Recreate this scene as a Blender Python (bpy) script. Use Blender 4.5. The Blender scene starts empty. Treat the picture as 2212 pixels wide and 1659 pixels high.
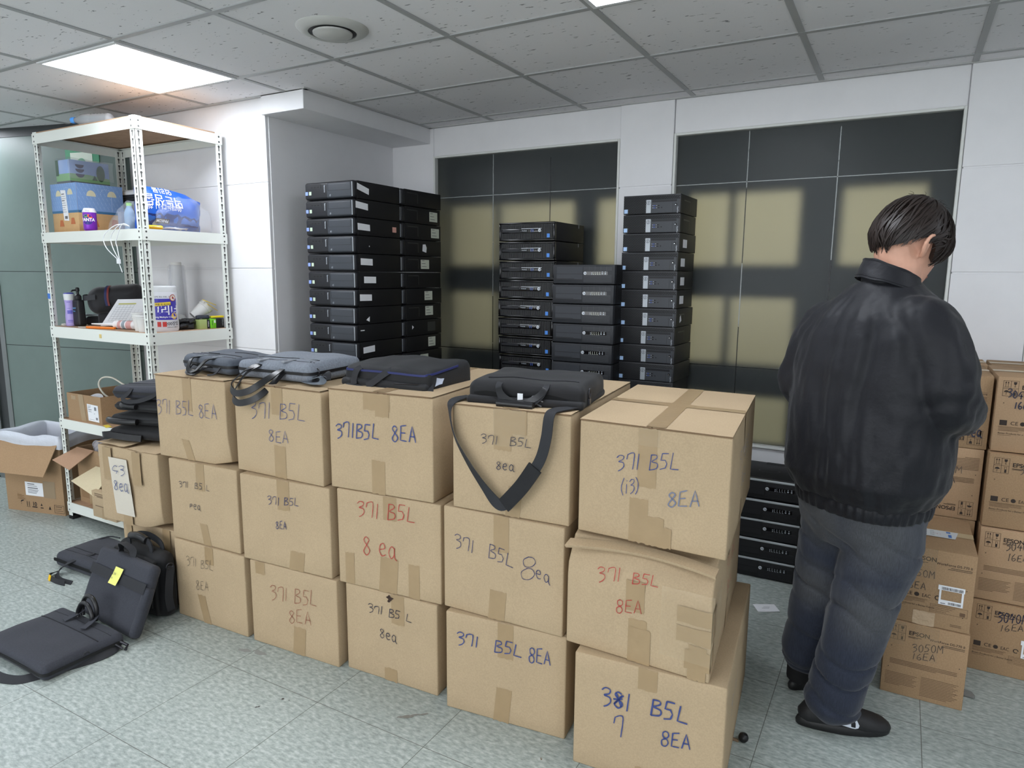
import bpy, bmesh, math, random
from math import sin, cos, pi, radians, sqrt, atan2
from mathutils import Vector, Matrix, Euler, noise
random.seed(7)
SC = bpy.context.scene
COL = SC.collection
# ------------------------------------------------------------------ camera
W_PX, H_PX = 2212, 1659
F_PX, YAW, PITCH, ROLL = 1479.02, 0.5142, -0.1566, 0.0077
cy_, sy_ = cos(YAW), sin(YAW)
fwd = Vector((-sy_*cos(PITCH), cy_*cos(PITCH), sin(PITCH)))
rgt0 = Vector((cy_, sy_, 0)); up0 = rgt0.cross(fwd)
rgt = cos(ROLL)*rgt0 + sin(ROLL)*up0; upv = -sin(ROLL)*rgt0 + cos(ROLL)*up0
cam_d = bpy.data.cameras.new('camera'); cam = bpy.data.objects.new('camera', cam_d); COL.objects.link(cam)
cam_d.sensor_fit = 'HORIZONTAL'; cam_d.sensor_width = 36.0; cam_d.lens = F_PX*36.0/W_PX
cam_d.clip_start = 0.05; cam_d.clip_end = 60
mw = Matrix.Identity(4)
for i in range(3):
    mw[i][0], mw[i][1], mw[i][2] = rgt[i], upv[i], -fwd[i]
mw[2][3] = 1.45
cam.matrix_world = mw
SC.camera = cam
# ------------------------------------------------------------------ world, exposure
wd = bpy.data.worlds.new('world'); SC.world = wd; wd.use_nodes = True
wd.node_tree.nodes['Background'].inputs[0].default_value = (0.9, 0.95, 1.0, 1)
wd.node_tree.nodes['Background'].inputs[1].default_value = 0.15
vs = SC.view_settings
vs.view_transform = 'Standard'; vs.look = 'None'; vs.gamma = 1.0; vs.use_curve_mapping = False
vs.exposure = 0.30
PANEL_POWER = 15.0            # emission of the ceiling LED panels
try:
    SC.cycles.use_denoising = True
    SC.cycles.max_bounces = 10; SC.cycles.transparent_max_bounces = 12
    SC.cycles.sample_clamp_indirect = 6.0
    SC.cycles.caustics_reflective = False; SC.cycles.caustics_refractive = False
except Exception:
    pass
HC = 2.367                   # ceiling height
# unseen fill lights, added to brighten the tan wall behind the frosted windows
for cx in (-2.6, -0.9, 0.8):
    ld = bpy.data.lights.new('corridor_lamp', 'AREA'); ld.shape = 'RECTANGLE'; ld.size = 1.3; ld.size_y = 0.14; ld.energy = 30.0; ld.color = (1.0, 0.97, 0.86)
    lo = bpy.data.objects.new('corridor_lamp', ld); COL.objects.link(lo); lo.location = (cx, 4.0, 2.62)
    lo.rotation_euler = (0, 0, 0)

# unseen fill light added behind the viewpoint to lift the ceiling and carton fronts
ld = bpy.data.lights.new('window_daylight', 'AREA'); ld.shape = 'RECTANGLE'; ld.size = 6.4; ld.size_y = 1.6; ld.energy = 112.0; ld.color = (0.93, 0.97, 1.0)
lo = bpy.data.objects.new('window_daylight', ld); COL.objects.link(lo); lo.location = (-1.3, -3.62, 1.375); lo.rotation_euler = (radians(90), 0, 0)
# ------------------------------------------------------------------ helpers: materials
def lin(c):
    c = c/255.0
    return c/12.92 if c <= 0.04045 else ((c+0.055)/1.055)**2.4
def rgb(r, g, b): return (lin(r), lin(g), lin(b), 1.0)
MATS = {}
def mat(name, col, rough=0.6, metal=0.0, spec=0.5, var=None, bump=None, coat=0.0, trans=0.0, ior=1.45, alpha=1.0, emis=None, stretch=(1,1,1), sheen=0.0):
    """var=(scale, amount) colour mottling, bump=(scale, strength, distance)"""
    if name in MATS: return MATS[name]
    m = bpy.data.materials.new(name); m.use_nodes = True; MATS[name] = m
    nt = m.node_tree; N = nt.nodes; L = nt.links; b = N['Principled BSDF']
    c = rgb(*col) if len(col) == 3 else col
    b.inputs['Base Color'].default_value = c
    b.inputs['Roughness'].default_value = rough; b.inputs['Metallic'].default_value = metal
    b.inputs['Specular IOR Level'].default_value = spec; b.inputs['IOR'].default_value = ior
    b.inputs['Coat Weight'].default_value = coat; b.inputs['Transmission Weight'].default_value = trans; b.inputs['Alpha'].default_value = alpha
    b.inputs['Sheen Weight'].default_value = sheen
    if emis: b.inputs['Emission Color'].default_value = rgb(*emis[0]); b.inputs['Emission Strength'].default_value = emis[1]
    tc = mp = None
    if var or bump:
        tc = N.new('ShaderNodeTexCoord'); mp = N.new('ShaderNodeMapping'); mp.inputs['Scale'].default_value = stretch
        L.new(tc.outputs['Object'], mp.inputs['Vector'])
    if var:
        n = N.new('ShaderNodeTexNoise'); n.inputs['Scale'].default_value = var[0]; n.inputs['Detail'].default_value = 5; n.inputs['Roughness'].default_value = 0.65
        L.new(mp.outputs[0], n.inputs['Vector'])
        r = N.new('ShaderNodeMapRange'); r.inputs[1].default_value = 0.3; r.inputs[2].default_value = 0.7
        r.inputs[3].default_value = 1-var[1]; r.inputs[4].default_value = 1+var[1]
        L.new(n.outputs['Fac'], r.inputs[0])
        v = N.new('ShaderNodeVectorMath'); v.operation = 'SCALE'; v.inputs[0].default_value = c[:3]
        L.new(r.outputs[0], v.inputs['Scale']); L.new(v.outputs[0], b.inputs['Base Color'])
    if bump:
        n2 = N.new('ShaderNodeTexNoise'); n2.inputs['Scale'].default_value = bump[0]; n2.inputs['Detail'].default_value = 4
        L.new(mp.outputs[0], n2.inputs['Vector'])
        bp = N.new('ShaderNodeBump'); bp.inputs['Strength'].default_value = bump[1]; bp.inputs['Distance'].default_value = bump[2]
        L.new(n2.outputs['Fac'], bp.inputs['Height']); L.new(bp.outputs[0], b.inputs['Normal'])
    return m

# ------------------------------------------------------------------ helpers: meshes
class MB:
    def __init__(s): s.v = []; s.f = []; s.mi = []; s.cur = 0; s.T = Matrix.Identity(4)
    def add(s, vs, fs):
        o = len(s.v); s.v += [tuple(s.T @ Vector(p)) for p in vs]
        s.f += [tuple(i+o for i in f) for f in fs]; s.mi += [s.cur]*len(fs)
        return s
    def hexa(s, p): return s.add(p, [(0,3,2,1),(4,5,6,7),(0,1,5,4),(1,2,6,5),(2,3,7,6),(3,0,4,7)])
    def box(s, x0, y0, z0, x1, y1, z1):
        return s.hexa([(x0,y0,z0),(x1,y0,z0),(x1,y1,z0),(x0,y1,z0),(x0,y0,z1),(x1,y0,z1),(x1,y1,z1),(x0,y1,z1)])
    def poly(s, pts): return s.add(pts, [tuple(range(len(pts)))])
    def prism(s, p2, d, f):      # p2: 2-D outline (ccw), d: thickness, f(x,y,w)->3-D
        n = len(p2); vs = [f(x,y,0) for x,y in p2]+[f(x,y,d) for x,y in p2]
        return s.add(vs, [tuple(range(n-1,-1,-1)), tuple(range(n,2*n))]+[(i,(i+1)%n,n+(i+1)%n,n+i) for i in range(n)])
    def tube(s, path, r, n=10, cap=True):
        P = [Vector(p) for p in path]; k = len(P); rr = r if isinstance(r,(list,tuple)) else [r]*k
        vs = []; fs = []; ref = None
        for i in range(k):
            t = (P[min(i+1,k-1)]-P[max(i-1,0)]).normalized()
            if ref is None: ref = t.orthogonal().normalized()
            ref = (ref - t*ref.dot(t))
            ref = ref.normalized() if ref.length > 1e-6 else t.orthogonal().normalized()
            b = t.cross(ref)
            for j in range(n):
                a = 2*pi*j/n; vs.append(P[i]+rr[i]*(cos(a)*ref+sin(a)*b))
        for i in range(k-1):
            for j in range(n): fs.append((i*n+j, i*n+(j+1)%n, (i+1)*n+(j+1)%n, (i+1)*n+j))
        if cap: fs += [tuple(range(n-1,-1,-1)), tuple(range((k-1)*n, k*n))]
        return s.add(vs, fs)
    def lathe(s, prof, n=24, c=(0,0,0)):   # prof [(r,z)]
        vs = []; fs = []; k = len(prof)
        for r,z in prof:
            for j in range(n): a = 2*pi*j/n; vs.append((c[0]+max(r,1e-5)*cos(a), c[1]+max(r,1e-5)*sin(a), c[2]+z))
        for i in range(k-1):
            for j in range(n): fs.append((i*n+j, i*n+(j+1)%n, (i+1)*n+(j+1)%n, (i+1)*n+j))
        fs += [tuple(range(n-1,-1,-1)), tuple(range((k-1)*n, k*n))]
        return s.add(vs, fs)
    def rings(s, R, cap=True):             # list of rings of equal count
        n = len(R[0]); k = len(R); vs = [p for r in R for p in r]; fs = []
        for i in range(k-1):
            for j in range(n): fs.append((i*n+j, i*n+(j+1)%n, (i+1)*n+(j+1)%n, (i+1)*n+j))
        if cap: fs += [tuple(range(n-1,-1,-1)), tuple(range((k-1)*n, k*n))]
        return s.add(vs, fs)
    def ribbon(s, path, side, th=0.003):   # path points with half-width vectors (side may be one or per point)
        P = [Vector(p) for p in path]; k = len(P)
        S = [Vector(x) for x in side] if isinstance(side[0], (tuple, list, Vector)) else [Vector(side)]*k
        vs = []; fs = []
        for i in range(k):
            t = (P[min(i+1,k-1)]-P[max(i-1,0)]).normalized(); n = t.cross(S[i]).normalized()*th*0.5
            vs += [P[i]-S[i]-n, P[i]+S[i]-n, P[i]+S[i]+n, P[i]-S[i]+n]
        for i in range(k-1):
            for j in range(4): fs.append((i*4+j, i*4+(j+1)%4, (i+1)*4+(j+1)%4, (i+1)*4+j))
        fs += [(3,2,1,0), tuple(range((k-1)*4, k*4))]
        return s.add(vs, fs)
    def grid(s, nx, ny, f):
        vs = [f(i/nx, j/ny) for j in range(ny+1) for i in range(nx+1)]
        return s.add(vs, [(j*(nx+1)+i, j*(nx+1)+i+1, (j+1)*(nx+1)+i+1, (j+1)*(nx+1)+i) for j in range(ny) for i in range(nx)])
    def soft(s, sx, sy, sz, r, k=6, fn=None, seg=3):   # rounded box centred at origin in XY, z 0..sz
        def ax(h, rr):
            a = [-h + rr*(1-math.tan(radians(45*(seg-i)/seg))) for i in range(seg+1)]
            inn = [(-h+rr)+(2*h-2*rr)*i/k for i in range(1,k)]
            return a+inn+[-x for x in reversed(a)]
        hx,hy,hz = sx/2,sy/2,sz/2; r = min(r, hx*.99, hy*.99, hz*.99)
        X,Y,Z = ax(hx,r),ax(hy,r),ax(hz,r)
        def P(p):
            q = Vector((max(-hx+r,min(hx-r,p[0])),max(-hy+r,min(hy-r,p[1])),max(-hz+r,min(hz-r,p[2]))))
            d = Vector(p)-q
            o = q+(d.normalized()*r if d.length>1e-9 else d)
            o.z += hz
            return tuple(fn(o) if fn else o)
        def face(A,B,mk,flip):
            n = len(A); m2 = len(B)
            vs = [P(mk(a,b)) for b in B for a in A]
            fs = [((j*n+i),(j*n+i+1),((j+1)*n+i+1),((j+1)*n+i)) for j in range(m2-1) for i in range(n-1)]
            if flip: fs = [tuple(reversed(f)) for f in fs]
            s.add(vs,fs)
        face(X,Y,lambda a,b:(a,b,hz),False); face(X,Y,lambda a,b:(a,b,-hz),True)
        face(X,Z,lambda a,b:(a,-hy,b),False); face(X,Z,lambda a,b:(a,hy,b),True)
        face(Y,Z,lambda a,b:(hx,a,b),False); face(Y,Z,lambda a,b:(-hx,a,b),True)
        return s
    def mesh(s, name, mats, smooth=0.6, bevel=0.0, seg=2, weld=False):
        me = bpy.data.meshes.new(name); me.from_pydata(s.v, [], s.f)
        for m in (mats if isinstance(mats,(list,tuple)) else [mats]): me.materials.append(m)
        me.polygons.foreach_set('material_index', s.mi)
        if bevel or weld:
            b = bmesh.new(); b.from_mesh(me)
            if weld: bmesh.ops.remove_doubles(b, verts=b.verts, dist=1e-5)
            if bevel:
                es = [e for e in b.edges if len(e.link_faces)==2 and e.calc_face_angle(0)>0.5]
                bmesh.ops.bevel(b, geom=es, offset=bevel, segments=seg, profile=0.5, affect='EDGES', clamp_overlap=True)
            b.to_mesh(me); b.free()
        me.validate()
        if smooth:
            me.polygons.foreach_set('use_smooth', [True]*len(me.polygons)); me.set_sharp_from_angle(angle=smooth)
        me.update()
        return me
    def build(s, name, mats, parent=None, loc=None, rot=None, **kw):
        o = bpy.data.objects.new(name, s.mesh(name, mats, **kw)); COL.objects.link(o)
        if parent: o.parent = parent
        if loc: o.location = loc
        if rot: o.rotation_euler = rot
        return o
def tag(o, label, cat, group=None):
    o['label'] = label; o['category'] = cat
    if group: o['group'] = group
    return o
def thing(name, label, cat, loc=(0,0,0), rz=0.0, group=None, rot=None):
    o = bpy.data.objects.new(name, None); COL.objects.link(o); o.empty_display_size = 0.05
    o.location = loc; o.rotation_euler = rot if rot else (0,0,rz)
    return tag(o, label, cat, group)
def struct(o): o['kind'] = 'structure'; return o
def dup(root, loc, rz, label, group=None, skip=(), rot=None):
    r = root.copy(); COL.objects.link(r); r.location = loc; r.rotation_euler = rot if rot else (0,0,rz); r['label'] = label
    if group: r['group'] = group
    for ch in list(root.children):
        if ch.name.split('.')[0] in skip: continue
        c = ch.copy(); COL.objects.link(c); c.parent = r
        for g in list(ch.children):
            d = g.copy(); COL.objects.link(d); d.parent = c
    return r
def smooth_path(P, n=6, closed=False):
    P = [Vector(p) for p in P]; out = []; k = len(P)
    for i in range(k-1):
        p0,p1,p2,p3 = P[max(i-1,0)],P[i],P[i+1],P[min(i+2,k-1)]
        for j in range(n):
            t = j/n
            out.append(0.5*((2*p1)+(-p0+p2)*t+(2*p0-5*p1+4*p2-p3)*t*t+(-p0+3*p1-3*p2+p3)*t**3))
    out.append(P[-1]); return out
def blob(o, amt, sc, seed=0):
    v = noise.noise_vector(Vector(o)*sc+Vector((seed*7.3,seed*1.7,seed*3.1))); return Vector(o)+v*amt
# ---- lettering: filled text placed on a plane (origin, u axis, v axis)
def text_mesh(mb, s, size, O, U, V, align='LEFT', bold=0.0, off=0.0006, squeeze=1.0, italic=0.0):
    cu = bpy.data.curves.new('txt', 'FONT'); cu.body = s; cu.size = size; cu.align_x = align; cu.offset = bold*size; cu.resolution_u = 3
    cu.shear = italic; cu.fill_mode = 'FRONT'
    o = bpy.data.objects.new('txt', cu); COL.objects.link(o)
    dg = bpy.context.evaluated_depsgraph_get(); me = bpy.data.meshes.new_from_object(o.evaluated_get(dg))
    U = Vector(U).normalized(); V = Vector(V).normalized(); Nn = U.cross(V); O = Vector(O)
    mb.add([O+U*(v.co.x*squeeze)+V*v.co.y+Nn*off for v in me.vertices], [tuple(p.vertices) for p in me.polygons])
    bpy.data.objects.remove(o); bpy.data.curves.remove(cu); bpy.data.meshes.remove(me)
# ---- handwriting: pen strokes
G = {
 '3': [1,[(0,.84),(.2,1),(.46,.93),(.42,.72),(.14,.58),(.44,.5),(.5,.27),(.34,.06),(.12,-.06)]],
 '7': [1,[(0,.62),(.07,.94)],[(.05,.9),(.3,1.0),(.5,.96),(.5,.6),(.42,0)]],
 '1': [0,[(.14,1),(.04,0)]], 'B': [1,[(.1,1),(.0,0)],[(.1,.97),(.42,.95),(.46,.76),(.14,.55),(.5,.42),(.46,.12),(0,.02)]],
 '5': [0,[(.14,1),(.06,.58),(.34,.58),(.45,.36),(.36,.1),(0,.02)],[(.14,1),(.56,.98)]], 'L': [0,[(.14,1),(0,.05),(.52,.0)]],
 '8': [1,[(.42,.86),(.22,1),(.05,.82),(.24,.56),(.46,.26),(.24,0),(.02,.2),(.2,.5),(.44,.84)]],
 'E': [0,[(.48,1),(.06,.95),(0,.05),(.5,0)],[(.03,.52),(.4,.52)]], 'A': [0,[(0,0),(.26,1),(.52,-.02)],[(.08,.36),(.46,.33)]],
 'e': [1,[(.05,.34),(.4,.42),(.34,.66),(.12,.6),(.03,.28),(.2,.02),(.46,.1)]], 'a': [1,[(.42,.56),(.2,.66),(.02,.34),(.16,.04),(.38,.2),(.43,.6),(.43,.1),(.58,-.06)]],
 '(': [1,[(.3,1.1),(.05,.6),(.06,.2),(.25,-.15)]], ')': [1,[(0,1.1),(.25,.7),(.24,.2),(.02,-.15)]], 'i': [0,[(.1,.66),(.08,0)],[(.12,.86),(.12,.92)]],
 'G': [1,[(.5,.9),(.25,1),(0,.6),(.1,.4),(.5,.42)],[(.5,.45),(.34,.1)]], '0': [1,[(.25,1),(.04,.7),(.08,.2),(.28,0),(.46,.3),(.42,.8),(.22,1)]],
 '4': [0,[(.3,1),(0,.4),(.55,.42)],[(.38,.7),(.34,0)]], '6': [1,[(.34,1),(.08,.6),(.05,.2),(.25,0),(.44,.2),(.34,.42),(.08,.3)]],
 'M': [0,[(0,0),(.08,1),(.3,.4),(.55,1),(.6,0)]], 'P': [1,[(.06,.62),(.0,0)],[(.02,.62),(.36,.7),(.4,.46),(.06,.34)]],
 '%': [1,[(.26,.5),(.06,.36),(.1,.06),(.32,0),(.48,.2),(.4,.44),(.22,.5)],[(.3,1.0),(.12,.88),(.16,.6),(.36,.55),(.5,.7),(.44,.92),(.26,1.0)]],
 '#': [1,[(.4,.9),(.2,1),(.05,.82),(.24,.56),(.46,.26),(.24,0),(.02,.2),(.2,.5),(.42,.84)],[(0,.2),(.5,.85)],[(-.05,.5),(.45,.6)],[(.1,.95),(.4,.1)]],
}
GW = {'1':.26,'i':.22,'(':.34,')':.34,'M':.66,' ':.34}
def write_strokes(mb, s, p0, p1, h, w, O, U, V, seed=0, off=0.0008):
    rnd = random.Random(seed*13+len(s)); tot = sum(GW.get(c,.54)+.14 for c in s)-.14
    O = Vector(O); U = Vector(U).normalized(); V = Vector(V).normalized(); Nn = U.cross(V)
    d = Vector((p1[0]-p0[0], p1[1]-p0[1])); sc = d.length/tot; d.normalize(); x = 0
    for c in s:
        if c in G:
            sm = G[c][0]; jx,jy,js = rnd.uniform(-.03,.03),rnd.uniform(-.06,.06),rnd.uniform(.92,1.08)
            hh = h*(0.72 if c in 'ea' else 1.0)*js
            if c in 'ea': hh = h*1.2*js
            for st in G[c][1:]:
                pts = [(x+px+jx, py+jy) for px,py in st]
                P = [Vector((a*sc, b*hh, 0)) for a,b in pts]
                P = smooth_path(P, 5) if (sm and len(P) > 2) else [P[i].lerp(P[i+1], t/3) for i in range(len(P)-1) for t in range(3)]+[P[-1]]
                Q = []
                for p in P:
                    u = p0[0]+d.x*p.x; v = p0[1]+d.y*p.x+p.y
                    Q.append(O+U*u+V*v+Nn*off)
                k = len(Q); vs = []
                for i in range(k):
                    t = (Q[min(i+1,k-1)]-Q[max(i-1,0)])
                    t = t.normalized() if t.length > 1e-9 else U
                    n = Nn.cross(t)*w*.5*(0.8+0.35*noise.noise(Q[i]*120))
                    vs += [Q[i]-n, Q[i]+n]
                mb.add(vs, [(2*i,2*i+2,2*i+3,2*i+1) for i in range(k-1)])
        x += GW.get(c,.54)+.14
INK = {'pencil':mat('ink_pencil',(95,86,76),.6),'ink':mat('ink_dark',(38,40,62),.5),'blue':mat('ink_blue',(58,72,128),.5),'navy':mat('ink_navy',(48,54,98),.5),
 'brown':mat('ink_brown',(146,84,66),.6),'red':mat('ink_red',(176,62,56),.5),'slate':mat('ink_slate',(112,118,140),.5),'faint':mat('ink_faint',(84,74,66),.6)}
WHITE_PLASTIC = mat('white_plastic',(226,228,230),.45)
PAPER = mat('paper',(232,233,236),.8)
BLACK_PRINT = mat('black_print',(40,34,32),.7)
# ================================================================== ROOM
def mat_floor():
    m = bpy.data.materials.new('vinyl_tile_floor'); m.use_nodes = True; nt = m.node_tree; N = nt.nodes; L = nt.links; b = N['Principled BSDF']
    tc = N.new('ShaderNodeTexCoord')
    mp = N.new('ShaderNodeMapping'); mp.inputs['Rotation'].default_value = (0,0,radians(14)); mp.inputs['Scale'].default_value = (40,88,1); L.new(tc.outputs['Object'], mp.inputs[0])
    n = N.new('ShaderNodeTexNoise'); n.inputs['Scale'].default_value = 1.0; n.inputs['Detail'].default_value = 4; n.inputs['Roughness'].default_value = .62; L.new(mp.outputs[0], n.inputs[0])
    cr = N.new('ShaderNodeValToRGB'); e = cr.color_ramp.elements
    e[0].position = .33; e[0].color = rgb(140,148,144); e[1].position = .68; e[1].color = rgb(190,197,192)
    x = cr.color_ramp.elements.new(.5); x.color = rgb(164,173,168); L.new(n.outputs['Fac'], cr.inputs[0])
    n2 = N.new('ShaderNodeTexNoise'); n2.inputs['Scale'].default_value = 1.3; n2.inputs['Detail'].default_value = 3; L.new(tc.outputs['Object'], n2.inputs[0])
    r2 = N.new('ShaderNodeMapRange'); r2.inputs[1].default_value=.3; r2.inputs[2].default_value=.7; r2.inputs[3].default_value=.93; r2.inputs[4].default_value=1.05; L.new(n2.outputs['Fac'], r2.inputs[0])
    sc = N.new('ShaderNodeVectorMath'); sc.operation='SCALE'; L.new(cr.outputs[0], sc.inputs[0]); L.new(r2.outputs[0], sc.inputs['Scale'])
    # scuffs: sparse dark specks
    n3 = N.new('ShaderNodeTexNoise'); n3.inputs['Scale'].default_value = 9; n3.inputs['Detail'].default_value = 6; n3.inputs['Roughness'].default_value=.75; L.new(tc.outputs['Object'], n3.inputs[0])
    r3 = N.new('ShaderNodeMapRange'); r3.inputs[1].default_value=.70; r3.inputs[2].default_value=.74; L.new(n3.outputs['Fac'], r3.inputs[0])
    mxs = N.new('ShaderNodeMix'); mxs.data_type='RGBA'; mxs.inputs['B'].default_value = rgb(118,116,110); L.new(r3.outputs[0], mxs.inputs['Factor']); L.new(sc.outputs[0], mxs.inputs['A'])
    # joints of the 450 mm tiles
    sep = N.new('ShaderNodeSeparateXYZ'); L.new(tc.outputs['Object'], sep.inputs[0])
    def joint(out, off):
        a = N.new('ShaderNodeMath'); a.operation='ADD'; a.inputs[1].default_value = -off+45.0; L.new(out, a.inputs[0])
        f = N.new('ShaderNodeMath'); f.operation='PINGPONG'; f.inputs[1].default_value = .225; L.new(a.outputs[0], f.inputs[0])
        l = N.new('ShaderNodeMath'); l.operation='LESS_THAN'; l.inputs[1].default_value = .0011; L.new(f.outputs[0], l.inputs[0]); return l
    jx = joint(sep.outputs['X'], -2.081); jy = joint(sep.outputs['Y'], 1.547)
    mx = N.new('ShaderNodeMath'); mx.operation='MAXIMUM'; L.new(jx.outputs[0], mx.inputs[0]); L.new(jy.outputs[0], mx.inputs[1])
    mj = N.new('ShaderNodeMix'); mj.data_type='RGBA'; mj.inputs['B'].default_value = rgb(96,98,92); L.new(mx.outputs[0], mj.inputs['Factor']); L.new(mxs.outputs['Result'], mj.inputs['A'])
    L.new(mj.outputs['Result'], b.inputs['Base Color']); b.inputs['Roughness'].default_value = .36; b.inputs['Specular IOR Level'].default_value = .35
    return m
def mat_ceiling():
    m = bpy.data.materials.new('fissured_ceiling_tile'); m.use_nodes = True; nt = m.node_tree; N = nt.nodes; L = nt.links; b = N['Principled BSDF']
    tc = N.new('ShaderNodeTexCoord')
    mp = N.new('ShaderNodeMapping'); mp.inputs['Rotation'].default_value=(0,0,radians(-8)); mp.inputs['Scale'].default_value = (26,72,1); L.new(tc.outputs['Object'], mp.inputs[0])
    n = N.new('ShaderNodeTexNoise'); n.inputs['Scale'].default_value=1; n.inputs['Detail'].default_value=3; n.inputs['Roughness'].default_value=.55; L.new(mp.outputs[0], n.inputs[0])
    r = N.new('ShaderNodeMapRange'); r.inputs[1].default_value=.665; r.inputs[2].default_value=.70; L.new(n.outputs['Fac'], r.inputs[0])
    mx = N.new('ShaderNodeMix'); mx.data_type='RGBA'; mx.inputs['A'].default_value = rgb(232,231,233); mx.inputs['B'].default_value = rgb(140,141,143); L.new(r.outputs[0], mx.inputs['Factor'])
    L.new(mx.outputs['Result'], b.inputs['Base Color']); b.inputs['Roughness'].default_value=.9; b.inputs['Specular IOR Level'].default_value=.1
    return m
wall_m = mat('white_wall_panel',(226,226,228),.55,var=(7,.02),bump=(60,.05,.002))
trim_m = mat('offwhite_trim',(216,218,214),.5)
X0,X1,Y0 = -6.4,3.4,-3.6
YB = 3.675
struct(MB().box(X0-.1,Y0-.1,-.1,X1+.1,5.3,0).build('floor', mat_floor(), smooth=0))
struct(MB().box(X0-.1,Y0-.1,HC,X1+.1,YB+.02,HC+.08).build('ceiling', mat_ceiling(), smooth=0))
# T-bar grid
GX,GY = -1.0136,1.1385
g = MB()
for i in range(-9,8):
    x = GX+.6*i
    y1 = YB
    if x < -2.685: y1 = 2.61
    g.box(x-.012,Y0,HC-.004,x+.012,y1,HC+.002)
for j in range(-8,5):
    y = GY+.6*j
    x0 = X0 if y < 2.6 else -2.68
    g.box(x0,y-.012,HC-.0045,X1,y+.012,HC+.002)
struct(g.build('trim_1', mat('tbar_grey',(166,167,167),.5), smooth=0))
# perimeter angle trim
g = MB()
g.box(-2.685,YB-.022,HC-.006,X1,YB,HC); g.box(-4.15,2.612,HC-.006,-2.66,2.634,HC); g.box(-2.685,2.60,HC-.006,-2.663,YB,HC)
struct(g.build('trim_2', mat('angle_grey',(176,177,176),.5), smooth=0))
Z = [0,.583,1.031,1.479,1.932,HC]
def bands(mb, x0,y0,x1,y1, top=HC, gap=.0035):
    for a,b in zip(Z[:-1],Z[1:]):
        if a >= top: break
        mb.box(x0,y0,a+gap,x1,y1,min(b,top)-gap)
    mb.box(x0+.004,y0+.004,0,x1-.004,y1,top); mb.box(x0-.0035,y0+.02,0,x1+.0035,y1,top)
WIN = [(-2.647,-1.423),(-1.098,.164),(.49,1.72)]
ZW0,ZW1 = .586,2.18
w = MB()
w.box(-2.99,YB,0,WIN[0][0]-.012,YB+.16,HC)                                   # return beside the first window
for a,b in WIN:
    w.box(a-.012,YB+.006,ZW1+.012,b+.012,YB+.16,HC); w.box(a-.012,YB+.006,0,b+.012,YB+.16,ZW0-.012)
bands(w,-1.408,YB-.006,-1.113,YB+.16); bands(w,.179,YB-.006,.475,YB+.16); bands(w,1.735,YB-.006,X1,YB+.16)
struct(w.build('wall_back', wall_m, bevel=.0015, seg=1, smooth=.5))
p = MB(); bands(p,-4.20,2.635,-2.99,YB+.16)
struct(p.build('wall_pillar', wall_m, bevel=.0015, seg=1, smooth=.5))
struct(MB().box(-2.992,2.612,2.27,-2.685,YB,HC).build('wall_soffit', wall_m, bevel=.002, seg=1))
struct(MB().box(X1,Y0,0,X1+.1,YB,HC).build('wall_right', wall_m, smooth=0))
wf = MB(); wf.box(X0-.1,Y0-.1,0,X1+.1,Y0,.55); wf.box(X0-.1,Y0-.1,2.2,X1+.1,Y0,HC); wf.box(X0-.1,Y0-.1,.55,-4.6,Y0,2.2); wf.box(2.0,Y0-.1,.55,X1+.1,Y0,2.2)  # unseen wall; its window-sized opening is added for the rear fill light
struct(wf.build('wall_front', wall_m, smooth=0))
struct(MB().box(X0-.1,Y0,0,X0,2.11,HC).build('wall_left', wall_m, smooth=0))
# windows: frosted film on glass, seams of the film, and the blurred room structure behind
def mat_frost():
    m = bpy.data.materials.new('frosted_film_glass'); m.use_nodes = True; nt = m.node_tree; N = nt.nodes; L = nt.links
    N.remove(N['Principled BSDF']); out = N['Material Output']
    rf = N.new('ShaderNodeBsdfRefraction'); rf.inputs['Color'].default_value = (.86,.88,.86,1); rf.inputs['Roughness'].default_value=.44; rf.inputs['IOR'].default_value=1.4
    df = N.new('ShaderNodeBsdfPrincipled'); df.inputs['Base Color'].default_value = rgb(98,103,105); df.inputs['Roughness'].default_value=.32; df.inputs['Specular IOR Level'].default_value=.45
    mx = N.new('ShaderNodeMixShader'); mx.inputs[0].default_value=.30; L.new(rf.outputs[0],mx.inputs[1]); L.new(df.outputs[0],mx.inputs[2]); L.new(mx.outputs[0], out.inputs[0])
    return m
frost = mat_frost(); seam_m = mat('film_seam_light',(150,156,156),.3); seam_d = mat('film_seam_dark',(22,24,26),.4)
SEAMS = [dict(v=[-2.235,-1.845],h=[(1.938,0),(.985,1)]),dict(v=[-.60,.065-.38],h=[(1.93,0),(.985,1)]),dict(v=[],h=[(.985,1)])]
SEAMS[1]['v'] = [-.735,-.318]
for k,(a,b) in enumerate(WIN):
    f = MB()
    t = .013
    f.box(a-t,YB-.004,ZW0-t,a,YB+.055,ZW1+t); f.box(b,YB-.004,ZW0-t,b+t,YB+.055,ZW1+t); f.box(a,YB-.004,ZW1,b,YB+.055,ZW1+t); f.box(a,YB-.012,ZW0-t,b,YB+.055,ZW0)
    fo = struct(f.build('window_%d'%(k+1), trim_m, bevel=.002, seg=1))
    MB().box(a,YB+.03,ZW0,b,YB+.036,ZW1).build('pane', frost, fo, smooth=0)
    s = MB(); ls = MB(); rnd = random.Random(k)
    for vx in SEAMS[k]['v']:
        z = ZW0
        while z < ZW1-.05:
            h = rnd.uniform(.15,.5); z2 = min(z+h, ZW1); (s if rnd.random() < (.75 if z > 1.2 else .25) else ls).box(vx-.0022,YB+.0285,z,vx+.0022,YB+.0305,z2-.004); z = z2
    for hz,dk in SEAMS[k]['h']: (ls if dk else s).box(a,YB+.0285,hz-.002,b,YB+.0305,hz+.002)
    if s.v: s.build('film_seam', seam_m, fo, smooth=0)
    if ls.v: ls.build('film_seam', seam_d, fo, smooth=0)
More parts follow.
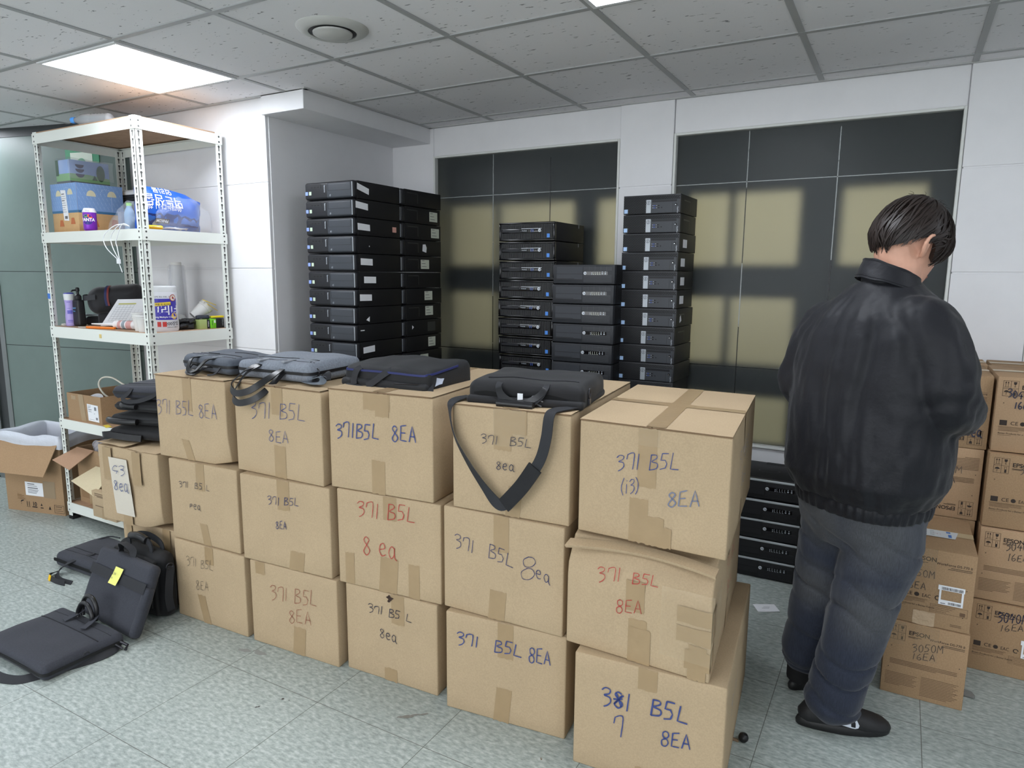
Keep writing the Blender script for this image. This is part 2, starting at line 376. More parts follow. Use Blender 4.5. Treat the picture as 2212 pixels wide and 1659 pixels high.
tan_m = mat('corridor_tan_wall',(206,197,168),.8,var=(3,.06)); beam_m = mat('corridor_grey_beam',(84,90,94),.6)
struct(MB().box(-5,5.1,0,4,5.2,3.2).build('wall_outside', tan_m, smooth=0))
bm_ = MB()
YA,YBm = 3.90,3.94
for z0,z1 in ((1.90,2.9),(1.34,1.52),(.80,.98),(-.1,.50)): bm_.box(-3.5,YA,z0,2.4,YBm,z1)
for x0,x1 in ((-3.3,-2.69),(-2.34,-2.31),(-1.78,-1.63),(-1.16,-1.08),(-.86,-.83),(-.50,-.30),(.06,.30),(.9,1.1)): bm_.box(x0,YA+.004,-.1,x1,YBm+.004,2.9)
struct(bm_.build('trim_3', beam_m, smooth=0))
# green frosted glass partition at the left
n0 = Vector((-6.42,2.117,0)); n1 = Vector((-4.19,2.622,0)); tdir = (n1-n0).normalized(); ndir = Vector((tdir.y,-tdir.x,0))
def gp(s,z,o): return n0+tdir*s+ndir*o+Vector((0,0,z))
LEN = (n1-n0).length
gw = MB()
def gbox(mb,s0,s1,z0,z1,o0,o1):
    mb.hexa([gp(s0,z0,o1),gp(s1,z0,o1),gp(s1,z0,o0),gp(s0,z0,o0),gp(s0,z1,o1),gp(s1,z1,o1),gp(s1,z1,o0),gp(s0,z1,o0)])
S_ = (-5.35-n0.x)/tdir.x
for a,b in ((.012,.957),(.961,1.452),(1.456,2.31)):
    gbox(gw,S_+.03,LEN,a,b,-.012,0); gbox(gw,0,S_-.10,a,b,-.012,0)
gwo = struct(gw.build('wall_glass', mat('green_film_glass',(106,121,116),.34,spec=.4,var=(2.2,.08)), smooth=0))
fr = MB(); gbox(fr,0,LEN,2.31,HC,-.05,.006); gbox(fr,S_-.10,S_-.03,0,2.31,-.05,-.012)
fr.build('header_frame', mat('dark_anodised',(52,55,56),.45), gwo, smooth=0)
fr = MB(); gbox(fr,S_-.012,S_+.03,0,2.31,-.03,.006); gbox(fr,S_-.155,S_-.10,0,2.31,-.03,.004)
fr.build('metal_stile', mat('grey_stile',(128,132,132),.35,metal=.6), gwo, smooth=0)
fr = MB(); gbox(fr,0,LEN,0,.012,-.05,.0); gbox(fr,0,LEN,.957,.961,-.012,-.002); gbox(fr,0,LEN,1.452,1.456,-.012,-.002)
fr.build('dark_joint', seam_d, gwo, smooth=0)
sg = MB(); gbox(sg,(-4.66-n0.x)/tdir.x,(-4.40-n0.x)/tdir.x,2.03,2.215,.001,.006)
sgo = sg.build('exit_sign', mat('sign_green',(74,150,112),.4), smooth=0)
tag(sgo,'green emergency sign stuck on the frosted glass wall behind the shelf','sign')
sg = MB(); gbox(sg,(-4.62-n0.x)/tdir.x,(-4.45-n0.x)/tdir.x,2.05,2.19,.0065,.0075); sg.build('sign_door', mat('sign_white',(214,224,210),.5), sgo, smooth=0)
sg = MB(); c0 = (-4.535-n0.x)/tdir.x
sg.poly([gp(c0-.035,2.05,.009)]+[gp(c0+.035,2.05,.009)]+[gp(c0+.035*cos(a),2.125+.03*sin(a),.009) for a in [i*pi/8 for i in range(9)]]); sg.build('sign_figure', MATS['sign_green'], sgo, smooth=0)
# ceiling LED panels
led = mat('led_diffuser',(255,255,255),.5,emis=((240,246,255),PANEL_POWER))
led_frame = mat('led_frame',(220,221,222),.4)
def panel(i,j,label,group=None):
    x = GX+.6*i+.3; y = GY+.6*j+.3
    t = thing('ceiling_light',label,'light',(x,y,HC-.006),0,group)
    f = MB(); h=.292; k=.276
    for a in ((-h,-h,h,-k),(-h,k,h,h),(-h,-k,-k,k),(k,-k,h,k)): f.box(a[0],a[1],-.004,a[2],a[3],.004)
    f.build('frame',led_frame,t,smooth=0)
    MB().box(-k,-k,-.002,k,k,.003).build('diffuser',led,t,smooth=0)
panel(-4,1,'square ceiling light panel glowing above the white metal shelf','ceiling light panels')
panel(0,1,'square ceiling light panel cut by the top edge of the view','ceiling light panels')
for i in (-8,4): panel(i,1,'ceiling light panel beyond the side of the view','ceiling light panels out of view')
for j in (-3,-7):
    for i in (-8,-4,0,4): panel(i,j,'ceiling light panel behind the viewpoint','ceiling light panels behind the viewpoint')
# round diffuser vent
t = thing('ceiling_vent','round white ceiling air vent with a dark ring','vent',(-1.958,2.067,HC))
MB().lathe([(.105,-.001),(.132,-.004),(.15,-.001),(.15,.0),(.105,.0)][:0] or [(.09,.03),(.09,-.016),(.105,-.018),(.128,-.008),(.135,-.001),(.135,.0)],48).build('outer_ring',mat('vent_white',(190,190,186),.4),t,smooth=.7)
MB().lathe([(.0885,.0),(.0885,-.013),(.086,-.0135),(.07,-.0135),(.07,.0)],48).build('dark_throat',mat('vent_dark',(38,38,38),.35),t)
MB().lathe([(.06,-.0135),(.074,-.016),(.073,-.022),(.05,-.030),(.02,-.034),(0,-.035)],48).build('centre_disc',MATS['vent_white'],t,smooth=.7)
# ================================================================== CARTONS
def mat_card(name, col, dark=.06):
    m = mat(name, col, rough=.78, spec=.18, var=(5,.035), bump=(160,.12,.001))
    nt = m.node_tree; N = nt.nodes; L = nt.links; b = N['Principled BSDF']
    # faint fibre speckle over the mottling
    src = b.inputs['Base Color'].links[0].from_socket
    tc = [n for n in N if n.type == 'TEX_COORD'][0]
    n = N.new('ShaderNodeTexNoise'); n.inputs['Scale'].default_value = 220; n.inputs['Detail'].default_value = 3; L.new(tc.outputs['Object'], n.inputs[0])
    r = N.new('ShaderNodeMapRange'); r.inputs[1].default_value=.35; r.inputs[2].default_value=.65; r.inputs[3].default_value=1-dark; r.inputs[4].default_value=1+dark*.7; L.new(n.outputs['Fac'], r.inputs[0])
    v = N.new('ShaderNodeVectorMath'); v.operation='SCALE'; L.new(src, v.inputs[0]); L.new(r.outputs[0], v.inputs['Scale']); L.new(v.outputs[0], b.inputs['Base Color'])
    return m
card = mat_card('tan_cardboard',(180,158,128))
card2 = mat_card('brown_cardboard',(163,134,103),.09)
card3 = mat_card('warm_cardboard',(176,146,115),.06)
card_edge = mat('cardboard_edge',(120,96,72),.9)
tape_m = mat('brown_packing_tape',(162,138,105),.28,spec=.45,var=(14,.05),bump=(26,.25,.004))
clear_m = mat('clear_tape_film',(214,196,164),.14,spec=.6,alpha=.14,bump=(30,.8,.01))
CART={
 'A1':(-2.602,1.703,-2.183,1.717,0.000,0.345,[('371 B5L', 0.076, 0.24, 0.239, 0.246, 0.04, 'pencil', 0.0022), ('8EA', 0.127, 0.14, 0.202, 0.151, 0.042, 'pencil', 0.0022)]),
 'A2':(-2.609,1.708,-2.209,1.724,0.345,0.692,[('371  B5 L', 0.06, 0.231, 0.244, 0.238, 0.026, 'ink', 0.0024), ('Pea', 0.12, 0.147, 0.184, 0.146, 0.028, 'ink', 0.0026)]),
 'A3':(-2.672,1.715,-2.268,1.739,0.692,1.036,[('371 B5L 8EA', 0.005, 0.183, 0.354, 0.19, 0.058, 'blue', 0.0026)]),
 'B1':(-2.149,1.716,-1.714,1.740,0.000,0.344,[('371 B5L', 0.106, 0.201, 0.339, 0.221, 0.058, 'brown', 0.0026), ('8EA', 0.198, 0.125, 0.308, 0.144, 0.054, 'brown', 0.0026)]),
 'B2':(-2.175,1.712,-1.736,1.742,0.344,0.691,[('371 B5L', 0.144, 0.242, 0.296, 0.257, 0.03, 'navy', 0.0028), ('8EA', 0.18, 0.149, 0.232, 0.158, 0.03, 'navy', 0.003)]),
 'B3':(-2.218,1.742,-1.761,1.742,0.691,1.039,[('371 B5L', 0.092, 0.217, 0.381, 0.233, 0.062, 'blue', 0.0028), ('8EA', 0.185, 0.134, 0.289, 0.144, 0.043, 'blue', 0.0028)]),
 'C1':(-1.689,1.761,-1.293,1.781,0.000,0.339,[('371 B5 L', 0.104, 0.25, 0.292, 0.25, 0.031, 'ink', 0.003), ('8ea', 0.154, 0.162, 0.227, 0.155, 0.034, 'ink', 0.003)]),
 'C2':(-1.709,1.752,-1.280,1.789,0.339,0.696,[('371 B5L', 0.092, 0.265, 0.33, 0.282, 0.055, 'red', 0.0034), ('8 ea', 0.112, 0.125, 0.252, 0.134, 0.063, 'red', 0.0034)]),
 'C3':(-1.734,1.753,-1.307,1.787,0.696,1.054,[('371B5L  8EA', 0.03, 0.186, 0.363, 0.202, 0.052, 'blue', 0.0048)]),
 'D1':(-1.236,1.752,-0.815,1.798,0.000,0.350,[('371  B5L', 0.042, 0.241, 0.276, 0.247, 0.043, 'blue', 0.0042), ('%EA', 0.299, 0.239, 0.374, 0.243, 0.048, 'blue', 0.004)]),
 'D2':(-1.258,1.775,-0.824,1.786,0.350,0.705,[('371  B5L', 0.046, 0.218, 0.262, 0.194, 0.046, 'navy', 0.0026), ('%', 0.287, 0.155, 0.345, 0.171, 0.08, 'navy', 0.0024), ('ea', 0.342, 0.178, 0.389, 0.167, 0.033, 'navy', 0.0026)]),
 'D3':(-1.220,1.775,-0.816,1.799,0.705,1.047,[('371  B5L', 0.107, 0.226, 0.28, 0.232, 0.027, 'ink', 0.0026), ('8ea', 0.163, 0.148, 0.224, 0.152, 0.024, 'ink', 0.003)]),
 'E1':(-0.752,1.722,-0.321,1.757,0.000,0.361,[('3#1  B5L', 0.087, 0.216, 0.333, 0.225, 0.053, 'blue', 0.0058), ('7', 0.124, 0.127, 0.152, 0.132, 0.073, 'blue', 0.004), ('%EA', 0.262, 0.138, 0.343, 0.154, 0.048, 'blue', 0.0046)]),
 'E2':(-0.799,1.759,-0.369,1.751,0.361,0.701,[('371', 0.098, 0.218, 0.171, 0.23, 0.042, 'red', 0.0026), ('B5L', 0.204, 0.235, 0.279, 0.241, 0.033, 'red', 0.003), ('%EA', 0.157, 0.136, 0.234, 0.15, 0.039, 'red', 0.0026)]),
 'E3':(-0.788,1.802,-0.352,1.792,0.701,1.039,[('371 B5L', 0.118, 0.202, 0.299, 0.233, 0.046, 'blue', 0.0028), ('(i3)', 0.134, 0.137, 0.187, 0.151, 0.041, 'blue', 0.0024), ('8EA', 0.271, 0.119, 0.359, 0.143, 0.044, 'slate', 0.0042)]),
 'G2':(-3.093,1.692,-2.690,1.713,0.345,0.692,[('G3', 0.117, 0.228, 0.203, 0.231, 0.043, 'blue', 0.003), ('8ea', 0.121, 0.154, 0.216, 0.155, 0.046, 'blue', 0.004)])}
DEPTH = Vector((-.07,.70,0))
def quad_face(O,U,V,u0,v0,u1,v1,off=.0006,skew=0):
    Nn = U.cross(V); return [O+U*u0+V*v0+Nn*off, O+U*(u1)+V*v0+Nn*off, O+U*(u1+skew)+V*v1+Nn*off, O+U*(u0+skew)+V*v1+Nn*off]
def carton(name,label,c,depth=DEPTH,group=None,m=None,mirror=False,flaps=True,tapes=None,crush=None,toptape=False,seed=0,side=None):
    x0,y0,x1,y1,z0,z1,wr = c; m = m or card
    rnd = random.Random(seed)
    base = Vector((x0,y0,z0)); t = thing('cardboard_box',label,'box',base,0,group)
    U = Vector((x1-x0,y1-y0,0)); w = U.length; u = U.normalized(); d = depth.length; dv = depth.normalized(); h = z1-z0-.0022
    nz = Vector((0,0,1))
    # body: walls with a slight bulge, subdivided so the faces are not dead flat
    mb = MB(); nx,ny,nzv = 10,12,8
    def P(a,b,c_):
        p = U*a + depth*b + nz*(h*c_)
        if crush: p = crush(a,b,c_,p)
        return p
    def face(f,n1,n2,flip):
        vs=[f(i/n1,j/n2) for j in range(n2+1) for i in range(n1+1)]; fs=[(j*(n1+1)+i,j*(n1+1)+i+1,(j+1)*(n1+1)+i+1,(j+1)*(n1+1)+i) for j in range(n2) for i in range(n1)]
        mb.add(vs,[tuple(reversed(q)) for q in fs] if flip else fs)
    bl = .002
    def bul(a,b): return bl*16*a*(1-a)*b*(1-b)
    un = Vector((u.y,-u.x,0)); sn = Vector((dv.y,-dv.x,0))
    face(lambda a,b:P(a,0,b),nx,nzv,False); face(lambda a,b:P(a,1,b),nx,nzv,True)
    face(lambda a,b:P(1,a,b)+sn*bul(a,b),ny,nzv,False); face(lambda a,b:P(0,a,b)-sn*bul(a,b)*.2,ny,nzv,True)
    face(lambda a,b:P(a,b,1),nx,ny,False); face(lambda a,b:P(a,b,0),nx,ny,True)
    mb.build('box_body',m,t,weld=True,bevel=.0045,seg=2,smooth=.9)
    return t,base,u,w,dv,d,h,nz
def write_on(t,base,u,wr,seed,V=Vector((0,0,1)),off=.0012,name='marker_lettering'):
    for (s,a0,b0,a1,b1,hh,colr,ww) in wr:
        mb = MB(); write_strokes(mb,s,(a0,b0),(a1,b1),hh,ww,Vector((0,0,0)),u,V,seed,off); mb.build(name,INK[colr],t,smooth=0)
def tape(t,O,U,V,u0,v0,u1,v1,skew=0,m=None,name='tape',off=.0006,seed=0):
    mb = MB(); n = 6; Nn = U.cross(V); rnd = random.Random(seed)
    j0 = [rnd.uniform(-.0022,.0022) for _ in range(8)]; j1=[rnd.uniform(-.0022,.0022) for _ in range(8)]
    mb.grid(7,6,lambda a,b: O+U*(u0+(u1-u0)*a+skew*b)+V*(v0+(v1-v0)*b+(j0[int(a*7)] if b==0 else j1[int(a*7)] if b==1 else 0))+Nn*(off+.0005*noise.noise(Vector((a*3+seed,b*4,seed)))+.0003))
    return mb.build(name,m or tape_m,t,smooth=.8)
LBL = {
'A1':'tan carton with pencil 371 B5L 8EA, bottom of the column beside the black bags','A2':'tan carton with small dark 371 B5 L, middle of the leftmost full column','A3':'tan carton with blue 371 B5L 8EA on one line, under the dark flat bag',
'B1':'tan carton with reddish-brown 371 B5L 8EA, bottom of the second column','B2':'tan carton with small navy 371 B5L 8EA, middle of the second column','B3':'tan carton with blue 371 B5L over 8EA, under the grey bag with hanging handles',
'C1':'tan carton with dark 371 B5 L 8ea and a burn spot on its tape','C2':'tan carton with large red 371 B5L over 8 ea','C3':'tan carton with bold blue 371B5L 8EA, under the black bag with navy trim',
'D1':'tan carton with bold blue 371 B5L 8EA on the floor in the fourth column','D2':'tan carton with navy 371 B5L and a two-circle 8ea','D3':'tan carton behind the hanging black strap, marked 371 B5L 8ea',
'E1':'tan carton with crossed-out thick blue 381 corrected by a 7, nearest the floor front','E2':'crushed tan carton with red 371 B5L 8EA and clear tape on its corner','E3':'tan carton with a tape cross on top, marked 371 B5L (i3)',
'G2':'worn tan carton marked G3 8ea on a whitish strip, carrying the bag pile'}
def crushE2(a,b,c,p):
    # the front top edge has sagged and the right front corner is squashed
    s = max(0,1-b*5)*max(0,(c-.72)/.28)
    p = p + Vector((0,.05,-.012))*s
    k = max(0,(a-.55)/.45)*max(0,1-b*4)*max(0,(c-.5)/.5)
    return p + Vector((-.012,.02,-.038))*k
def crushA3(a,b,c,p):
    k = max(0,(a-.8)/.2)*max(0,1-b*6)*max(0,(.35-c)/.35)
    return p + Vector((-.006,.02,.014))*k
def crushG2(a,b,c,p):
    k = max(0,(a-.75)/.25)*max(0,1-b*5)*max(0,(.2-c)/.2)
    s = .007*noise.noise(p*9)*(1 if 0<a<1 else .4)
    return p + Vector((-.014,.02,.03))*k + Vector((0,-1,0))*s*(b==0)
T_TOP = {'A1':(.19,.05,.075),'A2':(.165,.05,.115),'A3':(.165,.05,.135),'B1':(.03,.05,.05),'B2':(.19,.06,.115),'B3':(.205,.06,.105),'C1':(.205,.055,.11),'C2':(.20,.055,.085),'C3':(.15,.11,.06),
 'D1':(.19,.055,.12),'D2':(.19,.055,.12),'D3':(.16,.055,.09),'E1':(.19,.055,.065),'E2':(.185,.055,.13),'E3':(.18,.055,.17)}
T_BOT = {'A1':(.16,.045,.12,.03),'A2':(.19,.045,.09,.02),'A3':(.17,.045,.085,.03),'B1':(.21,.06,.115,-.01),'B2':(.235,.07,.075,-.01),'B3':(.21,.06,.125,.0),'C1':(.17,.055,.05,0),'C2':(.175,.075,.13,-.01),'C3':(.18,.055,.12,0),
 'D1':(.175,.055,.12,-.012),'D2':(.17,.06,.10,-.008),'D3':(.19,.05,.10,-.012),'E1':(.19,.055,.05,0),'E2':(.195,.055,.13,0),'E3':(.16,.055,.13,0)}
CARTON = {}
for i,(k,c) in enumerate(CART.items()):
    grp = 'cartons marked 371 B5L stacked in columns' if k != 'G2' else None
    cr = {'E2':crushE2,'A3':crushA3,'G2':crushG2}.get(k)
    t,base,u,w,dv,d,h,nz = carton(k,LBL[k],c,group=grp,crush=cr,seed=i)
    CARTON[k] = t; O = Vector((0,0,0))
    fo = .0012
    if k == 'E2':      # front face writing sits on the lower, undeformed part
        pass
    if k in T_TOP:
        a,tw,th = T_TOP[k]; vtop = h*(.72 if k == 'E2' else 1)
        tape(t,O,u,nz,a,h-th if k!='E2' else h*.45,a+tw,(h-.0005) if k!='E2' else h*.72,seed=i,off=fo-.0005)
    if k in T_BOT:
        a,tw,th,sk = T_BOT[k]; tape(t,O,u,nz,a-sk*.0,.0005,a+tw,th,skew=-sk,seed=i+50,off=fo-.0005)
    write_on(t,O,u,c[6],i,off=.0034 if k not in ('G2','D3') else (.0165 if k=='G2' else .0075))
    if k[1] == '3':    # closing flaps on the top of the column: two panels meeting under a lengthwise tape
        for q,(f0,f1,n0_) in enumerate(((0.0,.4975,0),(.5025,1.0,1))):
            fm = MB(); z = .0
            def fp(a,b,zz): return Vector((u*w*a)+dv*d*b+nz*(h+.0008+zz + .006*(abs(a-.5)*2)**2*(0.2 if b>.1 else 1)*(noise.noise(Vector((a*5+i,b*3,i)))*.3)))
            n1,n2 = 6,10
            fm.grid(n1,n2,lambda a,b: fp(f0+(f1-f0)*a,-.004+1.008*b*.997,.004))
            fm.grid(n1,n2,lambda a,b: fp(f0+(f1-f0)*(1-a),-.004+1.008*b*.997,.0005))
            fm.cur = 1
            P0=[fp(f0+(f1-f0)*j/n1,-.004,.0005) for j in range(n1+1)]; P1=[fp(f0+(f1-f0)*j/n1,-.004,.004) for j in range(n1+1)]
            fm.add(P0+P1,[(j,j+1,n1+2+j,n1+1+j) for j in range(n1)])
            fm.build('flap',[card,card_edge],t,smooth=.5)
        if k != 'E3': tape(t,nz*(h+.0052),u,dv,w*.5-.026,.0,w*.5+.026,d,seed=i+9)
# extra tape and marks
def fr(k):
    c = CART[k]; U = Vector((c[2]-c[0],c[3]-c[1],0)); return CARTON[k],U.normalized(),U.length,Vector((0,0,1)),c[5]-c[4]-.0022
t,u,w,nz,h = fr('E3'); dv = DEPTH.normalized(); d = DEPTH.length
tape(t,nz*(h+.0052),u,dv,w*.46,0,w*.46+.055,d,seed=3); tape(t,nz*(h+.0054),u,dv,0,d*.47,w,d*.47+.05,seed=4)
tape(t,u*w,dv,nz,d*.5-.025,h-.12,d*.5+.025,h,seed=5,off=.0022); tape(t,u*w,dv,nz,d*.5-.03,0,d*.5+.02,.07,seed=6,off=.0012)
tape(t,Vector((0,0,0)),u,nz,.21,.0005,.262,.085,seed=7,off=.0014); tape(t,Vector((0,0,0)),u,nz,.235,.0005,.285,.06,seed=8,off=.002)
mb = MB(); write_strokes(mb,'371 B5L',(.2,.2),(.5,.205),.05,.003,u*w,dv,nz,3,.0035); write_strokes(mb,'8EA',(.3,.12),(.42,.12),.045,.003,u*w,dv,nz,4,.0035); mb.build('side_lettering',INK['slate'],t,smooth=0)
mb = MB(); mb.grid(6,4,lambda a,b: u*(.18+.062*a)+nz*(h-.05*b)-dv*(.003+.002*noise.noise(Vector((a*6,b*6,2))))); mb.build('clear_film',clear_m,t,smooth=.8)
t,u,w,nz,h = fr('E2')
tape(t,Vector((0,0,0)),u,nz,.20,.0,.262,.105,seed=11,off=.0016)
def ctape(a0,v0,a1,v1,seed,m=None): tape(t,Vector((0,0,0)),u,nz,a0,v0,a1,v1,seed=seed,off=.003,m=m)
ctape(.335,.16,w,.205,12); ctape(.335,.105,w,.15,13); ctape(.36,.03,w,.085,14); ctape(.37,.0,.42,.1,15)
tape(t,u*w,dv,nz,.0,.03,.06,.09,seed=16,off=.0012); tape(t,u*w,dv,nz,.0,.11,.08,.2,seed=17,off=.0016); tape(t,u*w,dv,nz,.33,.0,.38,.09,seed=18,off=.0018); tape(t,u*w,dv,nz,.3,.25,.35,.33,seed=19,off=.0022)
mb = MB()
mb.grid(14,12,lambda a,b: u*(.29+(w-.285)*a)+nz*(.05+.2*b)-Vector((0,1,0))*(.006-.05*max(0,(.05+.2*b)/h-.72)/.28+.004*noise.noise(Vector((a*5,b*5,1)))))
mb.grid(8,12,lambda a,b: u*(w+.006)+dv*(.14*a)+nz*(.03+.22*b)+Vector((.003,0,0))*noise.noise(Vector((a*5,b*5,7))))
mb.build('clear_film',clear_m,t,smooth=.8)
mb = MB(); write_strokes(mb,'371 B5L',(.28,.2),(.5,.2),.045,.003,u*w,dv,nz,5,.0035); write_strokes(mb,'8EA',(.32,.12),(.42,.12),.04,.003,u*w,dv,nz,6,.0035); mb.build('side_lettering',INK['red'],t,smooth=0)
# the double sagging lid edge of the crushed carton
mb = MB()
for dz,dy in ((0,0),(-.006,.006)):
    pth = [u*(w*a)+Vector((0,.026+dy+.012*sin(a*3.3)-.03*(1-a)**3,h-.022+dz-.012*a**3+.008*sin(a*2.6))) for a in [i/14 for i in range(15)]]
    mb.ribbon(pth,Vector((0,.02,.004)),.004)
mb.build('lid_edge',[card],t,smooth=.8)
t,u,w,nz,h = fr('E1'); mb = MB(); write_strokes(mb,'371',(.12,.2),(.3,.2),.05,.003,u*w,dv,nz,7,.0035); mb.build('side_lettering',INK['slate'],t,smooth=0)
t,u,w,nz,h = fr('C3'); mb = MB(); write_strokes(mb,'371B5L 8EA',(.14,.18),(.55,.19),.055,.0048,u*w,dv,nz,8,.0035); mb.build('side_lettering',INK['blue'],t,smooth=0)
tape(t,Vector((0,0,0)),u,nz,.2,h-.08,.255,h-.0005,seed=21,off=.0014)
t,u,w,nz,h = fr('C2'); tape(t,Vector((0,0,0)),u,nz,.03,.005,.07,.12,seed=22); tape(t,Vector((0,0,0)),u,nz,.3,.0,.345,.125,seed=23)
t,u,w,nz,h = fr('D3'); tape(t,Vector((0,0,0)),u,nz,.15,h-.13,.21,h-.0005,seed=24,off=.001); tape(t,Vector((0,0,0)),u,nz,.2,h-.075,.262,h-.0005,seed=25,off=.0014)
mb = MB(); mb.grid(10,8,lambda a,b: u*(.148+.11*a)+nz*(h-.12*b+.004)-dv*(.003+.003*noise.noise(Vector((a*6,b*6,4))))); mb.build('clear_film',clear_m,t,smooth=.8)
t,u,w,nz,h = fr('C1'); mb = MB()
mb.poly([u*(.20+.012*cos(a)*(1+.5*sin(5*a)))+nz*(h-.018+.012*sin(a)*(1+.4*cos(3*a)))-dv*.0022 for a in [i*pi/10 for i in range(20)]]); mb.build('burn_spot',mat('burn',(54,38,30),.8),t,smooth=0)
t,u,w,nz,h = fr('G2')
mb = MB(); mb.grid(8,12,lambda a,b: u*(.085+.125*a+.03*(1-b))+nz*(.045+.255*b)-dv*(.011+.002*noise.noise(Vector((a*4,b*5,3))))); mb.build('paper_strip',mat('tape_white',(206,198,184),.5,bump=(30,.4,.004)),t,smooth=.8)
tape(t,Vector((0,0,0)),u,nz,.045,h-.15,.105,h-.003,seed=31,off=.009); tape(t,Vector((0,0,0)),u,nz,.245,h-.15,.30,h-.003,seed=32,off=.009); tape(t,Vector((0,0,0)),u,nz,.16,.0,.22,.07,seed=33,off=.009)
mb = MB()
for q,(a0,a1) in enumerate(((0,.49),(.5,1.))):
    mb.grid(6,8,lambda a,b: u*w*(a0+(a1-a0)*a)+dv*(d*b-.006)+nz*(h+.004+.006*noise.noise(Vector((a*3+q,b*4,5)))+(.008 if q==0 else 0)*(1-b)))
mb.build('flap',card,t,smooth=.5)
# the carton under it, half hidden by the black bag
c = (-3.02,1.735,-2.63,1.752,0,.345,[])
t,base,u,w,dv,d,h,nz = carton('G1','worn tan carton on the floor under the G3 carton, half behind black bags',c,seed=77,crush=lambda a,b,c_,p:p+Vector((0,-.006,0))*noise.noise(p*8)*(b==0))
tape(t,Vector((0,0,0)),u,nz,.28,.12,.33,h,seed=40,off=.006); tape(t,Vector((0,0,0)),u,nz,.03,.2,.07,h,seed=41,off=.006)
# ================================================================== DESKTOP COMPUTERS
pc_steel = mat('black_steel_case',(23,23,25),.55,spec=.35,bump=(300,.08,.0006))
pc_bezel = mat('charcoal_bezel',(43,45,49),.5,spec=.4,bump=(400,.08,.0005))
pc_bezel2 = mat('dark_bezel',(30,31,35),.45,spec=.4)
pc_panel = mat('slate_panel',(60,64,70),.5,spec=.4,bump=(500,.1,.0005))
pc_gloss = mat('gloss_black',(14,14,17),.12,spec=.6)
pc_rib = mat('rib_grey',(58,59,60),.4)
pc_dark = mat('slot_black',(8,8,9),.6)
chrome = mat('bright_metal',(196,200,204),.25,metal=.8)
silver = mat('silver_plastic',(168,174,180),.4,metal=.2)
blue_st = mat('blue_sticker',(74,134,214),.4); pale_st = mat('pale_blue_sticker',(166,196,232),.4); green_st = mat('pale_green_sticker',(196,212,190),.4); violet_st = mat('blue_violet_sticker',(138,160,220),.4)
usb_blue = mat('usb_blue',(60,80,140),.4)
pink_st = mat('pink_note',(214,160,146),.8); cream = mat('cream_label',(204,208,192),.7)
smoke_mark = mat('tape_residue',(44,44,46),.35)
U_ = Vector((1,0,0)); V_ = Vector((0,0,1))
def rect(mb,x0,z0,x1,z1,y,th=.0012):
    mb.box(x0,y-th,z0,x1,y,z1)
def disc(mb,cx,cz,r,y,n=20,th=.001):
    p=[(cx+r*cos(2*pi*i/n),cz+r*sin(2*pi*i/n)) for i in range(n)]
    mb.prism(p,th,lambda x,z,w:(x,y-w,z))
def ring(mb,cx,cz,r0,r1,y,n=24):
    vs=[(cx+r*cos(2*pi*i/n),y,cz+r*sin(2*pi*i/n)) for r in (r0,r1) for i in range(n)]
    mb.add(vs,[(i,n+i,n+(i+1)%n,(i+1)%n) for i in range(n)][::1])
# -- maker A: slanted two-tone front (width .338, height .0917, depth .37)
def proto_lenovo():
    t = thing('desktop_computer','x','computer'); W,H,D=.338,.0917,.37
    MB().box(0,.03,.002,W,D,H-.0015).build('case',pc_steel,t,bevel=.002)
    b = MB(); b.T = Matrix.Translation((W/2,.018,.0015)); b.soft(W,.036,H-.003,.014,k=2)
    b.build('front_bezel',pc_bezel2,t,weld=True,smooth=.9)
    p = MB(); p.T = Matrix.Translation((.243,.013,.005)); p.soft(.176,.032,H-.0125,.011,k=2)
    p.build('drive_panel',pc_panel,t,weld=True,smooth=.9)
    l = MB(); rect(l,.168,.043,.32,.0440,-.0031,.0006); rect(l,.168,.044,.1688,.083,-.0031,.0006); rect(l,.3195,.044,.320,.083,-.0031,.0006); l.build('panel_groove',pc_dark,t,smooth=0)
    l = MB(); rect(l,.022,.058,.118,.080,-.0001,.0006); l.build('port_plate',mat('port_plate',(30,31,34),.5),t,smooth=0)
    l = MB()
    for x in (.046,.068,.091): rect(l,x,.062,x+.011,.067,-.0007,.0006)
    l.build('ports',pc_dark,t,smooth=0)
    l = MB(); disc(l,.185,.020,.0065,-.003); l.build('power_button',mat('power_grey',(92,97,104),.4),t,smooth=0)
    l = MB(); disc(l,.185,.021,.0018,-.0041); disc(l,.181,.017,.0010,-.0041); l.build('indicator',chrome,t,smooth=0)
    l = MB(); rect(l,.008,.026,.026,.044,0.0,.0008); l.build('sticker',violet_st,t,smooth=0)
    l = MB(); rect(l,.034,.026,.050,.044,-.0002,.0008); l.build('sticker',green_st,t,smooth=0)
    l = MB(); text_mesh(l,'lenovo',.0135,(.139,-.0002,.073),(0,0,-1),(1,0,0),bold=.03,off=.0004); l.build('maker_name',silver,t,smooth=0)
    l = MB(); l.box(W-.012,-.0005,.01,W-.007,.001,H-.01); l.build('edge_trim',silver,t,smooth=0)
    return t
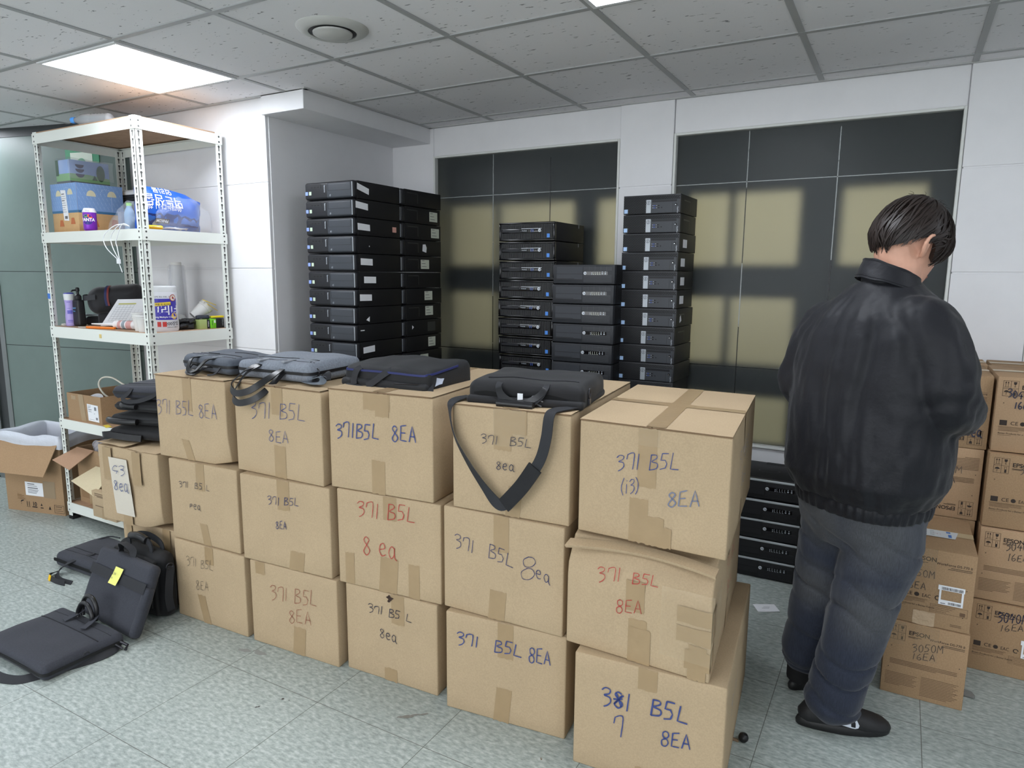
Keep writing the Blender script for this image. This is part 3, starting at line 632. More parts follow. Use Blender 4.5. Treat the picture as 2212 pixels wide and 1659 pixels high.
# -- maker B: ribbed gloss front (width .337, height .1017, depth .37)
def proto_ribbed():
    t = thing('desktop_computer','x','computer'); W,H,D=.337,.1017,.372
    MB().box(0,.022,.002,W,D,H-.002).build('case',pc_steel,t,bevel=.002)
    f = MB(); b=.0095
    f.box(0,0,.002,W,.022,.002+b); f.box(0,0,H-.002-b,W,.022,H-.002); f.box(0,0,.002+b,b,.022,H-.002-b); f.box(W-b,0,.002+b,W,.022,H-.002-b)
    f.build('front_frame',pc_gloss,t,bevel=.003)
    MB().box(b,.006,.002+b,W-b,.02,H-.002-b).build('front_panel',pc_gloss,t,smooth=0)
    r = MB(); x = b+.004
    while x < W-b-.004:
        r.box(x,.0025,.014,x+.0024,.006,H-.014); x += .0062
    r.build('rib_grille',pc_rib,t,smooth=0)
    s = MB(); s.box(.018,-.0005,.043,.262,.006,.066); s.build('port_strip',pc_gloss,t,bevel=.002)
    l = MB(); rect(l,.022,.049,.128,.0615,-.0006,.0008); l.build('disc_drive',pc_bezel2,t,smooth=0)
    l = MB(); l.box(.14,-.0016,.0645,.262,-.0004,.0668); l.build('strip_highlight',chrome,t,smooth=0)
    l = MB()
    for x in (.176,.186): rect(l,x,.048,x+.005,.062,-.0006,.0008)
    l.build('usb_port',pc_dark,t,smooth=0)
    l = MB()
    for x in (.198,.208): rect(l,x,.048,x+.005,.062,-.0006,.0008)
    l.build('usb_port',usb_blue,t,smooth=0)
    l = MB(); disc(l,.222,.055,.003,-.0006); disc(l,.235,.055,.003,-.0006); l.build('audio_jack',pc_dark,t,smooth=0)
    l = MB(); text_mesh(l,'ProDesk',.0085,(.143,-.0006,.0525),U_,V_,bold=.02,off=.0004); l.build('model_lettering',silver,t,smooth=0)
    l = MB(); disc(l,.2495,.0555,.0086,-.0006); lo=l.build('round_logo',mat('logo_white',(214,218,222),.35),t,smooth=0)
    l = MB(); text_mesh(l,'hp',.0135,(.2432,-.0016,.0525),U_,V_,bold=.01,off=.0004,italic=.25); l.build('logo_letters',mat('logo_blue_grey',(70,84,110),.4),lo,smooth=0)
    l = MB(); l.box(.292,.0012,.018,.309,.0026,.038); l.build('sticker',blue_st,t,smooth=0)
    l = MB(); l.box(W,.30,H-.022,W+.0012,.303,H-.002); l.build('side_latch',silver,t,smooth=0)
    return t
# -- maker B, older: drive bay left, slatted grille right (width .337, height .1007, depth .37); silver=True has the light top strip
def proto_slatted(strip=False):
    t = thing('desktop_computer','x','computer'); W,H,D=.337,.1007,.36
    MB().box(0,.03,.002,W,D,H-.002).build('case',pc_steel,t,bevel=.002)
    b = MB(); b.box(0,.004,.002,W,.03,H-.002); b.build('front_bezel',pc_bezel if not strip else mat('black_bezel',(22,22,24),.45),t,bevel=.004)
    dm = pc_bezel if not strip else mat('black_bezel2',(26,26,29),.5)
    p = MB(); rect(p,.02,.024,.165,.088,.004,.0012); o = p.build('drive_bay',mat('bay_grey',(49,52,58),.5) if not strip else dm,t,smooth=0)
    l = MB(); rect(l,.02,.051,.165,.0525,.0028,.0004); rect(l,.02,.0225,.165,.024,.004,.0014); l.build('bay_groove',pc_dark,t,smooth=0)
    if not strip:
        l = MB(); rect(l,.02,.0265,.120,.0285,.0028,.0005); l.build('eject_slot',pc_dark,t,smooth=0)
    g = MB(); z=.012
    while z < H-.012:
        if not (.046 < z < .064): g.box(.170,.0022,z,.322,.0041,z+.0028)
        z += .0064
    g.build('slat_grille',mat('slat_grey',(66,68,72),.45) if not strip else mat('slat_dark',(40,40,43),.45),t,smooth=0)
    l = MB(); rect(l,.168,.010,.324,.092,.0046,.0004); l.build('grille_back',pc_dark,t,smooth=0)
    l = MB()
    for x in (.20,.231,.262,.293):
        rect(l,x,.066,x+.002,.090,.0022,.0005)
    l.build('grille_stay',MATS['slat_grey'] if not strip else MATS['slat_dark'],t,smooth=0)
    l = MB(); rect(l,.172,.047,.30,.0645,.004,.0014); l.build('port_strip',pc_gloss,t,smooth=0)
    l = MB(); disc(l,.1785,.0555,.0082,.0025); lo=l.build('round_logo',MATS['logo_white'],t,smooth=0)
    l = MB(); text_mesh(l,'hp',.0128,(.1726,.0013,.0525),U_,V_,bold=.01,off=.0004,italic=.25); l.build('logo_letters',MATS['logo_blue_grey'],lo,smooth=0)
    l = MB()
    for k in range(4):
        x=.221+k*.0118; rect(l,x,.048,x+.0016,.0625,.0025,.0006); rect(l,x,.048,x+.006,.0496,.0025,.0006)
    l.build('usb_port',cream if not strip else silver,t,smooth=0)
    l = MB(); rect(l,.2125,.048,.2165,.052,.0025,.0006); rect(l,.2125,.055,.2165,.0595,.0025,.0006)
    for x in (.272,.288): disc(l,x,.0535,.0038,.0025); rect(l,x-.0022,.060,x+.0022,.0645,.0025,.0006)
    l.build('audio_jack',silver,t,smooth=0)
    if strip:
        MB().box(0,.001,H-.013,W-.004,.03,H-.0025).build('silver_strip',mat('satin_silver',(186,192,194),.35,metal=.3),t,bevel=.002)
        l = MB(); l.box(.125,.30,H-.002,.225,.345,H-.001); l.build('top_recess',pc_dark,t,smooth=0)
        l = MB(); n=28
        l.add([(.16+r*.05*cos(2*pi*i/n),.17+r*.028*sin(2*pi*i/n),H-.0012) for r in (1,.95) for i in range(n)],[(i,(i+1)%n,n+(i+1)%n,n+i) for i in range(n)]); l.build('embossed_oval',mat('emboss',(52,54,56),.4),t,smooth=0)
    return t
# -- maker C: honeycomb front with a silver emblem strip (width .29, height .0925, depth .292)
def proto_honey():
    t = thing('desktop_computer','x','computer'); W,H,D=.29,.0925,.292
    MB().box(0,.018,.0015,W,D,H-.0015).build('case',mat('dark_graphite_case',(40,40,39),.5,bump=(300,.08,.0006)),t,bevel=.0015)
    MB().box(0,0,.0015,W,.018,H-.0015).build('front_bezel',mat('honey_bezel',(42,43,46),.5),t,bevel=.0012)
    g = MB(); px,pz=.0086,.0050; r=.0033; j=0; z=.005
    while z < H-.005:
        x=.004+(px/2 if j%2 else 0)
        while x < W-.004:
            if not (x > .112 and z < .068) and not (x < .026 and z < .027):
                g.add([(x+r*cos(pi/3*i+.52)*1.05,-.0003,z+r*sin(pi/3*i+.52)*.92) for i in range(6)],[(0,1,2,3,4,5)])
            x += px
        z += pz*1.18; j += 1
    g.build('honeycomb_grille',mat('honey_hole',(9,9,11),.8),t,smooth=0)
    p = MB(); p.box(.118,-.0015,.004,.143,.001,.068); so=p.build('emblem_strip',silver,t,bevel=.0008,seg=1)
    l = MB(); ring(l,.1305,.053,.0078,.0092,-.0019); l.add([(.1288,-.0019,.046),(.1312,-.0019,.0475),(.1322,-.0019,.060),(.1298,-.0019,.0585)],[(0,1,2,3)]); l.build('ring_emblem',pc_dark,so,smooth=0)
    p = MB(); p.box(.145,-.0010,.004,.282,.001,.068); p.build('port_panel',mat('port_panel_grey',(56,59,64),.5),t,bevel=.0008,seg=1)
    l = MB(); rect(l,.148,.055,.272,.066,-.001,.0007); l.build('disc_drive',pc_bezel2,t,smooth=0)
    l = MB(); rect(l,.148,.0595,.272,.0605,-.0017,.0004); rect(l,.252,.006,.2527,.05,-.001,.0004); l.build('panel_groove',pc_dark,t,smooth=0)
    l = MB()
    for z in (.026,.037): rect(l,.155,z,.166,z+.0042,-.001,.0008)
    l.build('usb_port',usb_blue,t,smooth=0)
    l = MB()
    for z in (.026,.037): rect(l,.175,z,.186,z+.0042,-.001,.0008)
    disc(l,.197,.029,.0028,-.001); l.build('usb_port',pc_dark,t,smooth=0)
    l = MB()
    for z in (.0285,.0395): disc(l,.1525,z,.0018,-.001); disc(l,.1722,z,.0018,-.001)
    l.build('port_icon',silver,t,smooth=0)
    l = MB(); disc(l,.268,.041,.0062,-.001); po=l.build('power_button',pc_dark,t,smooth=0)
    l = MB(); disc(l,.2665,.0395,.0022,-.0021); l.build('button_glint',chrome,po,smooth=0)
    l = MB(); text_mesh(l,'OptiPlex',.0088,(.2745,-.001,.031),(0,0,-1),(1,0,0),bold=.01,off=.0004); l.build('model_lettering',silver,t,smooth=0)
    l = MB(); rect(l,.004,.006,.0225,.0255,-.0003,.0006); l.build('sticker',pale_st,t,smooth=0)
    return t
def side_label(t,W,u0,z0,u1,z1,m,name='paper_label',pts=None):
    mb = MB(); x = W+.0009
    P = pts or [(u0,z0),(u1,z0),(u1,z1),(u0,z1)]
    mb.prism(P,.0004,lambda a,b,w:(x+w,a,b)); return mb.build(name,m,t,smooth=0)
def side_bracket(t,W,u0,z0,u1,z1):
    mb = MB(); x=W+.0004; k=.006
    for a in ((u0,z1-k,u1,z1),(u1-k,z0,u1,z1),): mb.box(W,a[0],a[1],x,a[2],a[3])
    mb.build('tape_residue',smoke_mark,t,smooth=0)
ORD = ['topmost','second from the top','third from the top','fourth from the top','fifth from the top','sixth from the top','seventh from the top','eighth from the top','ninth from the top','tenth from the top','eleventh from the top']
rj = random.Random(11)
def stack(proto, n, nvis, pos, H, label, hidden_label, group, jit, dx=None, top=None, rz=0.0):
    out = []
    for k in range(n):           # k = 0 is the topmost
        z = (n-1-k)*H if top is None else top-(k+1)*H
        x = pos[0]+(dx[k] if dx and k < len(dx) else rj.uniform(-jit,jit)); y = pos[1]+rj.uniform(-jit,jit)
        r = rz+rj.uniform(-.012,.012)
        vis = k < nvis
        lb = (label % ORD[k]) if vis else hidden_label
        if not out:
            proto.location=(x,y,z); proto.rotation_euler=(0,0,r); proto['label']=lb; proto['group']=group; out.append(proto)
        else:
            out.append(dup(proto,(x,y,z),r,lb,group))
    return out
GRP='black desktop computers stacked along the windows'
L1 = stack(proto_lenovo(),21,10,(-2.792,2.70),.09165,'black desktop computer with two-tone front, %s in the leftmost stack','black slim desktop computer low in the leftmost front stack, hidden by cartons',GRP,.003)
L2 = stack(dup(L1[0],(0,0,0),0,'x'),21,11,(-2.79,3.085),.09165,'black desktop computer seen side-on, %s in the wall corner stack','black slim desktop computer low in the wall corner stack, hidden by cartons',GRP,.004)
R1 = stack(proto_ribbed(),17,9,(-1.944,3.285),.10206,'black desktop computer with ribbed glossy front, %s in its stack','ribbed black desktop computer low in its stack, hidden by cartons',GRP,.003)
S1 = stack(proto_slatted(),15,7,(-1.592,3.235),.10075,'slatted black desktop computer, %s in the shorter middle stack','slatted black desktop computer low in the shorter middle stack, hidden by cartons',GRP,.004,rz=.012)
H1 = stack(proto_honey(),20,11,(-1.26,3.36),.0925,'black honeycomb-front desktop computer, %s in the right stack','honeycomb-front desktop computer low in the right stack, hidden by cartons',GRP,.003)
# the low stacks on the floor beside the standing man
P1 = proto_slatted(True)
F1 = stack(P1,5,5,(-.665,3.34),.0998,'silver-edged desktop computer, %s in the low stack by the jeans','x','low stack of silver-edged desktop computers',.004,dx=[.0,-.003,.001,-.004,-.008])
F2 = stack(dup(F1[0],(0,0,0),0,'x'),4,3,(-.300,3.36),.0998,'silver-edged desktop computer, %s in the stack behind the jeans','black desktop computer at the foot of the stack behind the jeans','second low stack of desktop computers',.006)
# labels on the sides
W_=.338
for k,a in {0:[(.025,.047),(.115,.026),(.117,.056),(.027,.078)],1:[(.015,.046),(.108,.038),(.108,.071),(.015,.079)],2:[(.028,.028),(.122,.026),(.121,.058),(.027,.062)],4:[(.042,.034),(.135,.032),(.135,.066),(.042,.068)],5:[(.062,.032),(.157,.031),(.157,.065),(.062,.066)],6:[(.030,.032),(.122,.031),(.122,.064),(.030,.066)],9:[(.044,.03),(.136,.034),(.136,.068),(.044,.062)]}.items():
    side_label(L1[k],W_,0,0,0,0,PAPER,pts=a)
side_label(L1[2],W_,.305,.03,.338,.058,pink_st,'pink_label')
side_label(L1[7],W_,0,0,0,0,PAPER,'torn_label',pts=[(.08,.022),(.105,.012),(.107,.04),(.09,.03)])
side_label(L1[8],W_,.035,.058,.065,.063,PAPER,'torn_label')
side_label(L1[3],W_,.11,.036,.116,.042,PAPER,'torn_label')
for k,a in {1:(.262,.02,.342,.075),2:(.272,.018,.352,.072),4:(.168,.02,.248,.072),6:(.196,.022,.274,.074),7:(.208,.024,.285,.078),9:(.235,.02,.308,.076),10:(.155,.028,.232,.07)}.items():
    o = side_label(L2[k],W_,a[0],a[1],a[2],a[3],cream)
    mb = MB()
    for q in range(3): mb.box(W_+.0014,a[0]+.008,a[1]+.012+q*.017,W_+.0016,a[0]+.055-q*.01,a[1]+.0145+q*.017)
    mb.build('printed_lines',mat('label_print',(70,72,70),.8),o,smooth=0)
side_label(L2[3],W_,0,0,0,0,PAPER,'torn_label',pts=[(.185,.03),(.222,.022),(.226,.05),(.215,.07),(.19,.068)])
side_label(L2[8],W_,0,0,0,0,PAPER,'torn_label',pts=[(.075,.04),(.092,.052),(.075,.064)])
side_label(L2[8],W_,.226,.02,.305,.075,mat('dark_label',(52,54,54),.5),'dark_label')
for k in (0,1,2,3,4,5,7): side_bracket(L2[k],W_,.05,.02,.15,.075)
for k in (0,1,7): side_bracket(H1[k],.29,.06,.02,.17,.068)
for k,(u0,u1) in {2:(.06,.13),3:(.05,.12),4:(.055,.125),5:(.05,.12)}.items(): side_label(H1[k],.29,u0,.022,u1,.062,PAPER)
side_label(H1[6],.29,0,0,0,0,PAPER,'torn_label',pts=[(.06,.02),(.09,.03),(.075,.058),(.062,.05)]); side_bracket(H1[6],.29,.05,.015,.14,.064)
# ================================================================== WHITE METAL SHELF AND WHAT STANDS ON IT
sw = mat('ivory_powder_coat',(226,229,222),.42,spec=.4); slot_m = mat('slot_shadow',(70,70,68),.9); ply = mat('plywood_edge',(178,146,118),.7,var=(20,.12),stretch=(1,1,9)); ply_top = mat('plywood_top',(176,148,122),.6,var=(8,.08))
SX0,SX1,SY0,SY1,SH = -4.222,-3.300,2.110,2.602,2.205
sh = thing('metal_shelf','tall white slotted-angle metal shelf with plywood boards by the pillar','shelf',(SX0,SY0,0))
SW,SD = SX1-SX0,SY1-SY0
def post(x,y,sx,sy):
    mb = MB(); a=.038; t_=.002
    mb.box(min(x,x+sx*a),min(y,y+sy*t_),.02,max(x,x+sx*a),max(y,y+sy*t_),SH); mb.box(min(x,x+sx*t_),min(y,y+sy*a),.02,max(x,x+sx*t_),max(y,y+sy*a),SH)
    po = mb.build('post',sw,sh,smooth=0)
    k = MB(); z=.09
    def key(f):   # keyhole outline
        pts=[(.0062*cos(q),.0062*sin(q)) for q in [(-.35+ i*(2*pi-2.44)/10)*1.0 -.0 for i in range(11)]]
        pts=[(.0065*cos(radians(-60+i*30)),.0065*sin(radians(-60+i*30))) for i in range(11)]
        pts=[p for p in pts]+[(-.0028,-.024),(.0028,-.024)]
        return pts
    K = key(0)
    while z < SH-.03:
        for du in (.019,):
            for sgn in (-1,1):    # both faces of each flange
                yy = y+ (sgn*.0003 if sgn*sy<0 else sy*(t_+.0003)); P=[(x+sx*du+u,yy,z+v) for u,v in K]; k.poly(P if sgn<0 else P[::-1])
                xx = x+ (sgn*.0003 if sgn*sx<0 else sx*(t_+.0003)); P=[(xx,y+sy*du+u,z+v) for u,v in K]; k.poly(P if sgn>0 else P[::-1])
        z += .0385
    k.build('keyhole_slots',slot_m,po,smooth=0)
    f = MB(); f.box(min(x-sx*.002,x+sx*.042),min(y-sy*.002,y+sy*.042),0,max(x-sx*.002,x+sx*.042),max(y-sy*.002,y+sy*.042),.022); f.build('rubber_foot',mat('black_rubber',(22,22,22),.7),po,bevel=.003)
post(0,0,1,1); post(SW,0,-1,1); post(SW,SD,-1,-1); post(0,SD,1,-1)
LV = [(.046,.105),(.555,.611),(1.085,1.147),(1.612,1.668),(2.142,2.196)]
def beam(p0,p1,z0,z1,nrm):
    mb = MB(); P0=Vector(p0);P1=Vector(p1); n=Vector(nrm)*.0035
    mb.hexa([P0+V_*z0,P1+V_*z0,P1+n+V_*z0,P0+n+V_*z0,P0+V_*z1,P1+V_*z1,P1+n+V_*z1,P0+n+V_*z1])
    inw = -Vector(nrm)*.03
    mb.hexa([P0+V_*(z1-.012),P1+V_*(z1-.012),P1+inw+V_*(z1-.012),P0+inw+V_*(z1-.012),P0+V_*(z1-.010),P1+V_*(z1-.010),P1+inw+V_*(z1-.010),P0+inw+V_*(z1-.010)])
    o = mb.build('beam',sw,sh,smooth=0)
    r = MB(); d=(P1-P0).normalized()
    for e,s_ in ((P0,1),(P1,-1)):
        for z in (z0+.013,z1-.014):
            c = e+d*s_*.019+Vector(nrm)*.0039+V_*z; r.poly([c+d*.0052*cos(q)+V_*.0052*sin(q) for q in [i*pi/5 for i in range(10)]])
    r.build('rivet_holes',slot_m,o,smooth=0)
for z0,z1 in LV:
    beam((0,-.0005,0),(SW,-.0005,0),z0,z1,(0,-1,0)); beam((0,SD+.0005,0),(SW,SD+.0005,0),z0,z1,(0,1,0))
    beam((SW+.0005,0,0),(SW+.0005,SD,0),z0,z1,(1,0,0)); beam((-.0005,0,0),(-.0005,SD,0),z0,z1,(-1,0,0))
    zt = z1 if z1 < 2 else z1+.008
    mb = MB(); mb.box(.003,.003,zt-.010,SW-.003,SD-.003,zt); mb.build('plywood_board',ply,sh,smooth=0)
mb = MB(); mb.box(-.0009,-.0012,1.302,.026,-.0002,1.332); mb.build('blue_tab',mat('blue_tab',(48,110,196),.5),sh)
mb = MB(); mb.box(.487,-.0075,1.103,.503,-.004,1.124); mb.build('small_plate',mat('yellowed_plate',(214,190,120),.5),sh)
S1Z,S2Z,S3Z,S4Z = 1.147,1.668,.611,2.204   # board tops
S5Z = .105
# ---- water bottle lying on the very top
pet = mat('clear_pet',(240,244,250),.08,spec=.6,trans=.7,ior=1.2); cap_blue = mat('cap_blue',(84,158,236),.35)
t = thing('water_bottle','clear ribbed water bottle with a blue cap lying on top of the shelf','bottle',(-3.655,2.215,S4Z+.0325),rot=(0,radians(90),radians(22)))
pr=[(.001,0),(.028,.0),(.032,.008)]+[(.0315+.0012*cos(i*pi),.014+i*.0095) for i in range(9)]+[(.028,.103),(.031,.11),(.032,.14),(.029,.165),(.016,.192),(.0135,.2),(.0135,.206),(.001,.206)]
b=MB(); b.lathe([(r,z) for r,z in pr],28); b.build('bottle_body',pet,t,smooth=1.2)
b=MB(); b.lathe([(.0155,.205),(.0162,.208),(.0162,.222),(.0145,.226),(0.001,.226)],24); b.build('cap',cap_blue,t,smooth=.5)
t.rotation_euler=(0,radians(-90),radians(22))
# ---- illustrated gift boxes (lamps and rooftops printed in pale colours)
sky_b=mat('print_sky_blue',(126,160,208),.55,var=(9,.04)); pale_b=mat('print_pale_blue',(150,176,222),.55); grn_b=mat('print_green',(132,176,130),.55); tan_b=mat('print_tan',(206,168,118),.6,var=(30,.06)); teal_b=mat('print_teal',(62,112,152),.5); lamp_c=mat('print_cream',(214,208,176),.6); roof_c=mat('print_rust',(190,110,66),.6); navy_b=mat('print_navy',(44,46,86),.5); dgreen=mat('print_dark_green',(54,88,66),.5); line_w=mat('print_white_line',(196,214,232),.6)
def face_quads(mb,O,U,V,quads,off=.0006):
    N_=U.cross(V)
    for q in quads: mb.poly([O+U*a+V*b+N_*off for a,b in q])
def R4(a0,b0,a1,b1): return [(a0,b0),(a1,b0),(a1,b1),(a0,b1)]
X=Vector((1,0,0)); Y=Vector((0,1,0)); ZV=Vector((0,0,1))
def gift(x0,y0,z,w,d,h):
    t = thing('gift_box','printed gift box with blue upper band, cream lamps and tan base, on the shelf','box',(x0,y0,z))
    MB().box(0,0,0,w,d,h).build('box_body',tan_b,t,bevel=.002)
    faces=[(Vector((0,0,0)),X,ZV,w),(Vector((w,0,0)),Y,ZV,d)]
    for nm,m,qs in (('sky_band',sky_b,lambda L:[R4(0,.43*h,L,h)]),('teal_band',teal_b,lambda L:[R4(0,.40*h,L,.45*h)])):
        mb=MB()
        for O,U,V,L in faces: face_quads(mb,O,U,V,qs(L),.0006 if nm=='sky_band' else .0009)
        mb.build(nm,m,t,smooth=0)
    mb=MB()
    for O,U,V,L in faces:
        for c in ((.3*L,.86*h),(.75*L,.88*h)) if L==w else ((.55*L,.78*h),):
            face_quads(mb,O,U,V,[[(c[0]+.026*cos(a),c[1]-.03+.032*sin(a)) for a in [i*pi/8 for i in range(9)]]],.0012)
    mb.build('printed_lamps',lamp_c,t,smooth=0)
    mb=MB()
    for O,U,V,L in faces:
        k=0
        while k*.022 < L+.15:
            a0=k*.022-.12
            P=[(a0+q*.0124*(1 if L==d else 1),h*(1-.09*q) ) for q in range(7)] if L==d else [(a0+.14-q*.0124-.05,h*(1-.09*q)) for q in range(7)]
            for q in range(6):
                (a,b_),(a2,b2)=P[q],P[q+1]
                if 0<a<L-.002 and 0<a2<L-.002: face_quads(mb,O,U,V,[[(a,b_),(a+.0012,b_),(a2+.0012*.5+ (a-a2)*.3,b2+(b_-b2)*.3),(a2+(a-a2)*.3,b2+(b_-b2)*.3)]],.001)
            k+=1
        for c in ((.62*L,.93*h),):
            for q in range(10):
                a=c[0]+.03*cos(pi-q*pi/9); b_=c[1]-.035+.03*sin(q*pi/9)
                face_quads(mb,O,U,V,[R4(a-.001,b_-.001,a+.0015,b_+.003)],.0013)
            face_quads(mb,O,U,V,[R4(c[0]+.029,.46*h,c[0]+.0305,c[1]-.035)],.0013)
    mb.build('printed_lines',line_w,t,smooth=0)
    mb=MB()
    for O,U,V,L in faces:
        for ca,cb in ((.34*L,.13*h),(.78*L,.17*h)): face_quads(mb,O,U,V,[[(ca-.022,cb),(ca+.022,cb),(ca+.013,cb+.034),(ca-.013,cb+.034)]],.0009)
    mb.build('printed_roofs',roof_c,t,smooth=0)
    mb=MB(); face_quads(mb,Vector((0,0,0)),X,ZV,[[(.115,.25*h),(.165,.24*h),(.15,.86*h),(.10,.87*h)]],.0015); l=mb.build('paper_label',PAPER,t,smooth=0)
    mb=MB()
    for q in range(9): face_quads(mb,Vector((0,0,0)),X,ZV,[R4(.108+.0*q,(.42+.045*q)*h,.148-(q%3)*.006,(.42+.045*q+(.014 if q in (5,8) else .006))*h)],.002)
    for q in range(8): face_quads(mb,Vector((0,0,0)),X,ZV,[R4(.126+q*.0034,.28*h,.128+q*.0034,.34*h)],.002)
    mb.build('label_print',BLACK_PRINT,l,smooth=0)
    return t
gift(-4.198,2.165,S2Z,.255,.255,.265)
tt = thing('gift_box','small printed box with green hills and navy trees, on top of the lamp-printed box','box',(-4.20,2.205,S2Z+.2655))
w_,d_,h_=.135,.22,.135
MB().box(0,0,0,w_,d_,h_).build('box_body',pale_b,tt,bevel=.002)
mb=MB(); face_quads(mb,Vector((0,0,0)),X,ZV,[R4(0,.02,w_,.06)]); face_quads(mb,Vector((w_,0,0)),Y,ZV,[[(0,.02),(d_,.02),(d_,.05),(.1,.062),(0,.06)]]); mb.build('green_hill',grn_b,tt,smooth=0)
mb=MB(); face_quads(mb,Vector((0,0,0)),X,ZV,[R4(0,0,w_,.02)]); face_quads(mb,Vector((w_,0,0)),Y,ZV,[R4(0,0,d_,.02)]); mb.build('slate_band',mat('print_slate',(90,98,108),.5),tt,smooth=0)
mb=MB()
for cz in (.062,.088,.112): face_quads(mb,Vector((w_,0,0)),Y,ZV,[[(.055+.024*cos(a),cz+.02*sin(a)) for a in [pi+i*pi/8 for i in range(9)]]],.0012)
mb.build('printed_tree',navy_b,tt,smooth=0)
mb=MB(); face_quads(mb,Vector((w_,0,0)),Y,ZV,[[(.17+.024*cos(a),.075+.045*sin(a)) for a in [i*pi/9 for i in range(18)]],[(.12,.035),(.15,.035),(.135,.062)]],.0012); face_quads(mb,Vector((0,0,0)),X,ZV,[R4(0,.05,.028,h_)],.0012); mb.build('dark_bush',dgreen,tt,smooth=0)
wrap_m = mat('crinkled_clear_wrap',(226,230,238),.12,spec=.6,alpha=.22,bump=(34,1.0,.01))
mb=MB()
def wrapf(a,b):
    x=-.01+.165*min(1,a*1.25); y=-.012+.25*b; z=h_+.006
    if a>.8: x=w_+.012; z=h_-.10*(a-.8)/.2
    return Vector((x,y,z))+.012*noise.noise_vector(Vector((a*5,b*6,3)))*(1 if a<.8 else .5)
mb.grid(20,16,wrapf); mb.build('clear_wrap',wrap_m,tt,smooth=1.5)
# ---- purple soft drink can
t=thing('drink_can','purple soda can with a white top band in front of the gift box','can',(-3.812,2.150,S2Z))
MB().lathe([(.001,.0),(.024,.0),(.031,.008),(.0325,.012),(.0325,.103),(.026,.117),(.0255,.12),(.024,.1185),(.001,.1165)],36).build('can_body',mat('can_purple',(122,44,176),.28,metal=.25),t,smooth=.6)
MB().lathe([(.0329,.098),(.0329,.1035),(.0264,.1172),(.0258,.12),(.0246,.1192),(.0246,.1172)],36).build('white_band',mat('can_white',(232,230,236),.3),t,smooth=.6)
def cyl_text(mb,s,size,r,z,a0,bold=.0,sq=1.0):
    q=MB(); text_mesh(q,s,size,(0,0,0),(1,0,0),(0,1,0),align='CENTER',bold=bold,squeeze=sq,off=0)
    vs=[(r*cos(a0+x/r),r*sin(a0+x/r),z+y) for x,y,_ in q.v]; mb.add(vs,q.f)
A0=radians(-48)
mb=MB(); n=20; mb.add([(.0334*cos(A0+x/.0334),.0334*sin(A0+x/.0334),.06+z) for x,z in [(.025*cos(q*2*pi/n),.027*sin(q*2*pi/n)) for q in range(n)]]+[(.0334*cos(A0),.0334*sin(A0),.06)],[(i,(i+1)%n,n) for i in range(n)]); mb.build('emblem_disc',mat('can_navy',(42,36,120),.3),t,smooth=0)
mb=MB()
for s0,s1 in ((.35,1.5),): mb.add([(.0337*cos(A0+x/.0337),.0337*sin(A0+x/.0337),.06+z) for x,z in [(.026*cos(q),.028*sin(q)) for q in [s0+(s1-s0)*i/6 for i in range(7)]]+[(.012*cos(q),.014*sin(q)) for q in [s1+(s0-s1)*i/6 for i in range(7)]]],[tuple(range(14))])
mb.build('emblem_orange',mat('can_red',(232,84,58),.35),t,smooth=0)
mb=MB(); mb.add([(.0338*cos(A0+x/.0338),.0338*sin(A0+x/.0338),.06+z) for x,z in [(-.002,.012),(.002,.024),(-.008,.028),(-.02,.02),(-.014,.011)]],[(0,1,2,3,4)]); mb.build('emblem_leaf',mat('can_green',(98,176,72),.4),t,smooth=0)
mb=MB(); cyl_text(mb,'FANTA',.0225,.0341,.052,A0+.05,bold=.035,sq=.92); cyl_text(mb,'ZERO',.011,.0336,.1005,A0,bold=.02); mb.build('can_lettering',mat('lettering_white',(240,240,244),.4),t,smooth=0)
mb=MB(); cyl_text(mb,'ZERO',.0088,.0333,.1032,A0); mb.build('band_lettering',navy_b,t,smooth=0)
# ---- white heater with a dark grille behind the post
t=thing('fan_heater','white-framed heater with a black grille standing behind the front post','heater',(-4.0,2.44,S2Z))
b=MB(); b.T=Matrix.Translation((.10,.04,0)); b.soft(.20,.08,.255,.022,k=2); b.build('housing',WHITE_PLASTIC,t,weld=True,smooth=.8)
MB().box(.022,-.003,.03,.178,.002,.225).build('grille',mat('grille_black',(26,26,28),.5),t,smooth=0)
mb=MB()
for q in range(14): mb.box(.024,-.005,.036+q*.0135,.176,-.0028,.039+q*.0135)
mb.build('grille_bars',mat('grille_grey',(58,58,60),.5),t,smooth=0)
# ---- clear bag holding a blue ice-pack pouch
ib=mat('pouch_blue',(38,98,204),.3,spec=.5,bump=(20,.5,.006)); ibl=mat('pouch_light_blue',(70,140,208),.35); plastic_bag=mat('clear_poly_bag',(222,230,240),.12,spec=.6,alpha=.16,bump=(18,1.0,.014))
t=thing('water_pouch','bright blue printed pouch with upside-down white writing on the shelf','pouch',(-3.43,2.165,S2Z))
mb=MB()
def pouch(a,b):   # a along y, b up
    th=.055*(1-(2*a-1)**4)*sin(pi*min(1,max(0,b*.96+.02)))**.6
    return a,b,th
LEN_,HT=.37,.205
def pf(side):
    def f(a,b):
        th=.055*max(0,1-(2*a-1)**6)*max(0.0,sin(pi*(.04+.92*b)))**.7
        top=HT*(1+.08*sin(a*4+.5)-.10*max(0,a-.75)*4*b)
        return Vector(((th if side>0 else -th)+.05*(.5-b)*-.3, a*LEN_, b*top))+.006*noise.noise_vector(Vector((a*4,b*4,side)))
    return f
fpos=pf(1)
mb.grid(20,14,fpos); 
g2=MB(); g2.grid(20,14,pf(-1)); 
mb.add(g2.v,[tuple(reversed(f)) for f in g2.f]); mb.build('pouch_body',ib,t,smooth=1.5,weld=True)
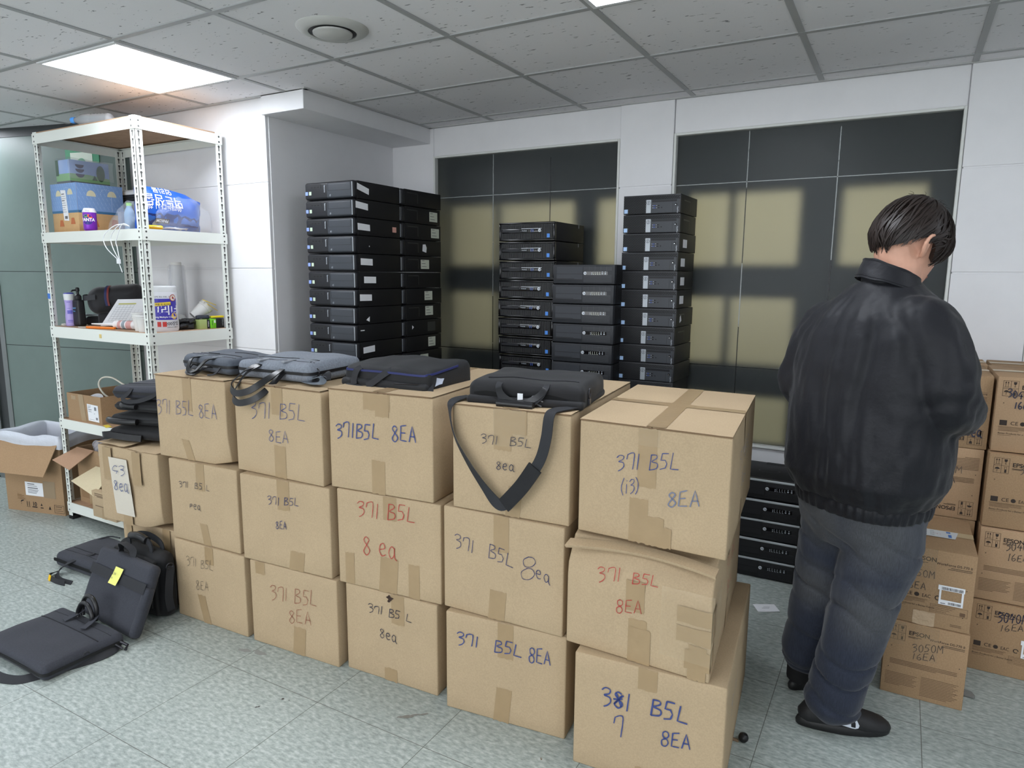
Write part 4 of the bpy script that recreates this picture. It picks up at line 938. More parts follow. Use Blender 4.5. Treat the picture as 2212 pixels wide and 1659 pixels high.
def on_pouch(verts): # map (s along y, v up) local metres onto the front of the pouch
    out=[]
    for s,v in verts:
        p=fpos(max(0,min(1,s/LEN_)),max(0,min(1,v/HT))); out.append(p+Vector((.0022,0,0)))
    return out
def pouch_text(s,size,yc,zc,name,m,bold=0.0):
    q=MB(); text_mesh(q,s,size,(0,0,0),(1,0,0),(0,1,0),align='CENTER',bold=bold,off=0)
    mb=MB(); mb.add(on_pouch([(yc-x,zc-y) for x,y,_ in q.v]),q.f); mb.build(name,m,t,smooth=0)
LW=MATS['lettering_white']
pouch_text('먹는샘물',.058,.13,.165,'pouch_lettering',LW,.012)
pouch_text('얼린물',.04,.13,.212,'pouch_lettering',LW,.012)
pouch_text('쓸때는다시 해',.032,.13,.128,'pouch_lettering',LW,.004)
mb=MB(); prof=[(.02+i*.02,.07+.018*abs(sin(i*1.9))) for i in range(17)]
mb.add(on_pouch([(s,.03) for s,_ in prof]+[(s,v) for s,v in prof]),[(i,i+1,18+i,17+i) for i in range(16)]); mb.build('printed_mountains',mat('pouch_navy',(28,52,132),.35),t,smooth=0)
mb=MB(); mb.add(on_pouch([(.08,.036),(.16,.036),(.155,.058),(.075,.06)]),[(0,1,2,3)]); mb.build('dark_badge',mat('badge_maroon',(52,22,26),.4),t,smooth=0)
pouch_text('PINKOM',.018,.117,.053,'badge_lettering',LW,.02)
tb=thing('plastic_bag','crinkled clear plastic bag spilling around the blue pouch on the shelf','bag',(-3.38,2.30,S2Z))
mb=MB()
def bag1(a,b):
    an=a*2*pi; r=1+.14*noise.noise(Vector((cos(an)*2,sin(an)*2,b*3)))
    prof_=[(0.98,0.0),(1.0,.2),(.92,.5),(.7,.8),(.35,1.0)]; q=b*4; i=min(3,int(q)); f=q-i
    rr=prof_[i][0]*(1-f)+prof_[i+1][0]*f; zz=prof_[i][1]*(1-f)+prof_[i+1][1]*f
    p=Vector((.048*rr*r*cos(an)-.0,.17*rr*r*sin(an)+.10,.004+.175*zz)); return p+.016*noise.noise_vector(p*22)*min(1,b*4)
mb.grid(40,22,bag1); mb.build('bag_film',plastic_bag,tb,smooth=1.5)
mb=MB(); mb.add([(.0+.045*a,-.12+.22*b,.004+.012*noise.noise(Vector((a*4,b*7,1)))+.01) for b in [i/14 for i in range(15)] for a in [i/5 for i in range(6)]],[(j*6+i,j*6+i+1,j*6+i+7,j*6+i+6) for j in range(14) for i in range(5)]); mb.build('bag_hem',mat('bag_hem_white',(214,222,230),.3,alpha=.55),tb,smooth=1.5)
mb=MB(); mb.soft(.05,.09,.02,.009,k=2,fn=lambda o:o+Vector((.008,-.085,.004))); mb.build('yellow_sachet',mat('yellow_plastic',(238,196,32),.4),tb,weld=True,smooth=.8)
t=thing('plastic_bag','translucent bag with a small water bottle inside, left of the front post','bag',(-3.62,2.23,S2Z))
mb=MB()
def bag2(a,b):
    an=a*2*pi; rr=(1,1.0,.8,.5,.2)[min(4,int(b*4))]*(1-(b*4)%1 if b<1 else 1)+((1.0,.8,.5,.2,.2)[min(4,int(b*4))]*((b*4)%1 if b<1 else 0))
    p=Vector((.12*rr*cos(an)-.02*0+.05*b,.075*rr*sin(an),.004+.15*b)); return p+.016*noise.noise_vector(p*20+Vector((3,1,0)))*min(1,b*4)
mb.grid(32,16,bag2); mb.build('bag_film',plastic_bag,t,smooth=1.5)
b=MB(); b.lathe([(.001,.004),(.026,.004),(.027,.06),(.027,.085),(.022,.105),(.012,.125),(.012,.132),(.001,.132)],20,c=(.035,0,0)); b.build('small_bottle',mat('bottle_pale_blue',(150,186,222),.2,trans=.3),t,smooth=.8)
b=MB(); b.lathe([(.0135,.13),(.0135,.146),(.001,.147)],16,c=(.035,0,0)); b.build('bottle_cap',mat('cap_green',(128,190,64),.4),t,smooth=.6)
b=MB(); b.box(-.02,-.03,.004,.012,.02,.10); b.build('grey_carton',mat('grey_blue_card',(122,130,150),.6),t)
# ---- cable ties looped through the shelf front
tie=mat('white_nylon',(232,234,236),.4)
t=thing('cable_ties','three looped white cable ties hanging over the shelf edge','cable tie',(-3.38,2.100,S2Z))
for i,(dx,dz) in enumerate(((-.19,-.03),(-.13,-.035),(-.09,-.06))):
    P=[(.0,-.004,.012),(dx*.45,-.016,.02),(dx,-.022,dz),(dx*.95,-.022,-.09),(-.085+.004*i,-.02,-.155)]
    MB().tube(smooth_path(P,8),.0022,8).build('loop',tie,t,smooth=1)
mb=MB(); mb.box(-.094,-.026,-.172,-.074,-.016,-.150); mb.tube([(-.084,-.02,-.17),(-.062,-.02,-.215)],.0018,6); mb.build('tie_head',tie,t,smooth=.5)
# ================= shelf at chest height
# purple spray can
t=thing('spray_can','lilac deodorant spray can with a dark blue top on the chest-high shelf','spray can',(-4.150,2.185,S1Z))
MB().lathe([(.001,0),(.024,0),(.0262,.004),(.0262,.055),(.0235,.085),(.0225,.115),(.0255,.148)],32).build('can_body',mat('lilac',(178,164,222),.35,var=(9,.06)),t,smooth=.8)
MB().lathe([(.0256,.147),(.0275,.172),(.0272,.182),(.0262,.182),(.0255,.147)],32).build('white_collar',WHITE_PLASTIC,t,smooth=.8)
MB().lathe([(.0262,.180),(.0255,.186),(.02,.19),(.001,.1905)],32).build('cap',mat('indigo_cap',(66,70,160),.35),t,smooth=.8)
for q,(z,w_,h_) in enumerate(((.135,.02,.003),(.07,.026,.02),(.03,.026,.004),(.022,.026,.003),(.10,.016,.002))):
    mb=MB(); aa=[radians(-60)+i*w_/.027/4 for i in range(5)]; rr=.0268; mb.add([(rr*cos(a),rr*sin(a),z) for a in aa]+[(rr*cos(a),rr*sin(a),z+h_) for a in aa],[(i,i+1,6+i,5+i) for i in range(4)])
    mb.build('label_band',mat('indigo_print',(104,100,190),.5),t,smooth=0)
# black pump bottle
t=thing('pump_bottle','black pump bottle with blue lettering beside the lilac spray can','bottle',(-4.095,2.205,S1Z))
pbk=mat('matt_black_bottle',(28,28,31),.45)
b=MB(); b.soft(.068,.045,.150,.012,k=3,fn=lambda o:Vector((o.x*(1-.16*o.z/.15),o.y*(1-.1*o.z/.15),o.z))); b.build('bottle_body',pbk,t,weld=True,smooth=.9)
MB().lathe([(.016,.149),(.018,.152),(.018,.17),(.012,.178),(.007,.182),(.007,.196),(.0105,.198),(.0105,.214),(.007,.219),(.001,.22)],24).build('pump_head',pbk,t,smooth=.6)
mb=MB(); mb.tube([(0,0,.205),(.0,-.028,.203),(.0,-.034,.196)],.0045,10); mb.build('pump_spout',pbk,t,smooth=1)
mb=MB(); text_mesh(mb,'BODY',.012,(-.02,-.0232,.098),X,ZV,bold=.02); text_mesh(mb,'AQUA',.0085,(-.02,-.0234,.083),X,ZV,bold=.02); mb.build('bottle_lettering',mat('lettering_blue',(110,170,220),.4),t,smooth=0)
# black toiletry bag
blk_fab=mat('black_nylon',(34,34,38),.72,bump=(240,.2,.001),sheen=.2)
t=thing('toiletry_bag','rounded black toiletry bag with a red and navy band and end loop','bag',(-4.02,2.385,S1Z+.075),rz=atan2(.85,.53)-radians(4))
b=MB(); b.soft(.29,.16,.155,.06,k=8,fn=lambda o:blob(o,.008,14)+Vector((0,0,.012*sin(o.x*9)))); b.build('bag_body',blk_fab,t,weld=True,smooth=1.5)
mb=MB(); P=[(-.035,-.080,.04),(-.04,-.081,.08),(-.038,-.073,.12),(-.035,-.05,.142),(-.03,.0,.153)]
mb.ribbon(smooth_path(P,5),(.005,0,0),.003); mb.build('red_stripe',mat('dark_red_tape',(122,52,50),.6),t,smooth=1)
mb=MB(); mb.ribbon([Vector(p)+Vector((-.011,-.0005,0)) for p in smooth_path(P,5)],(.006,0,0),.003); mb.build('navy_stripe',mat('navy_tape',(40,46,92),.6),t,smooth=1)
mb=MB(); mb.ribbon(smooth_path([(-.135,.05,.085),(-.158,.03,.088),(-.166,-.02,.086),(-.158,-.06,.084),(-.1,-.084,.09)],6),(0,0,.015),.003); mb.build('end_loop',mat('dark_webbing',(44,45,50),.6),t,smooth=1)
mb=MB(); ring(mb,.1,.06,.007,.009,-.086); mb.build('round_emblem',silver,t,smooth=0)
b=MB(); b.soft(.16,.10,.075,.02,k=2,fn=lambda o:o+Vector((-.02,0,-.075))); b.build('bag_base',blk_fab,t,weld=True,smooth=1)
# printed sheet leaning on it
t=thing('paper_sheet','printed sheet with a table leaning against the black toiletry bag','paper',(-3.93,2.225,S1Z+.006))
pu=Vector((.60,.32,.02)).normalized(); pv=Vector((-.18,.42,.75)).normalized()
def pap(a,b): return pu*(.21*a+.05*b)+pv*(.17*b)+Vector((.3,-.5,0))*(.02*sin(a*3)*b)
mb=MB(); mb.grid(12,10,pap); mb.build('sheet',PAPER,t,smooth=1.5)
pn=pu.cross(pv).normalized()
def pline(mb,a0,b0,a1,b1,w):
    p,q=pap(a0,b0),pap(a1,b1); d=(q-p).normalized(); n=pn.cross(d)*w
    k=6; vs=[]
    for i in range(k+1):
        f=i/k; c=pap(a0+(a1-a0)*f,b0+(b1-b0)*f)+pn*.0008; vs+=[c-n,c+n]
    mb.add(vs,[(2*i,2*i+2,2*i+3,2*i+1) for i in range(k)])
mb=MB()
for q in range(8): pline(mb,.12,.18+.085*q,.6,.18+.085*q,.0005)
for q in range(6): pline(mb,.12+.096*q,.18,.12+.096*q,.78,.0005)
for q in range(3): pline(mb,.7+.1*q,.1,.7+.1*q,.6,.0004)
mb.build('printed_table',mat('print_grey',(140,142,150),.8),t,smooth=0)
mb=MB(); pline(mb,.12,.82,.62,.82,.004); mb.build('yellow_header',mat('print_olive',(190,186,104),.8),t,smooth=0)
# sealant tube
t=thing('sealant_tube','white sealant cartridge with a long nozzle lying on the shelf','tube',(-3.73,2.195,S1Z+.0235),rz=radians(14))
a=MB(); a.T=Matrix.Rotation(radians(90),4,'Y'); a.lathe([(.001,0),(.023,0),(.0235,.004),(.0235,.165),(.02,.168),(.001,.168)],28); a.build('cartridge',mat('tube_white',(224,220,220),.4,var=(16,.1)),t,smooth=.6)
a=MB(); a.T=Matrix.Rotation(radians(-90),4,'Y'); a.lathe([(.012,0),(.011,.01),(.009,.02),(.003,.165),(.001,.166)],20); a.build('nozzle',WHITE_PLASTIC,t,smooth=.8)
a=MB(); a.T=Matrix.Rotation(radians(90),4,'Y')
for z0,z1 in ((.03,.05),(.085,.12)): a.lathe([(.0237,z0),(.0239,z0+.001),(.0239,z1),(.0237,z1)],28)
a.build('pink_bands',mat('tube_pink',(206,156,152),.5),t,smooth=.6)
a=MB(); a.T=Matrix.Rotation(radians(90),4,'Y'); a.lathe([(.0237,.058),(.0239,.059),(.0239,.078),(.0237,.078)],28); a.build('grey_band',mat('tube_grey',(138,150,158),.5),t,smooth=.6)
# orange cutter, white stick
t=thing('utility_cutter','orange plastic cutter lying flat near the shelf edge','cutter',(-3.80,2.155,S1Z),rz=radians(10))
b=MB(); b.soft(.20,.03,.012,.005,k=4,fn=lambda o:Vector((o.x,o.y*(1-.5*max(0,o.x/.1)),o.z))); b.build('cutter_body',mat('orange_plastic',(232,126,28),.4),t,weld=True,smooth=.8)
t=thing('plastic_stick','thin pale stick lying beside the orange cutter','stick',(-3.965,2.150,S1Z),rz=radians(6)); MB().box(-.04,-.004,0,.045,.004,.004).build('stick',mat('pale_grey_plastic',(206,208,208),.5),t)
t=thing('plaster_lump','small whitish lump at the left end of the chest-high shelf','lump',(-4.175,2.155,S1Z)); b=MB(); b.soft(.026,.02,.014,.006,k=2,fn=lambda o:blob(o,.004,60)); b.build('lump',mat('chalky',(200,196,184),.9),t,weld=True,smooth=1)
# items in the dark behind
t=thing('black_pouch','dark low pouch with a pale tray behind the pump bottle','pouch',(-4.12,2.31,S1Z),rz=radians(40)); b=MB(); b.soft(.10,.07,.05,.02,k=3,fn=lambda o:blob(o,.006,20)); b.build('pouch_body',blk_fab,t,weld=True,smooth=1)
b=MB(); b.soft(.09,.06,.012,.005,k=2,fn=lambda o:o+Vector((0,0,.052))); b.build('pale_tray',mat('grey_tray',(150,160,164),.3),t,weld=True,smooth=.8)
# paper cups
cup_m=mat('paper_cup_white',(222,221,218),.6)
def cup(name,label,loc,n,h,r0,r1,rot=None,group=None,step=.010,inside=None):
    t=thing(name,label,'cup',loc,rot=rot,group=group)
    b=MB(); b.lathe([(.001,.003),(r0*.96,.003),(r0,.0),(r1,h),(r1+.003,h+.001),(r1+.0035,h+.004),(r1+.001,h+.006),(r1-.002,h+.003),(r0-.002,.006),(.001,.0065)],32); b.build('cup',cup_m,t,smooth=.7)
    for k in range(1,n):
        b=MB(); z=h+step*k; b.lathe([(r1-.001,z-step+.005),(r1,z),(r1+.003,z+.001),(r1+.0035,z+.004),(r1+.001,z+.006),(r1-.002,z+.003),(r1-.004,z-step+.006)],32); b.build('nested_cup_rim',cup_m,t,smooth=.7)
    return t
cup('paper_cup','stack of white paper cups close to the front post, the lower one','%',0,0,0,0) if 0 else None
cup('paper_cup','short white paper cup stack directly by the front post',(-3.430,2.163,S1Z),2,.066,.0235,.033)
cup('paper_cup','taller white paper cup stack just left of the front post',(-3.510,2.195,S1Z),3,.07,.025,.0355)
t=thing('cup_sleeve','tall tube of upturned paper cups in a clear sleeve behind the wipes tub','cups',(-3.60,2.49,S1Z))
b=MB(); b.lathe([(.037,.0),(.039,.004),(.027,.36),(.026,.365),(.001,.365)],28); b.build('cup_column',cup_m,t,smooth=.6)
b=MB(); b.lathe([(.046,.0),(.047,.2),(.045,.34),(.038,.35),(.037,.35),(.044,.2),(.043,0)],28); b.build('clear_sleeve',wrap_m,t,smooth=1)
# wipes tub
t=thing('wipes_tub','white tub of cleaning wipes with a violet label next to the front post','tub',(-3.398,2.262,S1Z))
r=.068
MB().lathe([(.001,0),(r*.93,0),(r*.96,.006),(r,.012),(r*.985,.205),(r*.93,.21),(.001,.21)],48).build('tub_body',mat('tub_white',(228,228,234),.4),t,smooth=.6)
MB().lathe([(r*.98,.205),(r*.99,.208),(r*.975,.232),(r*.9,.238),(.001,.239)],48).build('lid',WHITE_PLASTIC,t,smooth=.6)
AZ=radians(-29)      # direction of the label centre
def cpatch(mb,r_,a0,a1,z0,z1,n=14,sh=0):
    aa=[a0+(a1-a0)*i/n for i in range(n+1)]; mb.add([(r_*cos(a),r_*sin(a),z0+sh*i/n) for i,a in enumerate(aa)]+[(r_*cos(a),r_*sin(a),z1+sh*i/n) for i,a in enumerate(aa)],[(i,i+1,n+2+i,n+1+i) for i in range(n)])
mb=MB(); cpatch(mb,r*1.006,AZ-1.35,AZ+.95,.062,.172,24); mb.build('violet_label',mat('label_violet',(66,56,168),.4),t,smooth=0)
mb=MB(); cpatch(mb,r*1.010,AZ-1.1,AZ+.42,.131,.148,14,.008); mb.build('yellow_strip',mat('label_yellow',(236,204,60),.5),t,smooth=0)
mb=MB(); cyl_text(mb,'크리너',.052,r*1.012,.093,AZ+.02,bold=.02); cyl_text(mb,'Strong Multiple Cleaner',.0125,r*1.012,.073,AZ-.08,bold=.01); mb.build('label_lettering',LW,t,smooth=0)
mb=MB(); cyl_text(mb,'때·찌든때를 싹 제거하는',.0115,r*1.013,.138,AZ-.32,bold=.01); cyl_text(mb,'200장입',.022,r*1.006,.034,AZ+.50,bold=.012); cyl_text(mb,'200mm×180mm',.0095,r*1.006,.02,AZ+.52); cyl_text(mb,'살균력, 청소 전용, 고급형',.0095,r*1.006,.178,AZ-.1); mb.build('dark_lettering',mat('label_dark',(46,44,60),.5),t,smooth=0)
mb=MB()
for da in (-.62,-.24,): cpatch(mb,r*1.008,AZ+da,AZ+da+.28,.026,.052,5)
mb.build('red_icons',mat('label_red',(198,58,52),.5),t,smooth=0)
def cdisc(mb,r_,a,z,rad,n=20,inner=0):
    if inner: mb.add([(r_*cos(a+q*cos(i*2*pi/n)/r_),r_*sin(a+q*cos(i*2*pi/n)/r_),z+q*sin(i*2*pi/n)) for q in (rad,inner) for i in range(n)],[(i,(i+1)%n,n+(i+1)%n,n+i) for i in range(n)])
    else: mb.add([(r_*cos(a+rad*cos(i*2*pi/n)/r_),r_*sin(a+rad*cos(i*2*pi/n)/r_),z+rad*sin(i*2*pi/n)) for i in range(n)],[tuple(range(n))])
mb=MB(); cdisc(mb,r*1.016,AZ+.62,.176,.018); mb.build('seal_disc',mat('seal_cream',(236,226,214),.5),t,smooth=0)
mb=MB(); cdisc(mb,r*1.018,AZ+.62,.176,.018,inner=.0145); cdisc(mb,r*1.018,AZ+.62,.176,.006); mb.build('seal_ring',mat('seal_red',(168,64,52),.5),t,smooth=0)
mb=MB(); cdisc(mb,r*1.016,AZ+.66,.082,.017); mb.build('gold_badge',mat('badge_gold',(226,186,96),.4),t,smooth=0)
# gloves, small boxes, cup on its side
t=thing('work_gloves','pair of black coated gloves on the shelf beside the wipes tub','gloves',(-3.405,2.385,S1Z),rz=radians(70))
rub=mat('black_rubber_glove',(30,30,33),.38)
for q,(ox,oy,rz) in enumerate(((0,0,0),(.035,.025,.25))):
    b=MB(); b.T=Matrix.Translation((ox,oy,.004+q*.022))@Matrix.Rotation(rz,4,'Z'); b.soft(.085,.075,.03,.013,k=4,fn=lambda o:blob(o,.006,30)); 
    for k,(yy,ln,an) in enumerate(((-.028,.055,-.15),(-.01,.065,-.03),(.01,.062,.05),(.028,.05,.2))):
        b.tube(smooth_path([(-.03,yy,.016),(-.05-ln*.4,yy+an*.03,.02),(-.045-ln,yy+an*.06,.010)],4),[.0095]*6+[.0095,.009,.006],8)
    b.tube(smooth_path([(.0,-.034,.016),(-.02,-.055,.02),(-.045,-.062,.014)],4),.009,8)
    b.build('glove',rub,t,smooth=1)
lime=mat('lime_box',(118,204,44),.45); sage=mat('sage_box',(164,180,112),.5); bkbox=mat('black_box',(32,34,36),.5)
def sbox(label,y0,y1,h,m,txt=None,x=-3.345,dx=.07):
    t=thing('small_box',label,'box',(x-dx,y0,S1Z)); MB().box(0,0,0,dx,y1-y0,h).build('box_body',m,t,bevel=.0015)
    return t
t=sbox('sage green box end facing out beside the black gloves',2.432,2.478,.052,sage); mb=MB(); mb.box(.0703,.0,0.001,.0708,-.0001,.05); 
t=sbox('small black box between the sage and lime boxes',2.480,2.496,.05,bkbox); mb=MB(); text_mesh(mb,'GeForce',.0085,(.0702,.003,.042),(0,0,-1),Y,bold=.02); mb.build('box_lettering',LW,t,smooth=0)
t=sbox('bright lime green small box on the chest-high shelf',2.498,2.536,.053,lime); mb=MB(); text_mesh(mb,'Series',.012,(.0702,.010,.046),(0,0,-1),Y,bold=.02); mb.build('box_lettering',mat('lettering_dgreen',(40,90,24),.5),t,smooth=0)
mb=MB(); mb.add([(.0706,.024,.03),(.0706,.034,.03),(.0706,.034,.045),(.0706,.024,.045)],[(0,1,2,3)]); mb.build('white_mark',LW,t,smooth=0)
t=sbox('small black box with grey side lettering at the right end of the shelf',2.538,2.588,.053,bkbox); mb=MB(); text_mesh(mb,'GALAX',.0115,(.0702,.036,.05),(0,0,-1),Y,bold=.02); mb.build('box_lettering',silver,t,smooth=0)
t=cup('paper_cup','paper cup tipped over with coffee sachets spilling, above the small boxes',(-3.43,2.455,S1Z+.066),4,.075,.026,.037,rot=(radians(-52),0,radians(-20)),step=.006)
ysach=mat('coffee_sachet_yellow',(226,198,74),.4)
for q,(p,rz,rx) in enumerate((((.03,.02,.105),.5,.3),((.03,-.01,.11),.2,.5))):
    mb=MB(); mb.T=Matrix.Translation(p)@Matrix.Rotation(rz,4,'Z')@Matrix.Rotation(rx,4,'X'); mb.box(-.006,-.04,0,.006,.04,.004); mb.build('coffee_sachet',ysach,t,bevel=.001)
t=thing('coffee_sachet','yellow sachet lying over the black box at the shelf end','sachet',(-3.37,2.56,S1Z+.056),rz=radians(75)); b=MB(); b.soft(.075,.028,.012,.005,k=2); b.build('sachet',mat('sachet_yellow',(240,212,40),.4),t,weld=True,smooth=.8)
t=thing('folded_strap','dark folded strap lying over the sage and lime boxes','strap',(-3.375,2.47,S1Z+.0555),rz=radians(80)); b=MB(); b.soft(.075,.03,.018,.007,k=3,fn=lambda o:blob(o,.006,40)); b.build('strap_lump',mat('navy_rubber',(44,48,60),.5),t,weld=True,smooth=1)
t=thing('crumpled_film','crumpled pale plastic film behind the black gloves','film',(-3.49,2.42,S1Z)); b=MB(); b.soft(.08,.10,.075,.03,k=6,fn=lambda o:blob(o,.022,24)); b.build('film',mat('pale_film',(206,208,206),.3,alpha=.7),t,weld=True,smooth=.5)
# ================= shelf at knee height: open carton of bits
t=thing('cardboard_box','open brown carton tray of odds and ends on the lower shelf board','box',(-4.158,2.128,S3Z))
w_,d_,h_=.335,.30,.155; th=.004
mb=MB(); mb.box(0,0,0,w_,d_,th); mb.box(0,0,th,w_,th,h_); mb.box(0,d_-th,th,w_,d_,h_); mb.box(0,th,th,th,d_-th,h_); mb.box(w_-th,th,th,w_,d_-th,h_); mb.build('tray',card2,t,smooth=0)
tape(t,Vector((0,-.0004,0)),X,ZV,.135,.002,.185,h_,seed=61,skew=-.02); tape(t,Vector((0,-.0004,0)),X,ZV,.045,h_-.035,.09,h_-.012,seed=62)
mb=MB(); face_quads(mb,Vector((0,-.001,0)),X,ZV,[[(.205,.012),(.31,.010),(.307,.105),(.20,.108)]],.0004); l=mb.build('shipping_label',PAPER,t,smooth=0)
mb=MB()
for q,(a,b_,w2,h2) in enumerate(((.21,.098,.03,.002),(.21,.09,.025,.003),(.21,.084,.012,.003),(.21,.075,.034,.004),(.21,.068,.03,.002),(.21,.063,.035,.0015),(.265,.055,.008,.003),(.27,.075,.02,.02),(.215,.02,.05,.0015),(.28,.022,.018,.014))): face_quads(mb,Vector((0,-.001,0)),X,ZV,[R4(a,b_,a+w2,b_+h2)],.0009)
mb.build('label_print',mat('label_grey_print',(122,124,128),.8),l,smooth=0)
tt=thing('white_cable','pale cable loop rising out of the open carton tray','cable',(-3.97,2.25,S3Z+.10)); MB().tube(smooth_path([(.10,.03,.015),(.0,.0,.03),(-.055,-.01,.09),(-.035,.0,.135),(.03,.02,.14),(.10,.04,.105),(.13,.05,.085)],8),.0052,10).build('cable',mat('cream_cable',(214,210,196),.45),tt,smooth=1.2)
MB().tube([(.128,.049,.087),(.14,.053,.078)],.0075,10).build('cable_plug',mat('plug_black',(24,24,26),.5),tt,smooth=.6)
tt=thing('grey_adapter','grey plastic handset standing in the open carton tray','adapter',(-3.865,2.31,S3Z+.06)); b=MB(); b.T=Matrix.Rotation(.25,4,'Y'); b.soft(.05,.03,.125,.012,k=3); b.build('handset',mat('mid_grey_plastic',(112,118,120),.45),tt,weld=True,smooth=.9)
tt=thing('white_box','small white box sticking out of the open carton tray','box',(-3.89,2.355,S3Z+.01)); MB().box(-.02,0,0,.035,.045,.155).build('box_body',WHITE_PLASTIC,tt,bevel=.002)
tt=thing('tape_roll','yellow tape roll leaning in the carton tray by the shelf post','tape roll',(-3.87,2.405,S3Z+.11),rot=(radians(80),0,radians(60))); b=MB(); n=32
b.lathe([(.035,-.022),(.06,-.022),(.06,.022),(.035,.022)],n); b.build('roll',mat('yellow_tape',(208,190,44),.35),tt,smooth=.6)
b=MB(); b.lathe([(.034,-.0225),(.0365,-.0225),(.0365,.0225),(.034,.0225)],n); b.build('core',card2,tt,smooth=.6)
tt=thing('grey_tape_roll','clear grey tape roll lying inside the open carton tray','tape roll',(-4.04,2.22,S3Z+.09),rot=(radians(40),0,radians(20))); b=MB(); b.lathe([(.02,-.02),(.055,-.02),(.055,.02),(.02,.02)],n); b.build('roll',mat('smoky_tape',(140,138,140),.2),tt,smooth=.6)
tt=thing('paper_bundle','bundled papers filling the bottom of the carton tray','papers',(-4.15,2.136,S3Z+.0045)); MB().box(.002,.002,0,.315,.28,.075).build('papers',mat('dull_paper',(128,112,96),.9,var=(20,.2)),tt)
tt=thing('yellow_note','scrap of yellow paper peeking out under the tray corner','paper',(-3.80,2.112,S3Z+.0005),rz=radians(-15)); mb=MB(); mb.grid(6,3,lambda a,b:Vector((.07*a,.03*b,.003+.004*sin(a*4)*(1-b)))); mb.build('scrap',mat('yellow_scrap',(230,206,70),.6),tt,smooth=1)
# ================= bottom board: flapped cartons
def open_carton(name,label,x0,y0,z,w,d,h,m,rz=0,flaps=()):
    t=thing(name,label,'box',(x0,y0,z),rz); th=.004
    mb=MB(); mb.box(0,0,0,w,d,th); mb.box(0,0,th,w,th,h); mb.box(0,d-th,th,w,d,h); mb.box(0,th,th,th,d-th,h); mb.box(w-th,th,th,w,d-th,h); mb.build('box_walls',m,t,smooth=0)
    for (P,fm) in flaps:
        P=[Vector(p) for p in P]; nn=(P[1]-P[0]).cross(P[3]-P[0]).normalized()*.0035
        MB().hexa([P[0]-nn,P[1]-nn,P[2]-nn,P[3]-nn,P[0],P[1],P[2],P[3]]).build('flap',fm,t,smooth=0)
    return t
pinkcard=mat_card('dull_pink_cardboard',(172,138,112),.06); palecard=mat_card('pale_cardboard',(206,192,160),.04)
t=open_carton('cardboard_box','brown carton with folded-out flaps on the bottom shelf board','%',0,0,0,0,0,card2) if 0 else open_carton('cardboard_box','brown carton with folded-out flaps on the bottom shelf board',-4.165,2.155,S5Z,.40,.38,.33,card2,flaps=(
  ([(.015,.0,.33),(.185,-.0,.33),(.13,-.115,.235),(-.04,-.115,.27)],pinkcard),([(.20,-.004,.24),(.37,-.004,.24),(.345,-.11,.115),(.13,-.11,.17)],palecard)))
mb=MB(); face_quads(mb,Vector((0,-.0006,0)),X,ZV,[R4(.02,.03,.12,.09)],.0004); mb.build('faint_print_block',mat('card_print_brown',(142,112,80),.8),t,smooth=0)
tape(t,Vector((0,-.0004,0)),X,ZV,.10,.0,.15,.12,seed=71)
tt=thing('plastic_wrap','crumpled clear wrap with a red scrap in the flapped carton','wrap',(-3.95,2.20,S5Z+.30)); b=MB(); b.soft(.15,.09,.085,.035,k=8,fn=lambda o:blob(o,.026,26)); b.build('wrap_film',mat('clear_wrap_film',(220,218,226),.12,alpha=.4,bump=(40,1,.01)),tt,weld=True,smooth=.5)
b=MB(); b.soft(.03,.03,.02,.008,k=2,fn=lambda o:o+Vector((.05,-.02,.03))); b.build('red_scrap',mat('red_scrap',(176,46,66),.5),tt,weld=True,smooth=1)
t=thing('cardboard_box','small tan carton overhanging the bottom shelf beam beside the G3 carton','box',(-3.84,2.045,S5Z)); MB().box(0,0,0,.22,.10,.15).build('box_body',card,t,bevel=.003)
mb=MB()
for q,(a,b_,w2) in enumerate(((.03,.135,.10),(.03,.125,.13),(.05,.118,.09),(.03,.065,.10))): face_quads(mb,Vector((0,0,0)),X,ZV,[R4(a,b_,a+w2,b_+.005)],.001)
mb.build('printed_lines',mat('card_print_dark',(116,96,76),.8),t,smooth=0); tape(t,Vector((0,0,0)),X,ZV,.09,0,.135,.06,seed=72)
# ================= big carton with a white liner, left of the shelf
rzb=radians(13.5)
t=thing('cardboard_box','big open brown carton lined with a white bag, left of the shelf foot','box',(-4.715,2.012,0),rzb)
w_,d_,h_=.45,.30,.455; th=.005
mb=MB(); mb.box(0,0,0,w_,d_,th); mb.box(0,0,th,w_,th,h_); mb.box(0,d_-th,th,w_,d_,h_); mb.box(0,th,th,th,d_-th,h_); mb.box(w_-th,th,th,w_,d_-th,h_); mb.build('box_walls',card2,t,smooth=0)
def flap(P,m=card2):
    P=[Vector(p) for p in P]; nn=(P[1]-P[0]).cross(P[3]-P[0]).normalized()*.004
    MB().hexa([P[0]-nn,P[1]-nn,P[2]-nn,P[3]-nn,P[0],P[1],P[2],P[3]]).build('flap',m,t,smooth=0)
flap([(0.0,0,h_),(w_,0,h_),(w_-.012,-.105,h_-.185),(-.02,-.105,h_-.185)])
liner=mat('white_liner_bag',(222,226,236),.45,alpha=.82,bump=(18,.7,.01)); liner_in=mat('liner_shadow_side',(168,166,172),.5,alpha=.9,bump=(22,.8,.012))
mb=MB()
